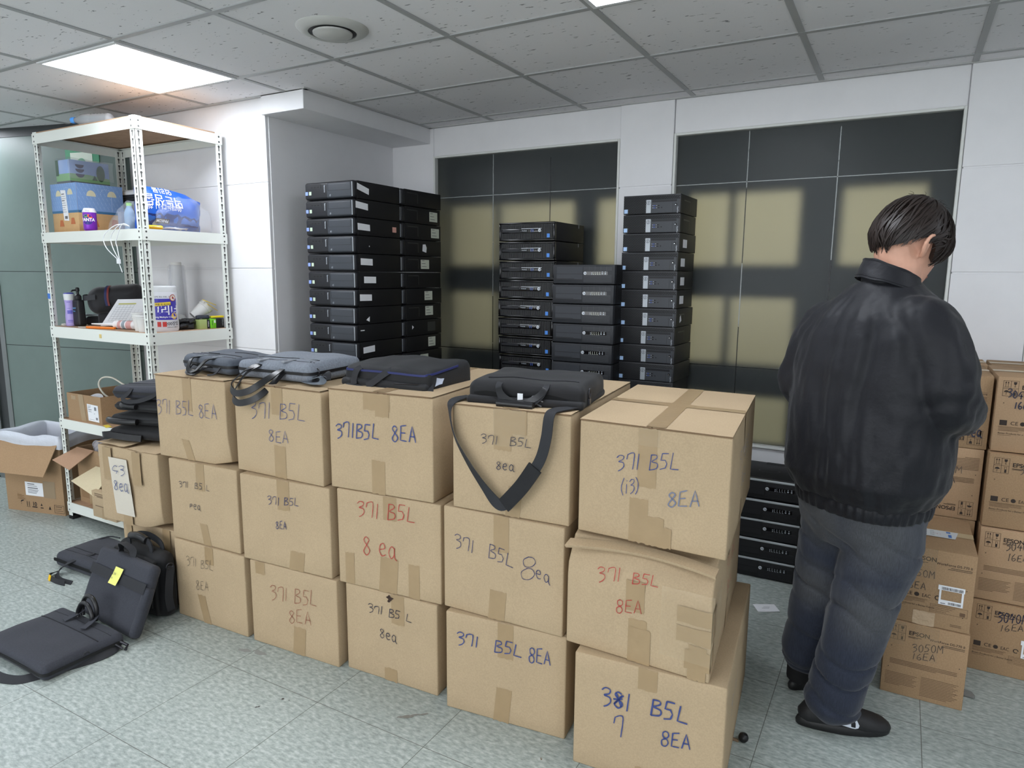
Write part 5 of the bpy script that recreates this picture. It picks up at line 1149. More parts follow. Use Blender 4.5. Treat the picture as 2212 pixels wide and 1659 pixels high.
def lin_(a,b):   # outside roll over the rim (b 0..1 from outside down to inside)
    an=a*4; side=int(an)%4; f=an-int(an); c=[(0,0),(w_,0),(w_,d_),(0,d_)]; p0=Vector((*c[side],0)); p1=Vector((*c[(side+1)%4],0)); p=p0.lerp(p1,f); cen=Vector((w_/2,d_/2,0)); out=(p-cen).normalized()
    prof=[(.022,-.035),(.026,.01),(.014,.04),(-.006,.03),(-.02,-.02),(-.03,-.12),(-.04,-.25)]; q=b*6; i=min(5,int(q)); g=q-i
    o=prof[i][0]*(1-g)+prof[i+1][0]*g; z=prof[i][1]*(1-g)+prof[i+1][1]*g
    return p+out*o+Vector((0,0,h_+z+.02*noise.noise(p*6)))+.008*noise.noise_vector(Vector((a*14,b*5,2)))
mb.grid(64,18,lin_); mb.build('liner_bag',liner,t,smooth=1.5)
mb=MB(); face_quads(mb,Vector((0,0,0)),X,ZV,[R4(.155,.105,.295,.190)],.001); l=mb.build('shipping_label',PAPER,t,smooth=0)
mb=MB(); face_quads(mb,Vector((0,0,0)),X,ZV,[R4(.175,.175,.23,.181),R4(.175,.165,.25,.168),R4(.175,.150,.255,.157)]+[R4(.175,.141-.007*q,.26-.006*q,.144-.007*q) for q in range(4)],.0016); mb.build('label_print',MATS['label_grey_print'],l,smooth=0)
mb=MB(); face_quads(mb,Vector((0,0,0)),X,ZV,[R4(.298,.10,.39,.205)],.001); mb.build('clear_patch',mat('dusty_clear_patch',(150,130,104),.25),t,smooth=0)
bp=BLACK_PRINT; mb=MB()
face_quads(mb,Vector((0,0,0)),X,ZV,[R4(.155,.035,.159,.065),R4(.172,.035,.176,.065),R4(.15,.03,.182,.032),R4(.197,.03,.236,.037),R4(.262,.03,.284,.036)],.001)
face_quads(mb,Vector((0,0,0)),X,ZV,[[(.105,.055),(.135,.068),(.128,.072),(.112,.068)],[(.108,.04),(.113,.05),(.11,.052)],[(.271,.062),(.279,.046),(.263,.046)]],.001)
text_mesh(mb,'10',.036,(.199,-.001,.041),X,ZV,bold=.02)
face_quads(mb,Vector((0,0,0)),X,ZV,[R4(.37,.012,.475-.03,.014),R4(.37,.060,.475-.03,.062),R4(.37,.014,.372,.06),R4(.443,.014,.445,.06),R4(.38,.05,.43,.053),R4(.38,.037,.425,.039),R4(.38,.025,.435,.027)],.001)
face_quads(mb,Vector((0,0,0)),X,ZV,[[(.325,.028),(.345,.028),(.335,.05)]],.001)
mb.build('printed_marks',bp,t,smooth=0)
mb=MB(); face_quads(mb,Vector((0,0,0)),X,ZV,[R4(.085,.095,.14,.099),R4(.085,.101,.12,.105),R4(.085,.075,.145,.078)]+[R4(.085,.080+.005*q,.145-.01*q,.082+.005*q) for q in range(3)],.001); mb.build('faint_print',mat('card_print_brown2',(132,102,70),.8),t,smooth=0)
# ================================================================== LAPTOP BAGS
fab_grey=mat('heather_grey_fabric',(120,126,136),.85,var=(150,.22),bump=(260,.35,.0012),sheen=.06); fab_slate=mat('slate_fabric',(74,80,90),.8,var=(120,.12),bump=(240,.3,.001),sheen=.06); fab_char=mat('charcoal_fabric',(50,52,60),.85,var=(160,.16),bump=(260,.3,.0012),sheen=.06)
fab_blk=mat('black_bag_nylon',(25,26,29),.7,var=(60,.08),bump=(260,.3,.001),sheen=.04); fab_blk2=mat('soft_black_fabric',(20,20,23),.75,bump=(220,.3,.001),sheen=.06)
leath=mat('black_leather',(28,28,30),.32,spec=.5,bump=(160,.2,.001)); web=mat('black_webbing',(38,39,43),.75,bump=(500,.3,.0006)); zip_m=mat('zip_black',(20,20,22),.5); greyweb=mat('grey_webbing',(96,104,112),.7); buckle=mat('dark_metal',(62,62,66),.3,metal=.7)
seam_line=mat('seam_shadow',(26,27,32),.8); navy_lin=mat('navy_lining',(38,46,98),.6); piping=mat('light_piping',(150,154,160),.6)
def strap(mb,pts,nrm,hw,th=.003,n=6):
    P=smooth_path(pts,n); Nv=smooth_path(nrm,n) if isinstance(nrm,list) else [Vector(nrm)]*len(P); S=[]
    for i in range(len(P)):
        t=(P[min(i+1,len(P)-1)]-P[max(i-1,0)]).normalized(); s=t.cross(Nv[i]); S.append((s.normalized() if s.length>1e-6 else Vector((0,0,1)))*hw)
    mb.ribbon(P,S,th)
def bag(name,label,loc,rz,w,d,h,m,tilt=0.0,slope=0.0,r=.022,seed=0,lump=.006,rot=None,group=None,slits=True,handles='out',hw=.011,hm=None,pocket=True,cat='bag',zipper=True,piping_m=None):
    t=thing(name,label,cat,loc,rz,group,rot)
    def top(o): return Vector((o.x,o.y,o.z*(1+slope*(o.y/d+.5))))
    def fn(o):
        c=max(0,1-(2*o.x/w)**4)*max(0,1-(2*o.y/d)**4)
        q=Vector((o.x*(1-.012*abs(o.z/h-.5)),o.y,o.z)); q=top(q); 
        k=min(1,o.z/h); q+=Vector((0,0,.10*h*c*k))+noise.noise_vector(Vector((o.x*9+seed,o.y*9,o.z*9)))*lump*k; return q
    b=MB(); b.soft(w,d,h,min(r,h*.48),k=12,fn=fn); b.build('bag_body',m,t,weld=True,smooth=1.2)
    zt=lambda x,y: fn(Vector((x,y,h))).z
    if zipper:
        r=min(r,h*.48)
        mb=MB(); z=h*.52; e=.0022
        P=[(-w/2-e,d/2*.9,z),(-w/2-e,d*.2,z),(-w/2-e,-d/2+r+.03,z),(-w/2-e,-d/2+r,z),(-w/2+r*.35-e,-d/2+r*.35-e,z),(-w/2+r,-d/2-e,z),(-w/2+r+.03,-d/2-e,z),(0,-d/2-e,z*1.0),(w/2-r-.03,-d/2-e,z),(w/2-r,-d/2-e,z),(w/2-r*.35+e,-d/2+r*.35-e,z),(w/2+e,-d/2+r,z),(w/2+e,-d/2+r+.03,z),(w/2+e,d*.2,z),(w/2+e,d/2*.9,z)]
        mb.ribbon(smooth_path([fn(Vector(p)) for p in P],4),(0,0,.0055),.003); mb.build('zipper',zip_m,t,smooth=1)
    if slits:
        mb=MB(); y=-d/2+d*.30
        mb.tube([(x,y+.004*sin(x*20),zt(x,y)+.0006) for x in [(-.42+.84*i/14)*w for i in range(15)]],.0018,6); y2=-d/2+d*.17
        mb.build('pocket_slit',seam_line,t,smooth=1)
        mb=MB(); mb.tube([(x,y2,zt(x,y2)+.0003) for x in [(-.45+.9*i/14)*w for i in range(15)]],.0010,6); mb.build('seam',seam_line,t,smooth=1)
    return t,fn,zt
def loop(t,w2,y,z,out,drop,m,hwid,name='handle',z2=None,th=.004,lift=.012):
    mb=MB(); z2=z if z2 is None else z2
    pts=[(-w2,y+.03,z+.001),(-w2,y-.002,z+.004),(-w2*.96,y-out*.45,z-drop*.3+lift),(-w2*.6,y-out*.95,z-drop*.8),(0,y-out,z-drop),(w2*.6,y-out*.95,z-drop*.8),(w2*.96,y-out*.45,z-drop*.3+lift),(w2,y-.002,z2+.004),(w2,y+.03,z2+.001)]
    nr=[(0,0,1),(0,-.5,.8),(0,-.8,.6),(0,-.6,.8),(0,-.6,.8),(0,-.6,.8),(0,-.8,.6),(0,-.5,.8),(0,0,1)]
    strap(mb,pts,[Vector(n) for n in nr],hwid,th); return mb.build(name,m,t,smooth=1)
ZT=1.0462
# A: dark slate bag, far left of the row
t,fn,zt=bag('laptop_bag','dark slate flat laptop bag at the left end of the carton row',(-2.474,1.945,ZT),-.118,.36,.255,.062,fab_slate,seed=1)
mb=MB(); mb.tube([(x,-.0+.25*(x-.02)+.02,zt(x,.02+.25*(x-.02))+.0008) for x in [.0+.012*i for i in range(11)]],.002,6); mb.tube([(x,-.035,zt(x,-.035)+.0008) for x in [-.12+.009*i for i in range(10)]],.0022,6); mb.build('fabric_fold',seam_line,t,smooth=1)
loop(t,.055,-.1275,.055,.055,.045,leath,.009); loop(t,.055,-.1275,.022,.06,.0205,leath,.009)
mb=MB()
for x in (-.055,.055): mb.box(x-.011,-.118,zt(x,-.1)-.002,x+.011,-.075,zt(x,-.09)+.002)
mb.build('handle_patch',mat('grey_patch',(118,124,130),.5),t,bevel=.001)
mb=MB(); strap(mb,[(.12,-.13,.03),(.125,-.15,.012),(.12,-.165,.004),(.11,-.18,.0045)],(0,-.4,1),.006); mb.build('zip_pull',web,t,smooth=1)
# B: heather grey bag with hanging handles
t,fn,zt=bag('laptop_bag','heather grey laptop bag with two leather handles hanging over the carton',(-2.092,1.965,ZT),.03,.385,.30,.066,fab_grey,seed=2,slope=.18)
mb=MB()
for dx in (0,.02): mb.tube(smooth_path([(.06+dx,-.06,zt(.06,-.06)+.001),(.11+dx,-.062,zt(.11,-.062)+.001),(.14+dx,-.075,zt(.14,-.075)+.001),(.15+dx*.8,-.105,zt(.15,-.105)+.001)],5),.0011,6)
mb.build('piping',piping,t,smooth=1)
mb=MB()
for x in (-.075,.055): mb.box(x-.010,-.145,zt(x,-.12)-.001,x+.010,-.082,zt(x,-.1)+.0025)
mb.build('handle_patch',mat('grey_patch2',(136,140,146),.45),t,bevel=.001)
def hang(dx,dy,dz,l=1.0):
    mb=MB()
    strap(mb,[(-.075+dx,-.12,.057),(-.078+dx,-.155,.052),(-.095+dx,-.205,.03-dz*.3),(-.112+dx,-.246,-.012-dz),(-.075+dx,-.262,-.040-dz),(-.01+dx,-.258,-.028-dz),(.035+dx,-.235,.002-dz),(.055+dx,-.175,.036-dz*.5),(.055+dx,-.12,.054)],[Vector(v) for v in ((0,-.4,1),(0,-.9,.5),(-.5,-.8,.2),(-.6,-.75,.1),(0,-1,.2),(.2,-1,.2),(.3,-.9,.3),(0,-.9,.5),(0,-.4,1))],.0125,.004); mb.build('handle',leath,t,smooth=1)
hang(0,0,0); hang(.008,0,.036)
mb=MB(); strap(mb,[(.17,-.10,.03),(.20,-.12,.02),(.215,-.14,.006),(.235,-.15,.006)],(0,0,1),.014); strap(mb,[(.20,-.08,.03),(.225,-.09,.035),(.235,-.10,.012)],(0,-.5,1),.014); mb.build('strap_end',web,t,smooth=1)
mb=MB(); strap(mb,[(.15,-.13,.005),(.20,-.155,.006),(.245,-.16,.010),(.262,-.15,.022),(.24,-.14,.03),(.20,-.14,.018)],[Vector(v) for v in ((0,0,1),(0,0,1),(0,-.3,1),(1,-.5,0),(0,0,-1),(0,0,-1))],.014); mb.build('shoulder_strap',greyweb,t,smooth=1)
mb=MB(); mb.tube([(.188+.013*cos(a),-.105,.04+.013*sin(a)) for a in [i*pi/8 for i in range(17)]],.0025,8); mb.build('ring',buckle,t,smooth=1)
# C: black bag with navy trim
t,fn,zt=bag('laptop_bag','black two-layer laptop bag with a navy trim edge on the third carton',(-1.585,2.022,ZT),.05,.375,.30,.078,fab_blk,seed=3,slope=.12,lump=.009,zipper=False,slits=False)
mb=MB(); P=[(-.187,-.05,.066),(-.186,-.10,.066),(-.178,-.139,.066),(-.15,-.1515,.066),(0,-.154,.064),(.15,-.1515,.064),(.178,-.139,.066),(.188,-.10,.068),(.189,.05,.072)]
mb.ribbon(smooth_path([fn(Vector(p))+Vector((0,-.001,0)) for p in P],5),(0,0,.0035),.004); mb.build('navy_trim',navy_lin,t,smooth=1)
b=MB(); b.soft(.378,.31,.034,.014,k=8,fn=lambda o:blob(o,.004,12,4)+Vector((-.005,-.008,0))); b.build('lower_layer',fab_blk,t,weld=True,smooth=1)
mb=MB()
strap(mb,[(-.11,-.12,.075),(-.115,-.158,.066),(-.125,-.166,.03),(-.12,-.172,.012)],(0,-1,.2),.013); mb.build('handle',web,t,smooth=1)
mb=MB(); strap(mb,[(.03,-.13,.074),(.01,-.160,.06),(-.03,-.170,.03),(-.06,-.176,.01)],(0,-1,.2),.012); mb.build('handle',web,t,smooth=1)
mb=MB(); strap(mb,[(-.16,-.165,.012),(-.08,-.185,.006),(0,-.178,.0065),(.06,-.165,.01)],[Vector(v) for v in ((0,-.5,1),(0,-.3,1),(0,-.3,1),(0,-.5,1))],.014); mb.build('shoulder_strap',web,t,smooth=1)
mb=MB(); mb.tube(smooth_path([(-.19,-.10,.05),(-.195,-.13,.035),(-.175,-.155,.028),(-.12,-.163,.027)],5),.0022,6); mb.tube(smooth_path([(.05,-.163,.028),(.12,-.164,.031),(.17,-.15,.032)],5),.002,6); mb.build('zip_teeth',buckle,t,smooth=1)
mb=MB(); mb.grid(6,6,lambda a,b:Vector((.155+.05*a,-.135+.055*a-.012*b,.045-.03*b+.008*a+.006*sin(a*5+b*3)))); mb.build('grey_tag',mat('pale_tag',(164,170,184),.5),t,smooth=1)
mb=MB(); strap(mb,[(.17,-.12,.03),(.19,-.15,.012),(.205,-.185,-.02),(.208,-.193,-.06)],(.3,-1,.1),.014); mb.build('strap_tail',web,t,smooth=1)
# D: black bag with open pocket; strap hangs over the carton front
t,fn,zt=bag('laptop_bag','black laptop bag with gaping front pocket and a shoulder strap hanging down',(-1.03,2.005,ZT),.17,.385,.30,.070,fab_blk2,seed=4,slope=.12,lump=.007,zipper=False,slits=False)
mb=MB(); mb.tube([(x,-.095+.012*sin((x+.1)*7),zt(x,-.095)+.001) for x in [-.14+.02*i for i in range(16)]],.0022,6); mb.build('zip_line',buckle,t,smooth=1)
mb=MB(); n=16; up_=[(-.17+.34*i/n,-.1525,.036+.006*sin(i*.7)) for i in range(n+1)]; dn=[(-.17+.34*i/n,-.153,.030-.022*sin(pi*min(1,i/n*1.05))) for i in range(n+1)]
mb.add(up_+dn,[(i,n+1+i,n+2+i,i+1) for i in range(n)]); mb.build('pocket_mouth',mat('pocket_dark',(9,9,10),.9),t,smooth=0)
b=MB(); b.soft(.386,.32,.026,.011,k=8,fn=lambda o:blob(o,.004,12,6)+Vector((0,-.008,0))); b.build('lower_layer',fab_blk2,t,weld=True,smooth=1)
for z_,dz in ((.062,.0),(.058,.012)):
    mb=MB(); strap(mb,[(-.085,-.135,.07),(-.083,-.158,.056),(-.065,-.172,.034-dz),(-.03,-.184,.018-dz),(.0,-.186,.016-dz),(.03,-.182,.024-dz),(.058,-.170,.042-dz*.5),(.07,-.156,.06),(.07,-.135,.07)],(0,-1,.35),.010,.004); mb.build('handle',web if dz else leath,t,smooth=1)
b=MB(); b.tube([(-.075,-.19,.013),(.045,-.196,.011)],.0125,12); b.build('handle_wrap',leath,t,smooth=.8)
mb=MB(); mb.box(-.012,-.181,.018,.005,-.178,.045); mb.build('care_tag',PAPER,t,smooth=0)
mb=MB(); mb.tube([(.05,-.165,.028),(.068,-.172,.022)],.0026,8); mb.tube([(.046,-.168,.014),(.064,-.175,.008)],.0026,8); mb.tube([(.03,-.158,.03),(.05,-.166,.026)],.008,8); mb.build('adapter_plug',mat('plug_grey',(120,122,126),.35,metal=.4),t,smooth=.8)
mb=MB(); mb.tube([(.197+.0*a,-.10+.010*cos(a),.045+.016*sin(a)) for a in [i*pi/8 for i in range(17)]],.0028,8); mb.box(.194,-.108,.012,.2,-.092,.03); mb.build('clasp',buckle,t,smooth=.8)
inv=Matrix.Rotation(-.17,4,'Z')
def toD(p): return inv@(Vector(p)-Vector((-1.03,2.005,ZT)))
pts=[(-.845,1.945,1.052),(-.84,1.88,1.056),(-.868,1.805,1.057),(-.872,1.768,1.045),(-.876,1.757,.98),(-.895,1.755,.91),(-.94,1.754,.84),(-1.0,1.752,.765),(-1.035,1.752,.752),(-1.09,1.754,.80),(-1.15,1.755,.87),(-1.20,1.757,.945),(-1.222,1.763,1.02),(-1.222,1.785,1.055),(-1.216,1.87,1.058)]
nr=[(0,0,1),(0,0,1),(0,-.5,1),(0,-1,.5),(.1,-1,0),(.1,-1,0),(.1,-1,0),(0,-1,.2),(0,-1,.3),(-.5,-.9,0),(-.7,-.7,0),(-.8,-.6,0),(-.7,-.6,.2),(0,-.5,1),(0,0,1)]
mb=MB(); strap(mb,[toD(p) for p in pts],[inv@Vector(v) for v in nr],.0165); mb.build('shoulder_strap',web,t,smooth=1)
b=MB(); P=[toD((-.908,1.7505,.888)),toD((-.95,1.7485,.825)),toD((-.995,1.747,.772)),toD((-1.012,1.7475,.754))]
strap(b,P,inv@Vector((.05,-1,.1)),.024,.007); b.build('shoulder_pad',fab_blk2,t,smooth=.8)
# pile on the worn G3 carton
grpP=None
zz=.7115
for k,(m,lb,hh,dx,rz,w,d) in enumerate(((fab_blk2,'lowest bag of the pile on the G3 carton, black with a thick handle',.046,0,.22,.345,.26),(fab_blk,'third bag down in the pile on the G3 carton, black',.044,-.012,.28,.33,.25),(fab_blk2,'second bag down in the pile on the G3 carton, black',.040,.004,.20,.33,.25),(fab_char,'grey-topped bag, topmost of the pile on the G3 carton',.055,-.006,.26,.34,.26))):
    t,fn,zt=bag('laptop_bag',lb,(-2.945+dx,1.90+.012*k,zz),rz,w,d,hh,m,seed=10+k,lump=.005,slits=(k==3),zipper=(k!=0)); zz+=hh*1.13+.010
    if k==0:
        b=MB(); strap(b,[(-.17,-.10,.012),(-.185,-.135,.014),(-.165,-.152,.02),(-.12,-.150,.02),(-.05,-.145,.014),(.03,-.14,.012)],[Vector(v) for v in ((-1,0,0),(-.8,-.6,0),(-.2,-1,0),(0,-1,.1),(0,-1,.2),(0,-1,.2))],.014,.008); b.build('handle',leath,t,smooth=1)
    elif k==1:
        b=MB(); b.tube(smooth_path([(-.16,-.13,.022),(-.13,-.148,.022),(-.06,-.150,.02),(.0,-.143,.02)],5),.014,10); b.build('handle_wrap',leath,t,smooth=1)
    elif k==2:
        b=MB(); b.tube(smooth_path([(-.11,-.128,.03),(-.08,-.14,.028),(-.02,-.138,.026)],5),.012,10); b.build('handle_wrap',leath,t,smooth=1)
    else:
        mb=MB(); strap(mb,[(-.06,-.125,.05),(-.065,-.142,.03),(-.09,-.150,.006),(-.06,-.155,-.006),(.0,-.152,.0),(.06,-.146,.02),(.08,-.135,.035)],(0,-1,.2),.009,.003); mb.build('handle',web,t,smooth=1)
        mb=MB(); mb.tube([(-.182+.016*cos(a),-.08,.012+.018*sin(a)) for a in [i*pi/8 for i in range(17)]],.002,8); mb.build('ring',buckle,t,smooth=1)
# floor: dark bag lying behind
t,fn,zt=bag('laptop_bag','dark grey bag lying flat on the floor behind the two upright bags',(-3.355,1.835,.0),.02,.46,.26,.072,fab_char,seed=20,lump=.008,zipper=False)
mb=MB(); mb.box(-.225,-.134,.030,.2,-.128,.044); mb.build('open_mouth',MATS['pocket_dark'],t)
mb=MB(); strap(mb,[(.0,-.06,.085),(-.06,-.13,.062),(-.10,-.165,.03),(-.08,-.20,.010),(-.02,-.215,.006),(.06,-.21,.006)],[Vector(v) for v in ((0,0,1),(0,-.5,1),(-.6,-.6,.3),(0,-.7,.7),(0,-.7,.7),(0,-.7,.7))],.011); mb.build('handle',web,t,smooth=1)
mb=MB(); strap(mb,[(-.115,-.175,.014),(-.10,-.225,.012),(-.02,-.24,.012),(.05,-.235,.012)],(0,-1,.25),.012); mb.build('handle',web,t,smooth=1)
mb=MB(); strap(mb,[(-.085,-.2335,.0125),(-.062,-.239,.0125)],(0,-1,.25),.0125,.004); mb.build('yellow_tab',mat('yellow_tab',(246,196,20),.5),t,smooth=0)
mb=MB(); mb.tube(smooth_path([(-.22,.02,.055),(-.16,.10,.085),(-.08,.118,.088)],5),.004,6); mb.build('piping',web,t,smooth=1)
# black upright bag
t=thing('laptop_bag','black padded bag standing upright against the cartons with a leather grip','bag',(-2.775,1.680,0),rz=-.06)
w_,d_,h_=.365,.08,.285
b=MB(); b.soft(w_,d_,h_,.04,k=10,fn=lambda o:blob(o,.006,9,3)); b.build('bag_body',fab_blk2,t,weld=True,smooth=1.2)
b=MB(); b.T=Matrix.Translation((-.0,-d_/2-.004,.015)); b.soft(w_*.86,.02,h_*.86,.009,k=6,fn=lambda o:blob(o,.004,10,5)); b.build('front_pocket',fab_blk2,t,weld=True,smooth=1.2)
mb=MB(); zz=h_*.9
mb.tube(smooth_path([(-.15,-.068,.06),(-.152,-.068,.18),(-.13,-.066,.245),(-.05,-.067,.262),(.06,-.067,.262),(.13,-.066,.245),(.152,-.068,.18),(.15,-.068,.06)],6),.003,6); mb.build('piping',leath,t,smooth=1)
mb=MB(); strap(mb,[(-.085,-.02,.27),(-.085,-.02,.300),(-.065,-.022,.322),(0,-.024,.328),(.065,-.022,.322),(.085,-.02,.30),(.085,-.02,.27)],(0,-1,0.2),.012,.006); mb.build('handle',web,t,smooth=1)
mb=MB(); mb.tube(smooth_path([(-.062,-.022,.322),(0,-.024,.333),(.062,-.022,.324)],6),.016,12); mb.build('handle_wrap',leath,t,smooth=1)
mb=MB(); strap(mb,[(-.10,.02,.27),(-.09,.02,.305),(0,.025,.318),(.09,.02,.305),(.10,.02,.27)],(0,-1,.1),.014,.004); mb.build('handle',web,t,smooth=1)
mb=MB(); strap(mb,[(.19,.0,.235),(.197,-.015,.17),(.195,-.02,.10),(.19,-.01,.04)],(1,-.2,0),.016); mb.build('shoulder_strap',web,t,smooth=1)
mb=MB(); mb.tube([(.192,-.005+.015*cos(a),.235+.012*sin(a)) for a in [i*pi/8 for i in range(17)]],.003,8); mb.build('ring',buckle,t,smooth=1)
# grey leaning bag with black band and yellow note
LA=radians(66)
t=thing('laptop_bag','charcoal bag leaning back with a black luggage band and yellow note','bag',(-2.752,1.462,.020),rot=(LA,0,-.05))
b=MB(); b.soft(.42,.285,.05,.022,k=10,fn=lambda o:Vector((o.x*(1-.06*max(0,o.y/.28)),o.y+.1425,o.z-.05))+noise.noise_vector(Vector((o.x*8,o.y*8,9)))*.005); b.build('bag_body',fab_char,t,weld=True,smooth=1.2)
mb=MB(); mb.grid(14,3,lambda a,b_:Vector((-.206+.412*a,.17+.042*b_,.0055+.001*sin(a*9)))); mb.build('luggage_band',web,t,smooth=1)
mb=MB(); mb.grid(5,5,lambda a,b_:Vector((-.035+.058*a+.010*b_,.162+.07*b_,.010+.006*(1-b_)**2))); nt_=mb.build('yellow_note',mat('sticky_note',(232,232,128),.8),t,smooth=1)
mb=MB(); write_strokes(mb,'7L3A1',(.0,.035),(.026,.035),.009,.0013,(-.025,.165,.0155),(1,0,0),(0,1,0),3); write_strokes(mb,'3e',(.004,.018),(.014,.018),.007,.0012,(-.025,.165,.017),(1,0,0),(0,1,0),5); mb.build('note_lettering',INK['ink'],nt_,smooth=0)
b=MB(); b.T=Matrix.Translation((.205,.10,-.035)); b.soft(.035,.20,.04,.014,k=5,fn=lambda o:blob(o,.004,20)); b.build('side_pocket',fab_char,t,weld=True,smooth=1)
mb=MB(); strap(mb,[(.03,.27,-.02),(.02,.31,-.01),(-.02,.325,.0),(-.06,.325,-.005),(-.085,.31,-.02),(-.08,.27,-.03)],[Vector(v) for v in ((0,0,1),(.4,.6,.6),(0,1,.4),(0,1,.4),(-.4,.8,.4),(-1,0,.3))],.014); mb.build('handle',web,t,smooth=1)
# flat grey bag in front with handle and strap
t,fn,zt=bag('laptop_bag','charcoal bag lying flat in the foreground with a glossy handle and long strap',(-2.765,1.285,0),.0,.44,.30,.058,fab_char,seed=30,lump=.006,slits=False)
mb=MB(); y=.055; mb.tube([(x,y,zt(x,y)+.0008) for x in [-.2+.0286*i for i in range(15)]],.002,6); mb.build('pocket_slit',seam_line,t,smooth=1)
mb=MB(); y=.105; mb.tube([(x,y,zt(x,y)+.0003) for x in [-.2+.0286*i for i in range(15)]],.001,6); mb.build('seam',seam_line,t,smooth=1)
for dy,dz in ((0,0),(-.02,-.022)):
    mb=MB(); mb.tube(smooth_path([(-.045,.135+dy,.066),(-.05,.140+dy,.11+dz),(-.022,.143+dy,.150+dz),(.02,.143+dy,.152+dz),(.05,.140+dy,.115+dz),(.045,.135+dy,.066)],7),.0085,12); mb.build('handle',leath,t,smooth=1)
for x,x2 in ((.045,.075),(-.045,-.06)):
    mb=MB(); strap(mb,[(x,.142,.09),((x+x2)/2,.115,.078),(x2,.07,.069)],(0,-.3,1),.013)
    mb.build('handle_base',fab_char,t,smooth=1)
mb=MB(); strap(mb,[(.19,.13,.02),(.225,.10,.016),(.228,.04,.013),(.19,-.06,.010),(.145,-.165,.008),(.10,-.20,.008),(.02,-.215,.008),(-.1,-.20,.010),(-.2,-.12,.016),(-.26,-.02,.016),(-.27,.08,.014),(-.23,.12,.02)],[Vector(v) for v in ((.5,0,1),(.7,0,.8),(.6,-.2,.8),(.4,-.3,.9),(.3,-.4,.9),(0,-.4,1),(0,-.4,1),(0,-.3,1),(-.5,-.3,.8),(-.5,0,.9),(-.4,.2,.9),(0,.4,.9))],.0175); mb.build('shoulder_strap',web,t,smooth=1)
mb=MB(); mb.tube([(.218,.125,.03),(.245,.14,.015),(.265,.12,.012)],.006,8); mb.tube([(.215,.105,.03),(.25,.118,.012)],.004,8); mb.tube([(.217,.0+.012*cos(a),.035+.012*sin(a)) for a in [i*pi/8 for i in range(17)]],.0024,8); mb.build('clasp',buckle,t,smooth=.8)
# ================================================================== PRINTED SCANNER CARTONS ON THE RIGHT
EW=.247; EH=.2755; ED=.385
print_ink=mat('carton_print_ink',(52,42,36),.75); print_ink2=mat('carton_print_soft',(104,80,60),.8)
EPW={
 'EP1':[('3050M', 0.086, 0.174, 0.176, 0.192, 0.029, 'faint', 0.0026), ('16EA', 0.09, 0.146, 0.155, 0.155, 0.024, 'faint', 0.0026)],
 'EP2':[('3050M', 0.046, 0.17, 0.133, 0.173, 0.026, 'faint', 0.0026), ('16EA', 0.05, 0.127, 0.11, 0.126, 0.023, 'faint', 0.003)],
 'Q1':[('3040M', 0.081, 0.203, 0.172, 0.219, 0.036, 'ink', 0.0036), ('16EA', 0.096, 0.173, 0.161, 0.189, 0.025, 'faint', 0.003)],
 'Q2':[('3040M', 0.081, 0.201, 0.165, 0.214, 0.031, 'faint', 0.0034), ('16EA', 0.092, 0.162, 0.149, 0.172, 0.026, 'faint', 0.003)],
 'Q3':[('3040M', 0.095, 0.21, 0.17, 0.218, 0.029, 'faint', 0.003)],
 'Q4':[('3040M', 0.032, 0.203, 0.112, 0.194, 0.028, 'ink', 0.0044), ('16ea', 0.058, 0.161, 0.109, 0.16, 0.025, 'ink', 0.0042)],
 'P3':[('3050M', 0.078, 0.17, 0.185, 0.177, 0.027, 'faint', 0.0026), ('16EA', 0.1, 0.133, 0.166, 0.138, 0.022, 'faint', 0.0026)],
 'P4':[('16ea', 0.168, 0.049, 0.228, 0.046, 0.03, 'ink', 0.0055)],
}
def ew(k): return EPW.get(k,[])
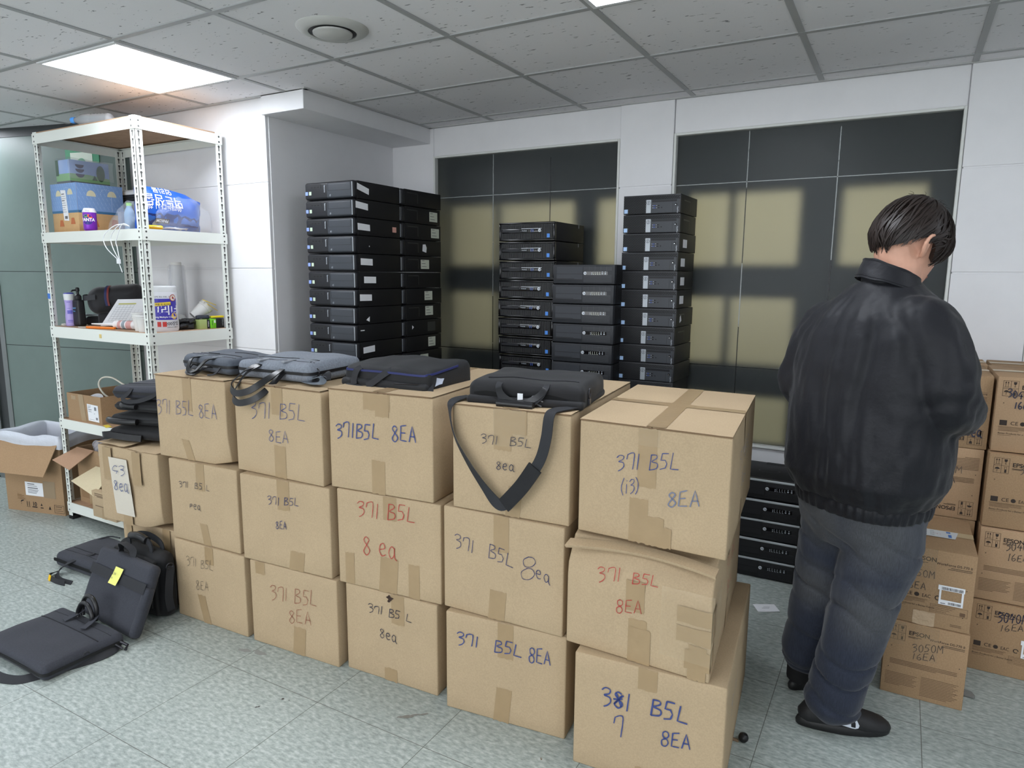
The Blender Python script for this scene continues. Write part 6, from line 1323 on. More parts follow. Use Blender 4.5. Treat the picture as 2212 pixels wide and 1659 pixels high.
def eface(t,flip,eco,h=EH,partial=True):
    """printed front: u across, v up; FLIP prints it upside down"""
    w=EW
    if not flip: O=Vector((0,-.0009,0)); U=X; V=ZV
    else: O=Vector((w,-.0009,h)); U=-X; V=-ZV
    mb=MB(); lt=MB()
    def q(a0,b0,a1,b1,m=None): face_quads(m or mb,O,U,V,[R4(a0,b0,a1,b1)],0)
    def border(a0,b0,a1,b1,th=.0009,m=None):
        q(a0,b0,a1,b0+th,m); q(a0,b1-th,a1,b1,m); q(a0,b0,a0+th,b1,m); q(a1-th,b0,a1,b1,m)
    # handling icons
    x0,y0=.016,.205
    border(x0,y0,x0+.046,y0+.056); q(x0+.0225,y0,x0+.0235,y0+.056); q(x0,y0+.0275,x0+.046,y0+.0285)
    for dx in (.007,.014):
        q(x0+dx,y0+.034,x0+dx+.0012,y0+.050); face_quads(mb,O,U,V,[[(x0+dx-.002,y0+.047),(x0+dx+.0032,y0+.047),(x0+dx+.0006,y0+.053)]],0)
    q(x0+.004,y0+.032,x0+.019,y0+.0332)
    face_quads(mb,O,U,V,[[(x0+.030,y0+.052),(x0+.040,y0+.052),(x0+.039,y0+.044),(x0+.0355,y0+.041),(x0+.0355,y0+.036),(x0+.039,y0+.034),(x0+.031,y0+.034),(x0+.0345,y0+.036),(x0+.0345,y0+.041),(x0+.031,y0+.044)]],0)
    face_quads(mb,O,U,V,[[(x0+.004+.0075+.0075*cos(a),y0+.014+.007*sin(a)) for a in [i*pi/8 for i in range(9)]]],0); q(x0+.0108,y0+.004,x0+.012,y0+.015)
    q(x0+.033,y0+.003,x0+.039,y0+.0135); border(x0+.033,y0+.0135,x0+.039,y0+.024)
    mb.build('handling_icons',print_ink,t,smooth=0); mb=MB()
    text_mesh(mb,'EPSON',.0205,O+U*.071+V*.232,U,V,bold=.022,off=0)
    q(.071,.2245,.110,.2262); q(.071,.2215,.099,.2228)
    mb.build('maker_lettering',print_ink,t,smooth=0); mb=MB()
    text_mesh(mb,'WorkForce DS-770 II',.0115,O+U*.236+V*.2255,U,V,align='RIGHT',bold=.008,off=0)
    q(.176,.2185,.236,.2202); q(.168,.2135,.236,.2150)
    mb.build('model_lettering',print_ink,t,smooth=0); mb=MB()
    if eco:   # certification row, slogan, serial panel
        q(.018,.098,.040,.117); border(.014,.0925,.118,.0935,m=lt)
        text_mesh(mb,'CE',.0185,O+U*.050+V*.101,U,V,off=0,squeeze=1.05)
        ring_=[[(.086+r*cos(a),.107+r*sin(a)) for a in [i*pi/8 for i in range(16)]] for r in (.0075,)]; face_quads(mb,O,U,V,ring_,0)
        text_mesh(mb,'EAC',.0175,O+U*.101+V*.101,U,V,off=0,squeeze=.8)
        n=14; face_quads(mb,O,U,V,[[(.147+r0*cos(i*pi/8),.107+r0*sin(i*pi/8)),(.147+r1*cos(i*pi/8),.107+r1*sin(i*pi/8)),(.147+r1*cos((i+1)*pi/8),.107+r1*sin((i+1)*pi/8)),(.147+r0*cos((i+1)*pi/8),.107+r0*sin((i+1)*pi/8))] for i in range(n) for r0,r1 in ((.0055,.0085),)],0)
        for k in range(3): q(.016,.088-.0048*k,.112-.012*(k==2)*3,.0895-.0048*k,lt)
        text_mesh(mb,'Better Products for a Better Future',.0086,O+U*.016+V*.066,U,V,off=0)
        q(.016,.0615,.056,.0625,lt)
        border(.128,.055,.236,.084,m=lt)
        for k in range(4): q(.131,.078-.006*k,.20-.008*k,.0792-.006*k,lt)
        q(.214,.058,.229,.070,lt)
        for k in range(2): q(.19,.016+.005*k,.222,.018+.005*k,lt)
    else:
        for k in range(4): q(.022,.130-.0052*k,.222-(.06 if k==3 else .0),.1318-.0052*k,lt)
        for k in range(9): q(.012,.080-.0056*k,.108-(.05 if k==8 else .006*(k%3)),.0816-.0056*k,lt)
        for k in range(13): q(.120,.086-.0056*k,.230-(.03 if k==12 else .007*(k%3)),.0876-.0056*k,lt)
    for a,b_ in ((.022,.178),(.018,.098),(.225,.148),(.222,.052)): q(a,b_,a+.0028,b_+.0028)
    mb.build('printed_marks',print_ink,t,smooth=0); lt.build('fine_print',print_ink2,t,smooth=0)
def ebox(label,x,y,z,rz=0,wr=(),flip=False,eco=False,group='printed scanner cartons on the right',front=True,topseam=False,d=ED,w=None,seed=0):
    w=w or EW
    t=thing('cardboard_box',label,'box',(x,y,z),rz,group)
    MB().box(0,0,0,w,d,EH-.0012).build('box_body',card3 if seed%2 else card2,t,bevel=.0035)
    if front: eface(t,flip,eco)
    if wr: write_on(t,Vector((0,0,0)),X,wr,seed,off=.0022)
    if topseam:
        mb=MB(); mb.box(.004,d*.5-.0012,EH-.0012,w-.004,d*.5+.0012,EH-.0006); mb.build('flap_seam',card_edge,t,smooth=0)
        tape(t,ZV*(EH-.0011),X,Y,.0,d*.5-.024,w,d*.5+.024,seed=seed,m=mat('pale_tape',(198,178,142),.3,spec=.5),off=.0008)
    return t
e1=ebox('scanner carton standing on the floor nearest the jeans, with two columns of fine print',.045,2.607,0,0,ew('EP1'),seed=2)
e2=ebox('scanner carton with an airway label on top, stacked on the nearest floor carton',.041,2.612,EH,0,ew('EP2'),eco=True,seed=2,topseam=True)
# courier label on the top, label frame and tapes on the front
mb=MB(); mb.grid(6,3,lambda a,b:Vector((.055+.135*a+.012*b,.135+.075*b,EH+.0012))); l=mb.build('courier_label',mat('courier_paper',(214,218,220),.6),e2,smooth=0)
mb=MB(); 
for q in range(5): mb.box(.07+.0*q,.145+.012*q,EH+.0013,.105-.006*(q%2),.150+.012*q,EH+.0016)
for q in range(4): mb.box(.115,.150+.014*q,EH+.0013,.128,.1525+.014*q,EH+.0016)
mb.build('label_print',mat('label_teal_print',(120,136,140),.7),l,smooth=0)
mb=MB(); mb.box(.165,.19,EH+.0013,.178,.205,EH+.0017); mb.box(.17,.145,EH+.0013,.180,.175,EH+.0017); mb.build('label_blue',mat('label_blue',(70,118,190),.6),l,smooth=0)
mb=MB(); mb.box(.08,.15,EH+.0014,.10,.185,EH+.0018); mb.build('label_yellow_print',mat('label_lime',(206,212,120),.6),l,smooth=0)
mb=MB(); write_strokes(mb,'71',(.125,.165),(.150,.163),.008,.0012,(0,0,EH),(1,0,0),(0,1,0),3,.002); mb.build('label_red_mark',INK['red'],l,smooth=0)
def barcode_label(t,a0=.150,b0=.088):
    mb=MB(); O=Vector((0,-.0022,0))
    face_quads(mb,O,X,ZV,[R4(a0-.004,b0+.051,a0+.072,b0+.068),R4(a0,b0,a0+.07,b0+.017),R4(a0,b0+.017,a0+.006,b0+.051),R4(a0+.064,b0+.017,a0+.07,b0+.051)],0); l=mb.build('barcode_label',PAPER,t,smooth=0)
    mb=MB(); O=Vector((0,-.0026,0)); rr=random.Random(4); x=.006
    while x<.068: wv=rr.choice((.0008,.0012,.0018)); face_quads(mb,O,X,ZV,[R4(a0+x,b0+.053,a0+x+wv,b0+.063)],0); x+=wv+rr.choice((.0008,.0014))
    x=.028
    while x<.064: wv=rr.choice((.0008,.0012,.0018)); face_quads(mb,O,X,ZV,[R4(a0+x,b0+.003,a0+x+wv,b0+.012)],0); x+=wv+rr.choice((.0008,.0012))
    face_quads(mb,O,X,ZV,[R4(a0+.006,b0+.004,a0+.02,b0+.006)],0)
    mb.build('barcode',BLACK_PRINT,l,smooth=0)
barcode_label(e2)
cl=mat('film_tape',(196,168,132),.12,spec=.6,alpha=.22,bump=(40,.8,.008))
tape(e2,Vector((0,0,0)),X,ZV,.085,.17,.135,EH,m=cl,seed=5,off=.0016); tape(e2,Vector((0,0,0)),X,ZV,.08,.0,.145,.05,m=mat('whitish_tape',(184,158,128),.2,bump=(40,.8,.006)),seed=6,off=.0014)
tape(e1,Vector((0,0,0)),X,ZV,.09,.15,.16,EH-.002,m=cl,seed=7,off=.0016); tape(e1,Vector((0,0,0)),X,ZV,.0,.19,.06,EH-.002,m=cl,seed=8,off=.0016)
# column behind the man (upside-down print) and the right-hand column
for k,(lb,dx) in enumerate((('scanner carton on the floor behind the nearest two cartons',0),('scanner carton second from the floor behind the nearest two cartons',0),('upside-down scanner carton with 3050M showing beside the jacket hem',.003),('upside-down scanner carton on top beside the bent elbow',.007))):
    ebox(lb,.062+dx,3.01,k*EH,0,ew('P%d'%(k+1)),flip=k>1,eco=(k==3),seed=k+1,topseam=k==3,front=k>1)
for k,(lb,dx,dy) in enumerate((('scanner carton on the floor at the right edge of the view','0',0),('scanner carton second from the floor in the rightmost column','0',.01),('scanner carton third from the floor in the rightmost column','.001',.022),('topmost scanner carton of the rightmost column, dark 3040M written on it','.004',.05))):
    t=ebox(lb,.321+float(dx),2.935+dy,k*(EH+.002),.0,ew('Q%d'%(k+1)),eco=k!=1,seed=k,topseam=k==3)
    if k==0: barcode_label(t,.163,.085)
for k in range(4):
    ebox('scanner carton at the window behind the cartons beside the elbow' if k==3 else 'scanner carton hidden low against the window wall',.085,3.402,k*EH,0,(),front=False,seed=k,topseam=k==3,d=.245,group='scanner cartons against the window wall')
    ebox('scanner carton at the window behind the rightmost column' if k==3 else 'scanner carton hidden low behind the rightmost column',.345,3.402,k*EH,0,(),front=False,seed=k+1,topseam=k==3,d=.245,group='scanner cartons against the window wall')
# ================================================================== SMALL THINGS ON THE FLOOR
t=thing('paper_slip','small white paper slip lying on the floor between the man and the cartons','paper',(-.412,3.04,.0005),rz=.5); mb=MB(); mb.grid(6,4,lambda a,b:Vector((-.048+.096*a,-.036+.072*b,.0015+.003*a*a*(1-b)))); mb.build('slip',PAPER,t,smooth=1)
mb=MB(); mb.box(-.02,-.004,.0022,.012,-.002,.0026); mb.box(-.01,.006,.0028,.018,.0075,.0032); mb.build('faint_print',MATS['print_grey'],t,smooth=0)
t=thing('rubber_stopper','small round black rubber stopper on the floor near the front carton','stopper',(-.322,2.076,.0)); MB().lathe([(.001,0),(.009,.001),(.0145,.008),(.0155,.015),(.012,.024),(.001,.027)],24).build('stopper',mat('stopper_black',(24,24,26),.4),t,smooth=1)
t=thing('debris_bit','tiny brown bit beside the black rubber stopper','debris',(-.345,2.065,0)); b=MB(); b.soft(.02,.009,.007,.003,k=2,fn=lambda o:blob(o,.003,90)); b.build('bit',mat('brown_bit',(128,106,84),.8),t,weld=True,smooth=1)
def stain(px,py,rx,ry,rz,col,label,seed):
    t=thing('floor_stain',label,'stain',(px,py,.0006),rz); mb=MB(); n=14; rs=random.Random(seed)
    for k in range(9 if rx>.03 else 2):
        ox,oy,q=rs.uniform(-.8,.8)*rx,rs.uniform(-.5,.5)*ry,rs.uniform(.12,.34)
        mb.poly([(ox+rx*q*cos(a)*(1+.5*noise.noise(Vector((cos(a)*2,sin(a)*2,seed+k)))),oy+ry*q*2*sin(a)*(1+.6*noise.noise(Vector((cos(a)*3,sin(a)*3,seed+4+k)))),.0001*k) for a in [2*pi*i/n for i in range(n)]])
    mb.build('stain',mat('stain_%d_%d'%(col[0],seed),col,.6),t,smooth=0)
stain(-2.075,1.655,.075,.018,.35,(150,152,148),'grey scuff on the floor in front of the second column of cartons',1)
stain(-1.735,1.50,.018,.008,.2,(70,66,62),'small dark spot on the open floor before the third column',2)
stain(-1.30,1.655,.06,.009,.75,(132,130,124),'thin grey scuff on the floor before the fourth column',3)
stain(-1.79,1.42,.015,.006,.9,(80,78,74),'small dark chip mark on the floor left of the dark spot',5)
stain(-.835,1.685,.009,.008,0,(126,116,98),'small round brown spot on the floor before the thick blue 381 carton',7)
t=thing('dust_ball','grey dust clump on the floor at the foot of the rightmost cartons','dust',(.315,2.72,0)); b=MB(); b.soft(.035,.02,.015,.006,k=3,fn=lambda o:blob(o,.010,50)); b.build('dust',mat('dust_grey',(112,112,108),.95),t,weld=True,smooth=1)
# ================================================================== THE MAN
skin=mat('skin',(214,164,140),.5,spec=.4,var=(30,.05),bump=(220,.08,.0006)); hair_m=mat('dark_brown_hair',(40,32,29),.46,spec=.4,var=(50,.3))
def mat_jacket():
    m=mat('navy_black_nylon',(19,20,26),.55,spec=.32,bump=(34,.4,.006),sheen=.08); nt=m.node_tree
    return m
jack=mat_jacket()
def mat_denim():
    m=bpy.data.materials.new('washed_denim'); m.use_nodes=True; nt=m.node_tree; N=nt.nodes; L=nt.links; b=N['Principled BSDF']; b.inputs['Roughness'].default_value=.85; b.inputs['Specular IOR Level'].default_value=.2; b.inputs['Sheen Weight'].default_value=.15
    tc=N.new('ShaderNodeTexCoord'); mp=N.new('ShaderNodeMapping'); mp.inputs['Scale'].default_value=(520,520,46); L.new(tc.outputs['Object'],mp.inputs[0])
    n=N.new('ShaderNodeTexNoise'); n.inputs['Scale'].default_value=1; n.inputs['Detail'].default_value=3; L.new(mp.outputs[0],n.inputs[0])
    r=N.new('ShaderNodeMapRange'); r.inputs[1].default_value=.3; r.inputs[2].default_value=.7; r.inputs[3].default_value=.80; r.inputs[4].default_value=1.25; L.new(n.outputs['Fac'],r.inputs[0])
    n2=N.new('ShaderNodeTexNoise'); n2.inputs['Scale'].default_value=6; n2.inputs['Detail'].default_value=3; L.new(tc.outputs['Object'],n2.inputs[0])
    # worn, bleached patches on seat and thigh (wear of the cloth itself)
    def patch(c,rad):
        d=N.new('ShaderNodeVectorMath'); d.operation='DISTANCE'; d.inputs[1].default_value=c; L.new(tc.outputs['Object'],d.inputs[0])
        q=N.new('ShaderNodeMapRange'); q.interpolation_type='SMOOTHSTEP'; q.inputs[1].default_value=rad*.15; q.inputs[2].default_value=rad; q.inputs[3].default_value=1; q.inputs[4].default_value=0; L.new(d.outputs['Value'],q.inputs[0]); return q.outputs[0]
    ps=[patch(c,r_) for c,r_ in (((.0,2.18,.71),.22),((-.19,2.26,.71),.20),((-.0,2.19,.44),.16),((-.19,2.32,.45),.13))]
    acc=ps[0]
    for p_ in ps[1:]:
        a=N.new('ShaderNodeMath'); a.operation='MAXIMUM'; L.new(acc,a.inputs[0]); L.new(p_,a.inputs[1]); acc=a.outputs[0]
    mu=N.new('ShaderNodeMath'); mu.operation='MULTIPLY'; L.new(acc,mu.inputs[0]); mu.inputs[1].default_value=.34
    mx=N.new('ShaderNodeMix'); mx.data_type='RGBA'; mx.inputs['A'].default_value=rgb(41,46,59); mx.inputs['B'].default_value=rgb(104,104,100); L.new(mu.outputs[0],mx.inputs['Factor'])
    v=N.new('ShaderNodeVectorMath'); v.operation='SCALE'; L.new(mx.outputs['Result'],v.inputs[0]); L.new(r.outputs[0],v.inputs['Scale']); L.new(v.outputs[0],b.inputs['Base Color'])
    bp=N.new('ShaderNodeBump'); bp.inputs['Strength'].default_value=.2; bp.inputs['Distance'].default_value=.001; L.new(n.outputs['Fac'],bp.inputs['Height']); L.new(bp.outputs[0],b.inputs['Normal'])
    return m
denim=mat_denim()
def remesh(mb,name,m,parent,vox,smooth_it=6,fn=None,sub=0):
    me=bpy.data.meshes.new('tmp'); me.from_pydata(mb.v,[],mb.f); o=bpy.data.objects.new('tmp',me); COL.objects.link(o)
    md=o.modifiers.new('r','REMESH'); md.mode='VOXEL'; md.voxel_size=vox
    md2=o.modifiers.new('s','SMOOTH'); md2.iterations=smooth_it; md2.factor=.5
    dg=bpy.context.evaluated_depsgraph_get(); me2=bpy.data.meshes.new_from_object(o.evaluated_get(dg)); bpy.data.objects.remove(o)
    if fn:
        nn=[v.normal.copy() for v in me2.vertices]
        for v,n in zip(me2.vertices,nn): v.co=fn(v.co.copy(),n)
    me2.materials.clear(); me2.materials.append(m); me2.polygons.foreach_set('use_smooth',[True]*len(me2.polygons)); me2.name=name
    ob=bpy.data.objects.new(name,me2); COL.objects.link(ob); ob.parent=parent; return ob
PH=radians(38); Ft=Vector((sin(PH),cos(PH),0)); Rt=Vector((cos(PH),-sin(PH),0))
PC=Vector((-.062,2.362,0))
def se_ring(c,a,b,z,n=40,e=2.4,dz=0,R_=None,F_=None):
    R_=R_ or Rt; F_=F_ or Ft; out=[]
    for i in range(n):
        t=2*pi*i/n; ct,st=cos(t),sin(t)
        x=a*abs(ct)**(2/e)*(1 if ct>=0 else -1); y=b*abs(st)**(2/e)*(1 if st>=0 else -1)
        out.append(Vector((c[0],c[1],z))+R_*x+F_*y+Vector((0,0,dz*y)))
    return out
def limb(mb,P,r,n=20,k=6):
    Q=smooth_path(P,k); m=len(P); rr=[]
    for i in range(len(Q)):
        f=i/k; j=min(m-2,int(f)); g=f-j; rr.append(r[j]*(1-g)+r[j+1]*g)
    # rounded ends
    mb.tube([Q[0]-(Q[1]-Q[0]).normalized()*rr[0]*.6,Q[0]-(Q[1]-Q[0]).normalized()*rr[0]*.3]+Q+[Q[-1]+(Q[-1]-Q[-2]).normalized()*rr[-1]*.3,Q[-1]+(Q[-1]-Q[-2]).normalized()*rr[-1]*.6],[rr[0]*.5,rr[0]*.85]+rr+[rr[-1]*.85,rr[-1]*.5],n)
man=thing('person','man in a dark jacket and faded jeans seen from behind with bowed head','person',(0,0,0))
def T0(c,f=0,r=0): return (c[0]+Ft.x*f+Rt.x*r, c[1]+Ft.y*f+Rt.y*r)
# joints
SR=Vector((.066,2.248,1.318)); ER=Vector((.142,2.222,1.108)); WR=Vector((.185,2.46,1.075))
SL=Vector((-.202,2.475,1.288)); EL=Vector((-.258,2.49,1.085)); WL=Vector((.035,2.63,1.075))
# ---- trunk of the jacket
mb=MB()
tr=[(.775,.195,.150,0,.012),(.80,.222,.168,0,.010),(.85,.252,.186,0,.0),(.93,.256,.182,0,-.002),(1.05,.254,.172,0,-.006),(1.18,.248,.165,.0,-.008),(1.28,.240,.156,.008,-.010),(1.335,.214,.142,.018,-.008),(1.375,.168,.122,.024,-.002),(1.41,.120,.102,.030,.0),(1.44,.086,.086,.034,.0)]
mb.rings([se_ring(T0(PC,f,dx_*0),a,b,z) for z,a,b,f,dx_ in tr])
limb(mb,[SR+Vector((-.05,.035,.008)),SR,SR.lerp(ER,.5)+Vector((.012,-.012,0)),ER,ER.lerp(WR,.5)+Vector((.012,0,-.022)),WR],[.074,.084,.088,.080,.066,.048])
limb(mb,[SL+Vector((.05,-.035,.008)),SL,SL.lerp(EL,.5)+Vector((-.012,.0,0)),EL,EL.lerp(WL,.5)+Vector((0,.01,-.02)),WL],[.078,.088,.088,.082,.066,.048])
def folds(co,n):
    z=co.z; s=(co-Vector((PC.x,PC.y,z))); u=atan2(s.dot(Rt),-s.dot(Ft))
    d=0.0; fade=max(.15,min(1,(1.44-z)/.16))
    d+=.0085*noise.noise(Vector((u*2.6,z*2.2,1.3)))*fade+.0055*noise.noise(Vector((u*7.5+1.5*noise.noise(co*5),z*4.2,4.1)))*fade
    d+=.0052*noise.noise(Vector((co.x*26,co.y*26,z*11)))
    # drag folds running down from the right armpit and soft blousing over the hem
    q=(u-.62)*2.2+(1.30-z)*1.1; d+=-.017*math.exp(-(q*4)**2)*max(0,min(1,(z-.9)/.2))*max(0,min(1,(1.36-z)/.08))
    q=(u+.25)*2.2+(1.12-z)*.3; d+=-.006*math.exp(-(q*4)**2)*math.exp(-((z-1.12)/.12)**2)
    if z<.93: d+=.009*max(0,1-abs(z-.87)/.07)*noise.noise(Vector((u*6,2.0,z*9)))
    ra=(co-ER).length
    if ra<.2: d+=.007*math.sin((co.z*1.0+co.y*.6)*70+3*noise.noise(co*9))*math.exp(-(ra/.10)**2)
    return co+n*d
jk=remesh(mb,'jacket',jack,man,.008,3,folds)
# elastic hem band, ribbed
mb=MB(); R0=[]
for z,k in ((.742,.985),(.748,1.0),(.765,1.02),(.782,1.03),(.79,1.0)):
    base=se_ring(T0(PC),.199*k,.155*k,z,180); c=Vector((PC.x,PC.y,z)); R0.append([p+(p-c).normalized()*.0022*sin(i*2*pi*45/180*1.0) for i,p in enumerate(base)])
mb.rings(R0); mb.build('hem_band',jack,man,smooth=1.2)
# stand-and-fold collar
Fc=Vector((sin(radians(66)),cos(radians(66)),0)); Rc=Vector((Fc.y,-Fc.x,0)); cz=Vector((-.036,2.386,0)); mb=MB()
def coll(a,b):
    an=-pi*1.5+ (a-.5)*2*pi*.86+pi   # opening at the front
    t=a*2*pi*.84-pi/2-2*pi*.42
    ct,st=cos(t),sin(t); rr=Vector((0,0,0))
    ra,rb=.079+.022*b,.077+.022*b
    p=cz+Rc*(ra*ct)+Fc*(rb*st)
    zz=1.512-.056*b-.066*(st*.5+.5)
    return Vector((p.x,p.y,zz+.004*noise.noise(Vector((a*9,b*2,1)))))
mb.grid(48,8,coll); k=len(mb.v)
g2=MB(); g2.grid(48,8,lambda a,b: coll(a,b)*1.0+(Vector((cz.x,cz.y,0))-Vector((coll(a,b).x,coll(a,b).y,0))).normalized()*.006+Vector((0,0,-.002))); mb.add(g2.v,[tuple(reversed(f)) for f in g2.f])
# inner stand
mb.grid(48,6,lambda a,b:(lambda t:cz+Rc*(.082*cos(t))+Fc*(.080*sin(t))+Vector((0,0,1.511-.066*(sin(t)*.5+.5)-.07*b)))(a*2*pi*.84-pi/2-2*pi*.42))
mb.build('collar',jack,man,smooth=1.2)
mb=MB(); mb.tube([coll(a,.88)+Vector((0,0,-.0005))+(coll(a,.88)-Vector((cz.x,cz.y,coll(a,.88).z))).normalized()*.0006 for a in [i/48 for i in range(49)]],.0009,5); mb.build('collar_stitching',mat('stitch_dark',(18,18,24),.8),man,smooth=1)
# cuffs, pocket zip
mb=MB(); d=(WR-ER.lerp(WR,.5)).normalized(); mb.tube([WR-d*.012,WR+d*.03],[.048,.043],24); mb.build('cuff',jack,man,smooth=1)
mb=MB(); d=(WL-EL.lerp(WL,.5)).normalized(); mb.tube([WL-d*.012,WL+d*.03],[.048,.043],24); mb.build('cuff',jack,man,smooth=1)
# ---- jeans
mb=MB()
mb.rings([se_ring(T0(PC,f),a,b,z) for z,a,b,f in ((.62,.165,.105,.0),(.68,.186,.130,-.004),(.74,.190,.142,-.008),(.80,.184,.140,-.004),(.88,.175,.128,0),(.95,.168,.118,0))])
KR=[Vector((.018,2.318,.76)),Vector((.006,2.312,.62)),Vector((-.022,2.306,.47)),Vector((-.052,2.302,.30)),Vector((-.076,2.296,.17)),Vector((-.090,2.294,.088))]
limb(mb,KR,[.108,.112,.101,.090,.086,.092],24)
KL=[Vector((-.128,2.408,.76)),Vector((-.136,2.418,.62)),Vector((-.150,2.428,.47)),Vector((-.172,2.442,.30)),Vector((-.192,2.452,.19)),Vector((-.198,2.455,.136))]
limb(mb,KL,[.102,.106,.098,.088,.080,.078],24)
def jfold(co,n):
    z=co.z; d=.0045*noise.noise(co*9)+.004*noise.noise(Vector((co.x*24+2*z,co.y*24,z*9)))
    # bunched rings at the hem and behind the knee
    for (zc,w,a,fq) in ((.20,.075,.0075,72),(.46,.08,.0055,62),(.10,.05,.005,80)):
        d-=2.0*a*math.exp(-((z-zc)/w)**2)*(1-abs(math.sin(z*fq*.5+co.x*9+2.5*noise.noise(co*5))))**3
    d-=.010*math.exp(-((z-.64)/.06)**2)*(1-abs(math.sin((z+co.x*.55)*32)))**3
    return co+n*d
remesh(mb,'jeans',denim,man,.0075,4,jfold)
# ---- socks
for P_ in ([(-.20,2.455,.15),(-.203,2.458,.05)],[(-.09,2.298,.15),(-.105,2.296,.05)]):
    MB().tube(P_,[.05,.047],18).build('sock',mat('black_sock',(20,20,22),.85),man,smooth=1)
# ---- shoes
shoe_m=mat('black_mesh_shoe',(30,30,32),.6,bump=(420,.3,.0007)); sole_m=mat('black_sole',(26,26,27),.5); white_mark=mat('shoe_white',(206,212,222),.4)
def shoe(heel,ang,L=.275,swoosh=True):
    M=Matrix.Translation((heel[0],heel[1],0))@Matrix.Rotation(ang,4,'Z')
    prof=[(0.0,.020,.030,.055),(.02,.033,.018,.082),(.07,.038,.014,.095),(.12,.039,.014,.092),(.16,.043,.014,.082),(.20,.047,.014,.066),(.235,.046,.014,.055),(.26,.037,.016,.046),(.275,.018,.022,.036)]
    mb=MB(); mb.T=M; R=[]
    for s,hw,z0,z1 in prof:
        s*=L/.275; c=-.006*sin(s*9); R.append([Vector((s,c+hw*cos(t)*(1 if sin(t)<0 else .94),(z0+z1)/2+(z1-z0)/2*(abs(sin(t))**.75)*(1 if sin(t)>0 else -1))) for t in [2*pi*i/22 for i in range(22)]])
    mb.rings(R); s_=mb.build('shoe',shoe_m,man,smooth=1.2)
    mb=MB(); mb.T=M; n=30
    def out(t,g,z):
        x=L/2-.002+(L/2+.006+g)*cos(t); y=(.044+g)*sin(t)*(1+.12*cos(t))*(1-.10*max(0,-cos(t))); return Vector((x,y,z+(.006 if cos(t)>.9 else 0)*0))
    mb.rings([[out(2*pi*i/n,g,z) for i in range(n)] for g,z in ((-.004,0),(0,.004),(.002,.018),(-.002,.028),(-.006,.032))]); mb.build('sole',sole_m,s_,smooth=.8)
    mb=MB(); mb.T=M
    if swoosh:
        pts=[(.150,.040),(.166,.030),(.171,.046),(.160,.066),(.148,.075),(.150,.062),(.138,.052),(.110,.047),(.09,.05),(.115,.039)]
        def sd(x,z):
            hw=.040; 
            for (a,b) in zip(prof[:-1],prof[1:]):
                if a[0]<=x<=b[0]: f=(x-a[0])/(b[0]-a[0]); hw=a[1]+(b[1]-a[1])*f; z0=a[2]+(b[2]-a[2])*f; z1=a[3]+(b[3]-a[3])*f
            zz=max(-1,min(1,(z-(z0+z1)/2)/((z1-z0)/2))); th=math.asin(abs(zz)**(1/.75)); return Vector((x,-.006*sin(x*9)-hw*cos(th)*(.94 if zz>0 else 1)-.0018,z))
        # triangulated strip so it follows the upper
        up=[(.085,.049),(.105,.049),(.125,.053),(.140,.060),(.150,.070),(.162,.062),(.170,.046)]; lo=[(.085,.046),(.105,.040),(.125,.036),(.140,.033),(.150,.031),(.160,.031),(.168,.036)]
        mb.add([sd(*p) for p in up]+[sd(*p) for p in lo],[(i,7+i,8+i,i+1) for i in range(6)]); mb.build('side_mark',white_mark,s_,smooth=1)
    mb=MB(); mb.T=M
    for k in range(4): mb.tube([(.128+.016*k,-.022,.090-.007*k),(.130+.016*k,0,.098-.008*k),(.128+.016*k,.022,.090-.007*k)],.003,6)
    mb.tube(smooth_path([(.13,0,.098),(.128,-.02,.105),(.125,-.035,.088)],4),.0025,6); mb.build('laces',mat('lace_black',(20,20,22),.7),s_,smooth=1)
    return s_
shoe((-.183,2.262),radians(20))
shoe((-.232,2.452),radians(50),swoosh=False)
# ---- body (one continuous surface under the clothes: legs, trunk, arms, hands, neck, head)
HY=radians(50); Fh=Vector((sin(HY),cos(HY),0)); Rh=Vector((cos(HY),-sin(HY),0))
HC0=Vector((.010,2.455,1.560)); HP=radians(-30)
HM=Matrix.Translation(HC0)@Matrix(((Rh.x,Fh.x,0,0),(Rh.y,Fh.y,0,0),(0,0,1,0),(0,0,0,1)))@Matrix.Rotation(HP,4,'X')
b=MB()
b.rings([se_ring(T0(PC,f),a,bb,z,28,2.2) for z,a,bb,f in ((.70,.15,.10,0),(.80,.165,.115,0),(.95,.15,.105,0),(1.10,.155,.11,0),(1.25,.175,.11,.01),(1.35,.165,.09,.02),(1.41,.10,.075,.035),(1.44,.066,.066,.045))])
limb(b,[KR[0],KR[1],KR[2],KR[3],KR[4],KR[5]+Vector((0,0,.03))],[.08,.075,.06,.055,.042,.040],16)
limb(b,[KL[0],KL[1],KL[2],KL[3],KL[4],Vector((-.20,2.455,.075))],[.08,.075,.06,.055,.042,.040],16)
limb(b,[SR,SR.lerp(ER,.5),ER,ER.lerp(WR,.5),WR],[.055,.05,.042,.04,.029],16); limb(b,[SL,SL.lerp(EL,.5),EL,EL.lerp(WL,.5),WL],[.055,.05,.042,.04,.029],16)
# neck reaching forward into the skull base
NK=Vector((*T0(PC,.045),1.42)); limb(b,[NK,NK+Ft*.028+Vector((0,0,.055)),HC0+HM.to_3x3()@Vector((0,-.035,-.045))],[.064,.061,.062],20)
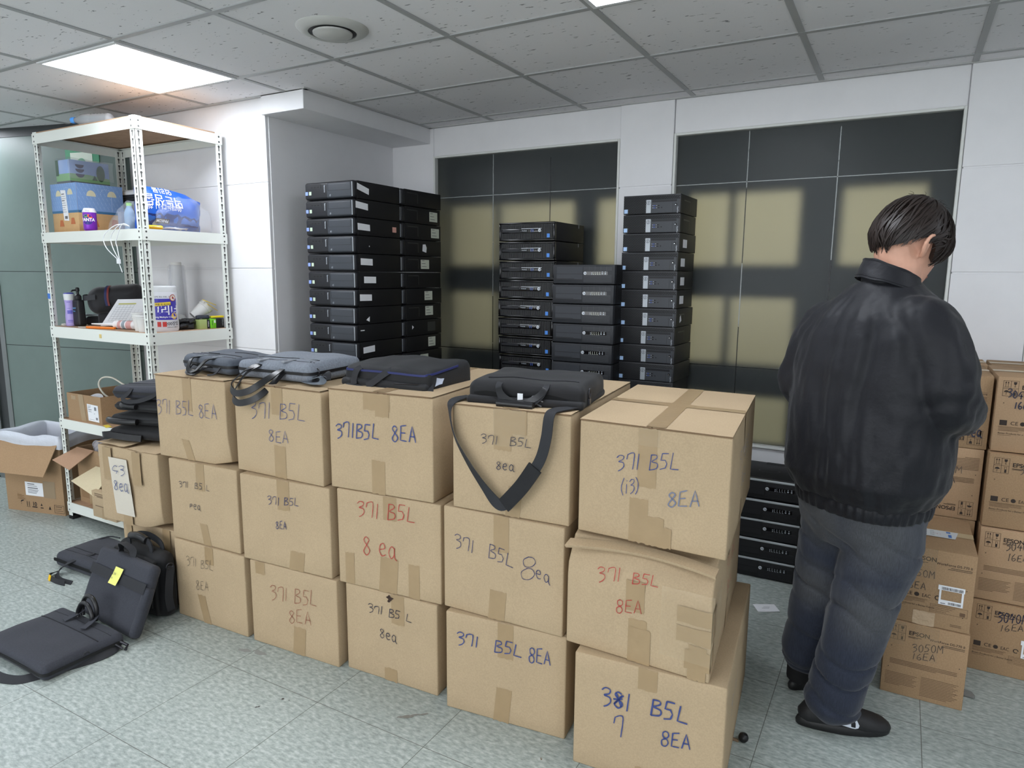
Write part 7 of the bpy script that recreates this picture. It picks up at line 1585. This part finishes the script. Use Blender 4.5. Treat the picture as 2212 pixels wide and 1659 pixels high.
# head: shaped rings, local x right, y forward, z up
hr=[(-.118,.026,.030,.052),(-.108,.040,.045,.045),(-.092,.052,.062,.030),(-.07,.059,.076,.018),(-.045,.065,.084,.010),(-.02,.070,.088,.006),(.005,.073,.091,.002),(.03,.075,.094,-.002),(.055,.074,.093,-.005),(.08,.066,.083,-.006),(.10,.049,.062,-.006),(.113,.026,.034,-.005),(.118,.008,.010,-.005)]
b.T=HM; R=[]
for z,a,bb,yo in hr:
    ring_=[]
    for i in range(36):
        t=2*pi*i/36; x=a*cos(t); y=yo+bb*sin(t); f=max(0,sin(t))
        g=lambda cx,cz,s:math.exp(-((x-cx)/s)**2-((z-cz)/s)**2)*f
        y+=.020*math.exp(-(x/.010)**2-((z+.035)/.018)**2)*f+.010*math.exp(-(x/.009)**2-((z+.012)/.02)**2)*f-.010*(g(.031,.0,.016)+g(-.031,.0,.016))+.005*(math.exp(-((z-.018)/.009)**2-(x/.05)**2))*f+.006*math.exp(-(x/.022)**2-((z+.066)/.009)**2)*f+.006*math.exp(-(x/.02)**2-((z+.104)/.014)**2)*f
        ring_.append(Vector((x,y,z)))
    R.append(ring_)
b.rings(R)
for s_ in (-1,1):   # ears
    E_=[]; 
    for q in range(11):
        a=-2.2+q*.44; E_.append((s_*(.078+.008*sin(q*.3)),-.008-.020*sin(a*.9)*.9+.004,-.022+.030*cos(a*.75+.35)))
    b.tube(smooth_path([(s_*.072,.010,.004),(s_*.088,-.004,.012),(s_*.097,-.022,.004),(s_*.096,-.026,-.018),(s_*.086,-.014,-.040),(s_*.072,.002,-.052)],5),[.0062]*26,10)
    b.tube(smooth_path([(s_*.069,.004,-.002),(s_*.084,-.010,-.012),(s_*.081,-.006,-.034),(s_*.069,.004,-.044)],4),.0075,10)
b.T=Matrix.Identity(4)
# hands curled round a phone held in front of the chest
PHN=Vector((.145,2.655,1.115))
def hand(W,side):
    d=(PHN-W); d.z*=.6; ln=d.length; d.normalize(); lat=d.cross(Vector((0,0,1))).normalized()*side; upz=Vector((0,0,1))
    pc=W+d*.05
    limb(b,[W,W+d*.03,W+d*.085],[.028,.034,.036],14)
    for k,(o,l) in enumerate(((-.030,.066),(-.010,.076),(.010,.072),(.029,.056))):
        base=W+d*.088+upz*(-o*.9)+lat*.006
        limb(b,[base,base+d*l*.5+lat*.010,base+d*l*.78-lat*.014,base+d*l*.74-lat*.034],[.0092,.0088,.0082,.0072],10,4)
    tb=W+d*.035+upz*.028-lat*.012
    limb(b,[tb,tb+d*.028+upz*.016-lat*.012,tb+d*.058+upz*.012-lat*.016],[.0125,.0105,.0088],10,4)
hand(WR,1); hand(WL,-1)
remesh(b,'body',skin,man,.0042,3)
# eyes
for s_ in (-1,1):
    mb=MB(); mb.T=HM; mb.lathe([(.011*sin(i*pi/10)+1e-5,-.011*cos(i*pi/10)) for i in range(11)],16,c=(s_*.031,.083,.0)); eo=mb.build('eye',mat('eye_white',(232,228,224),.25),man,smooth=1)
    mb=MB(); mb.T=HM@Matrix.Translation((s_*.031,.0935,-.001))@Matrix.Rotation(radians(-90),4,'X'); mb.lathe([(.001,0),(.0052,-.0005),(.0048,.0008),(.001,.0014)],16); mb.build('iris',mat('iris_brown',(48,30,22),.2),eo,smooth=1)
mb=MB(); mb.T=HM
for s_ in (-1,1): mb.tube(smooth_path([(s_*.014,.096,.019),(s_*.03,.094,.024),(s_*.048,.080,.019)],4),.0032,6)
mb.build('eyebrows',hair_m,man,smooth=1)
mb=MB(); mb.T=HM; mb.tube(smooth_path([(-.024,.086,-.066),(-.01,.0985,-.064),(0,.1,-.0655),(.01,.0985,-.064),(.024,.086,-.066)],4),.0035,8); mb.tube(smooth_path([(-.02,.086,-.071),(0,.099,-.0735),(.02,.086,-.071)],4),.0042,8); mb.build('lips',mat('lip',(178,108,98),.45),man,smooth=1)
# ---- hair: thick bowl cut, shell plus layered strands swept from the crown
rim=[(0,.012),(25,.004),(50,-.026),(66,-.052),(80,-.010),(100,-.002),(118,-.026),(132,-.050),(150,-.066),(180,-.074),(210,-.066),(228,-.050),(242,-.026),(260,-.002),(280,-.010),(294,-.052),(310,-.026),(335,.004),(360,.012)]
def rimz(deg):
    deg%=360
    for (a,z),(a2,z2) in zip(rim[:-1],rim[1:]):
        if a<=deg<=a2: return z+(z2-z)*(deg-a)/(a2-a)
    return 0
HA,HB,HCz=.097,.117,.128; HO=Vector((0,-.006,.0))
def hp(deg,f,ex=0.0):
    """f 0 at the crown .. 1 at the rim"""
    z1=rimz(deg); ph0=.02; s1=max(-1,min(1,z1/HCz)); ph1=math.acos(s1); ph=ph0+(ph1-ph0)*f
    a=radians(deg); tuck=1-.10*max(0,(ph-1.9))-.05*max(0,f-.85)/.15
    x=sin(a)*sin(ph)*(HA+ex)*tuck; y=cos(a)*sin(ph)*(HB+ex)*tuck; z=cos(ph)*(HCz+ex*.8)
    k=(1-f)**2
    return HO+Vector((x,y-.02*k,z))
mb=MB(); mb.T=HM
mb.grid(72,20,lambda a,b_:hp(a*360,b_)+.004*noise.noise_vector(Vector((cos(a*2*pi)*6,sin(a*2*pi)*6,b_*1.5))))
mb.grid(72,3,lambda a,b_:hp(a*360,1.0)*(1-.18*b_)+Vector((0,0,.006*b_)))
rh=random.Random(5)
for i in range(620):
    deg=rh.uniform(0,360); f0=rh.choice((0.02,0.05,.12,.25,.4,.55,.65)); f1=min(1.06,f0+rh.uniform(.35,.75)) if f0<.5 else rh.uniform(.97,1.08); ex0=rh.uniform(.0,.006); sw=rh.uniform(-14,14)+ (10 if deg<180 else -10); n=8
    P=[]; S=[]
    w=rh.uniform(.0022,.0052)
    for j in range(n+1):
        f=f0+(f1-f0)*j/n; g=j/n; p=hp(deg+sw*g*(.4+f),f,ex0+.0035*sin(pi*g)); P.append(p)
    for j in range(n+1):
        t=(P[min(j+1,n)]-P[max(j-1,0)]).normalized(); nn=(P[j]-HO).normalized(); S.append(t.cross(nn).normalized()*w*(1-(j/n)**2*.85)*(.5 if j==0 else 1))
    mb.ribbon(P,S,.0016)
for i in range(16):   # loose flyaways at the crown
    deg=rh.uniform(0,360); p=hp(deg,.05+rh.random()*.15,.001); q=p+Vector((sin(radians(deg))*.03,cos(radians(deg))*.022,rh.uniform(.002,.010)))
    mb.tube([p,(p+q)/2+Vector((0,0,.006)),q],[.0006,.0005,.0003],4)
mb.build('hair',hair_m,man,smooth=1.2)
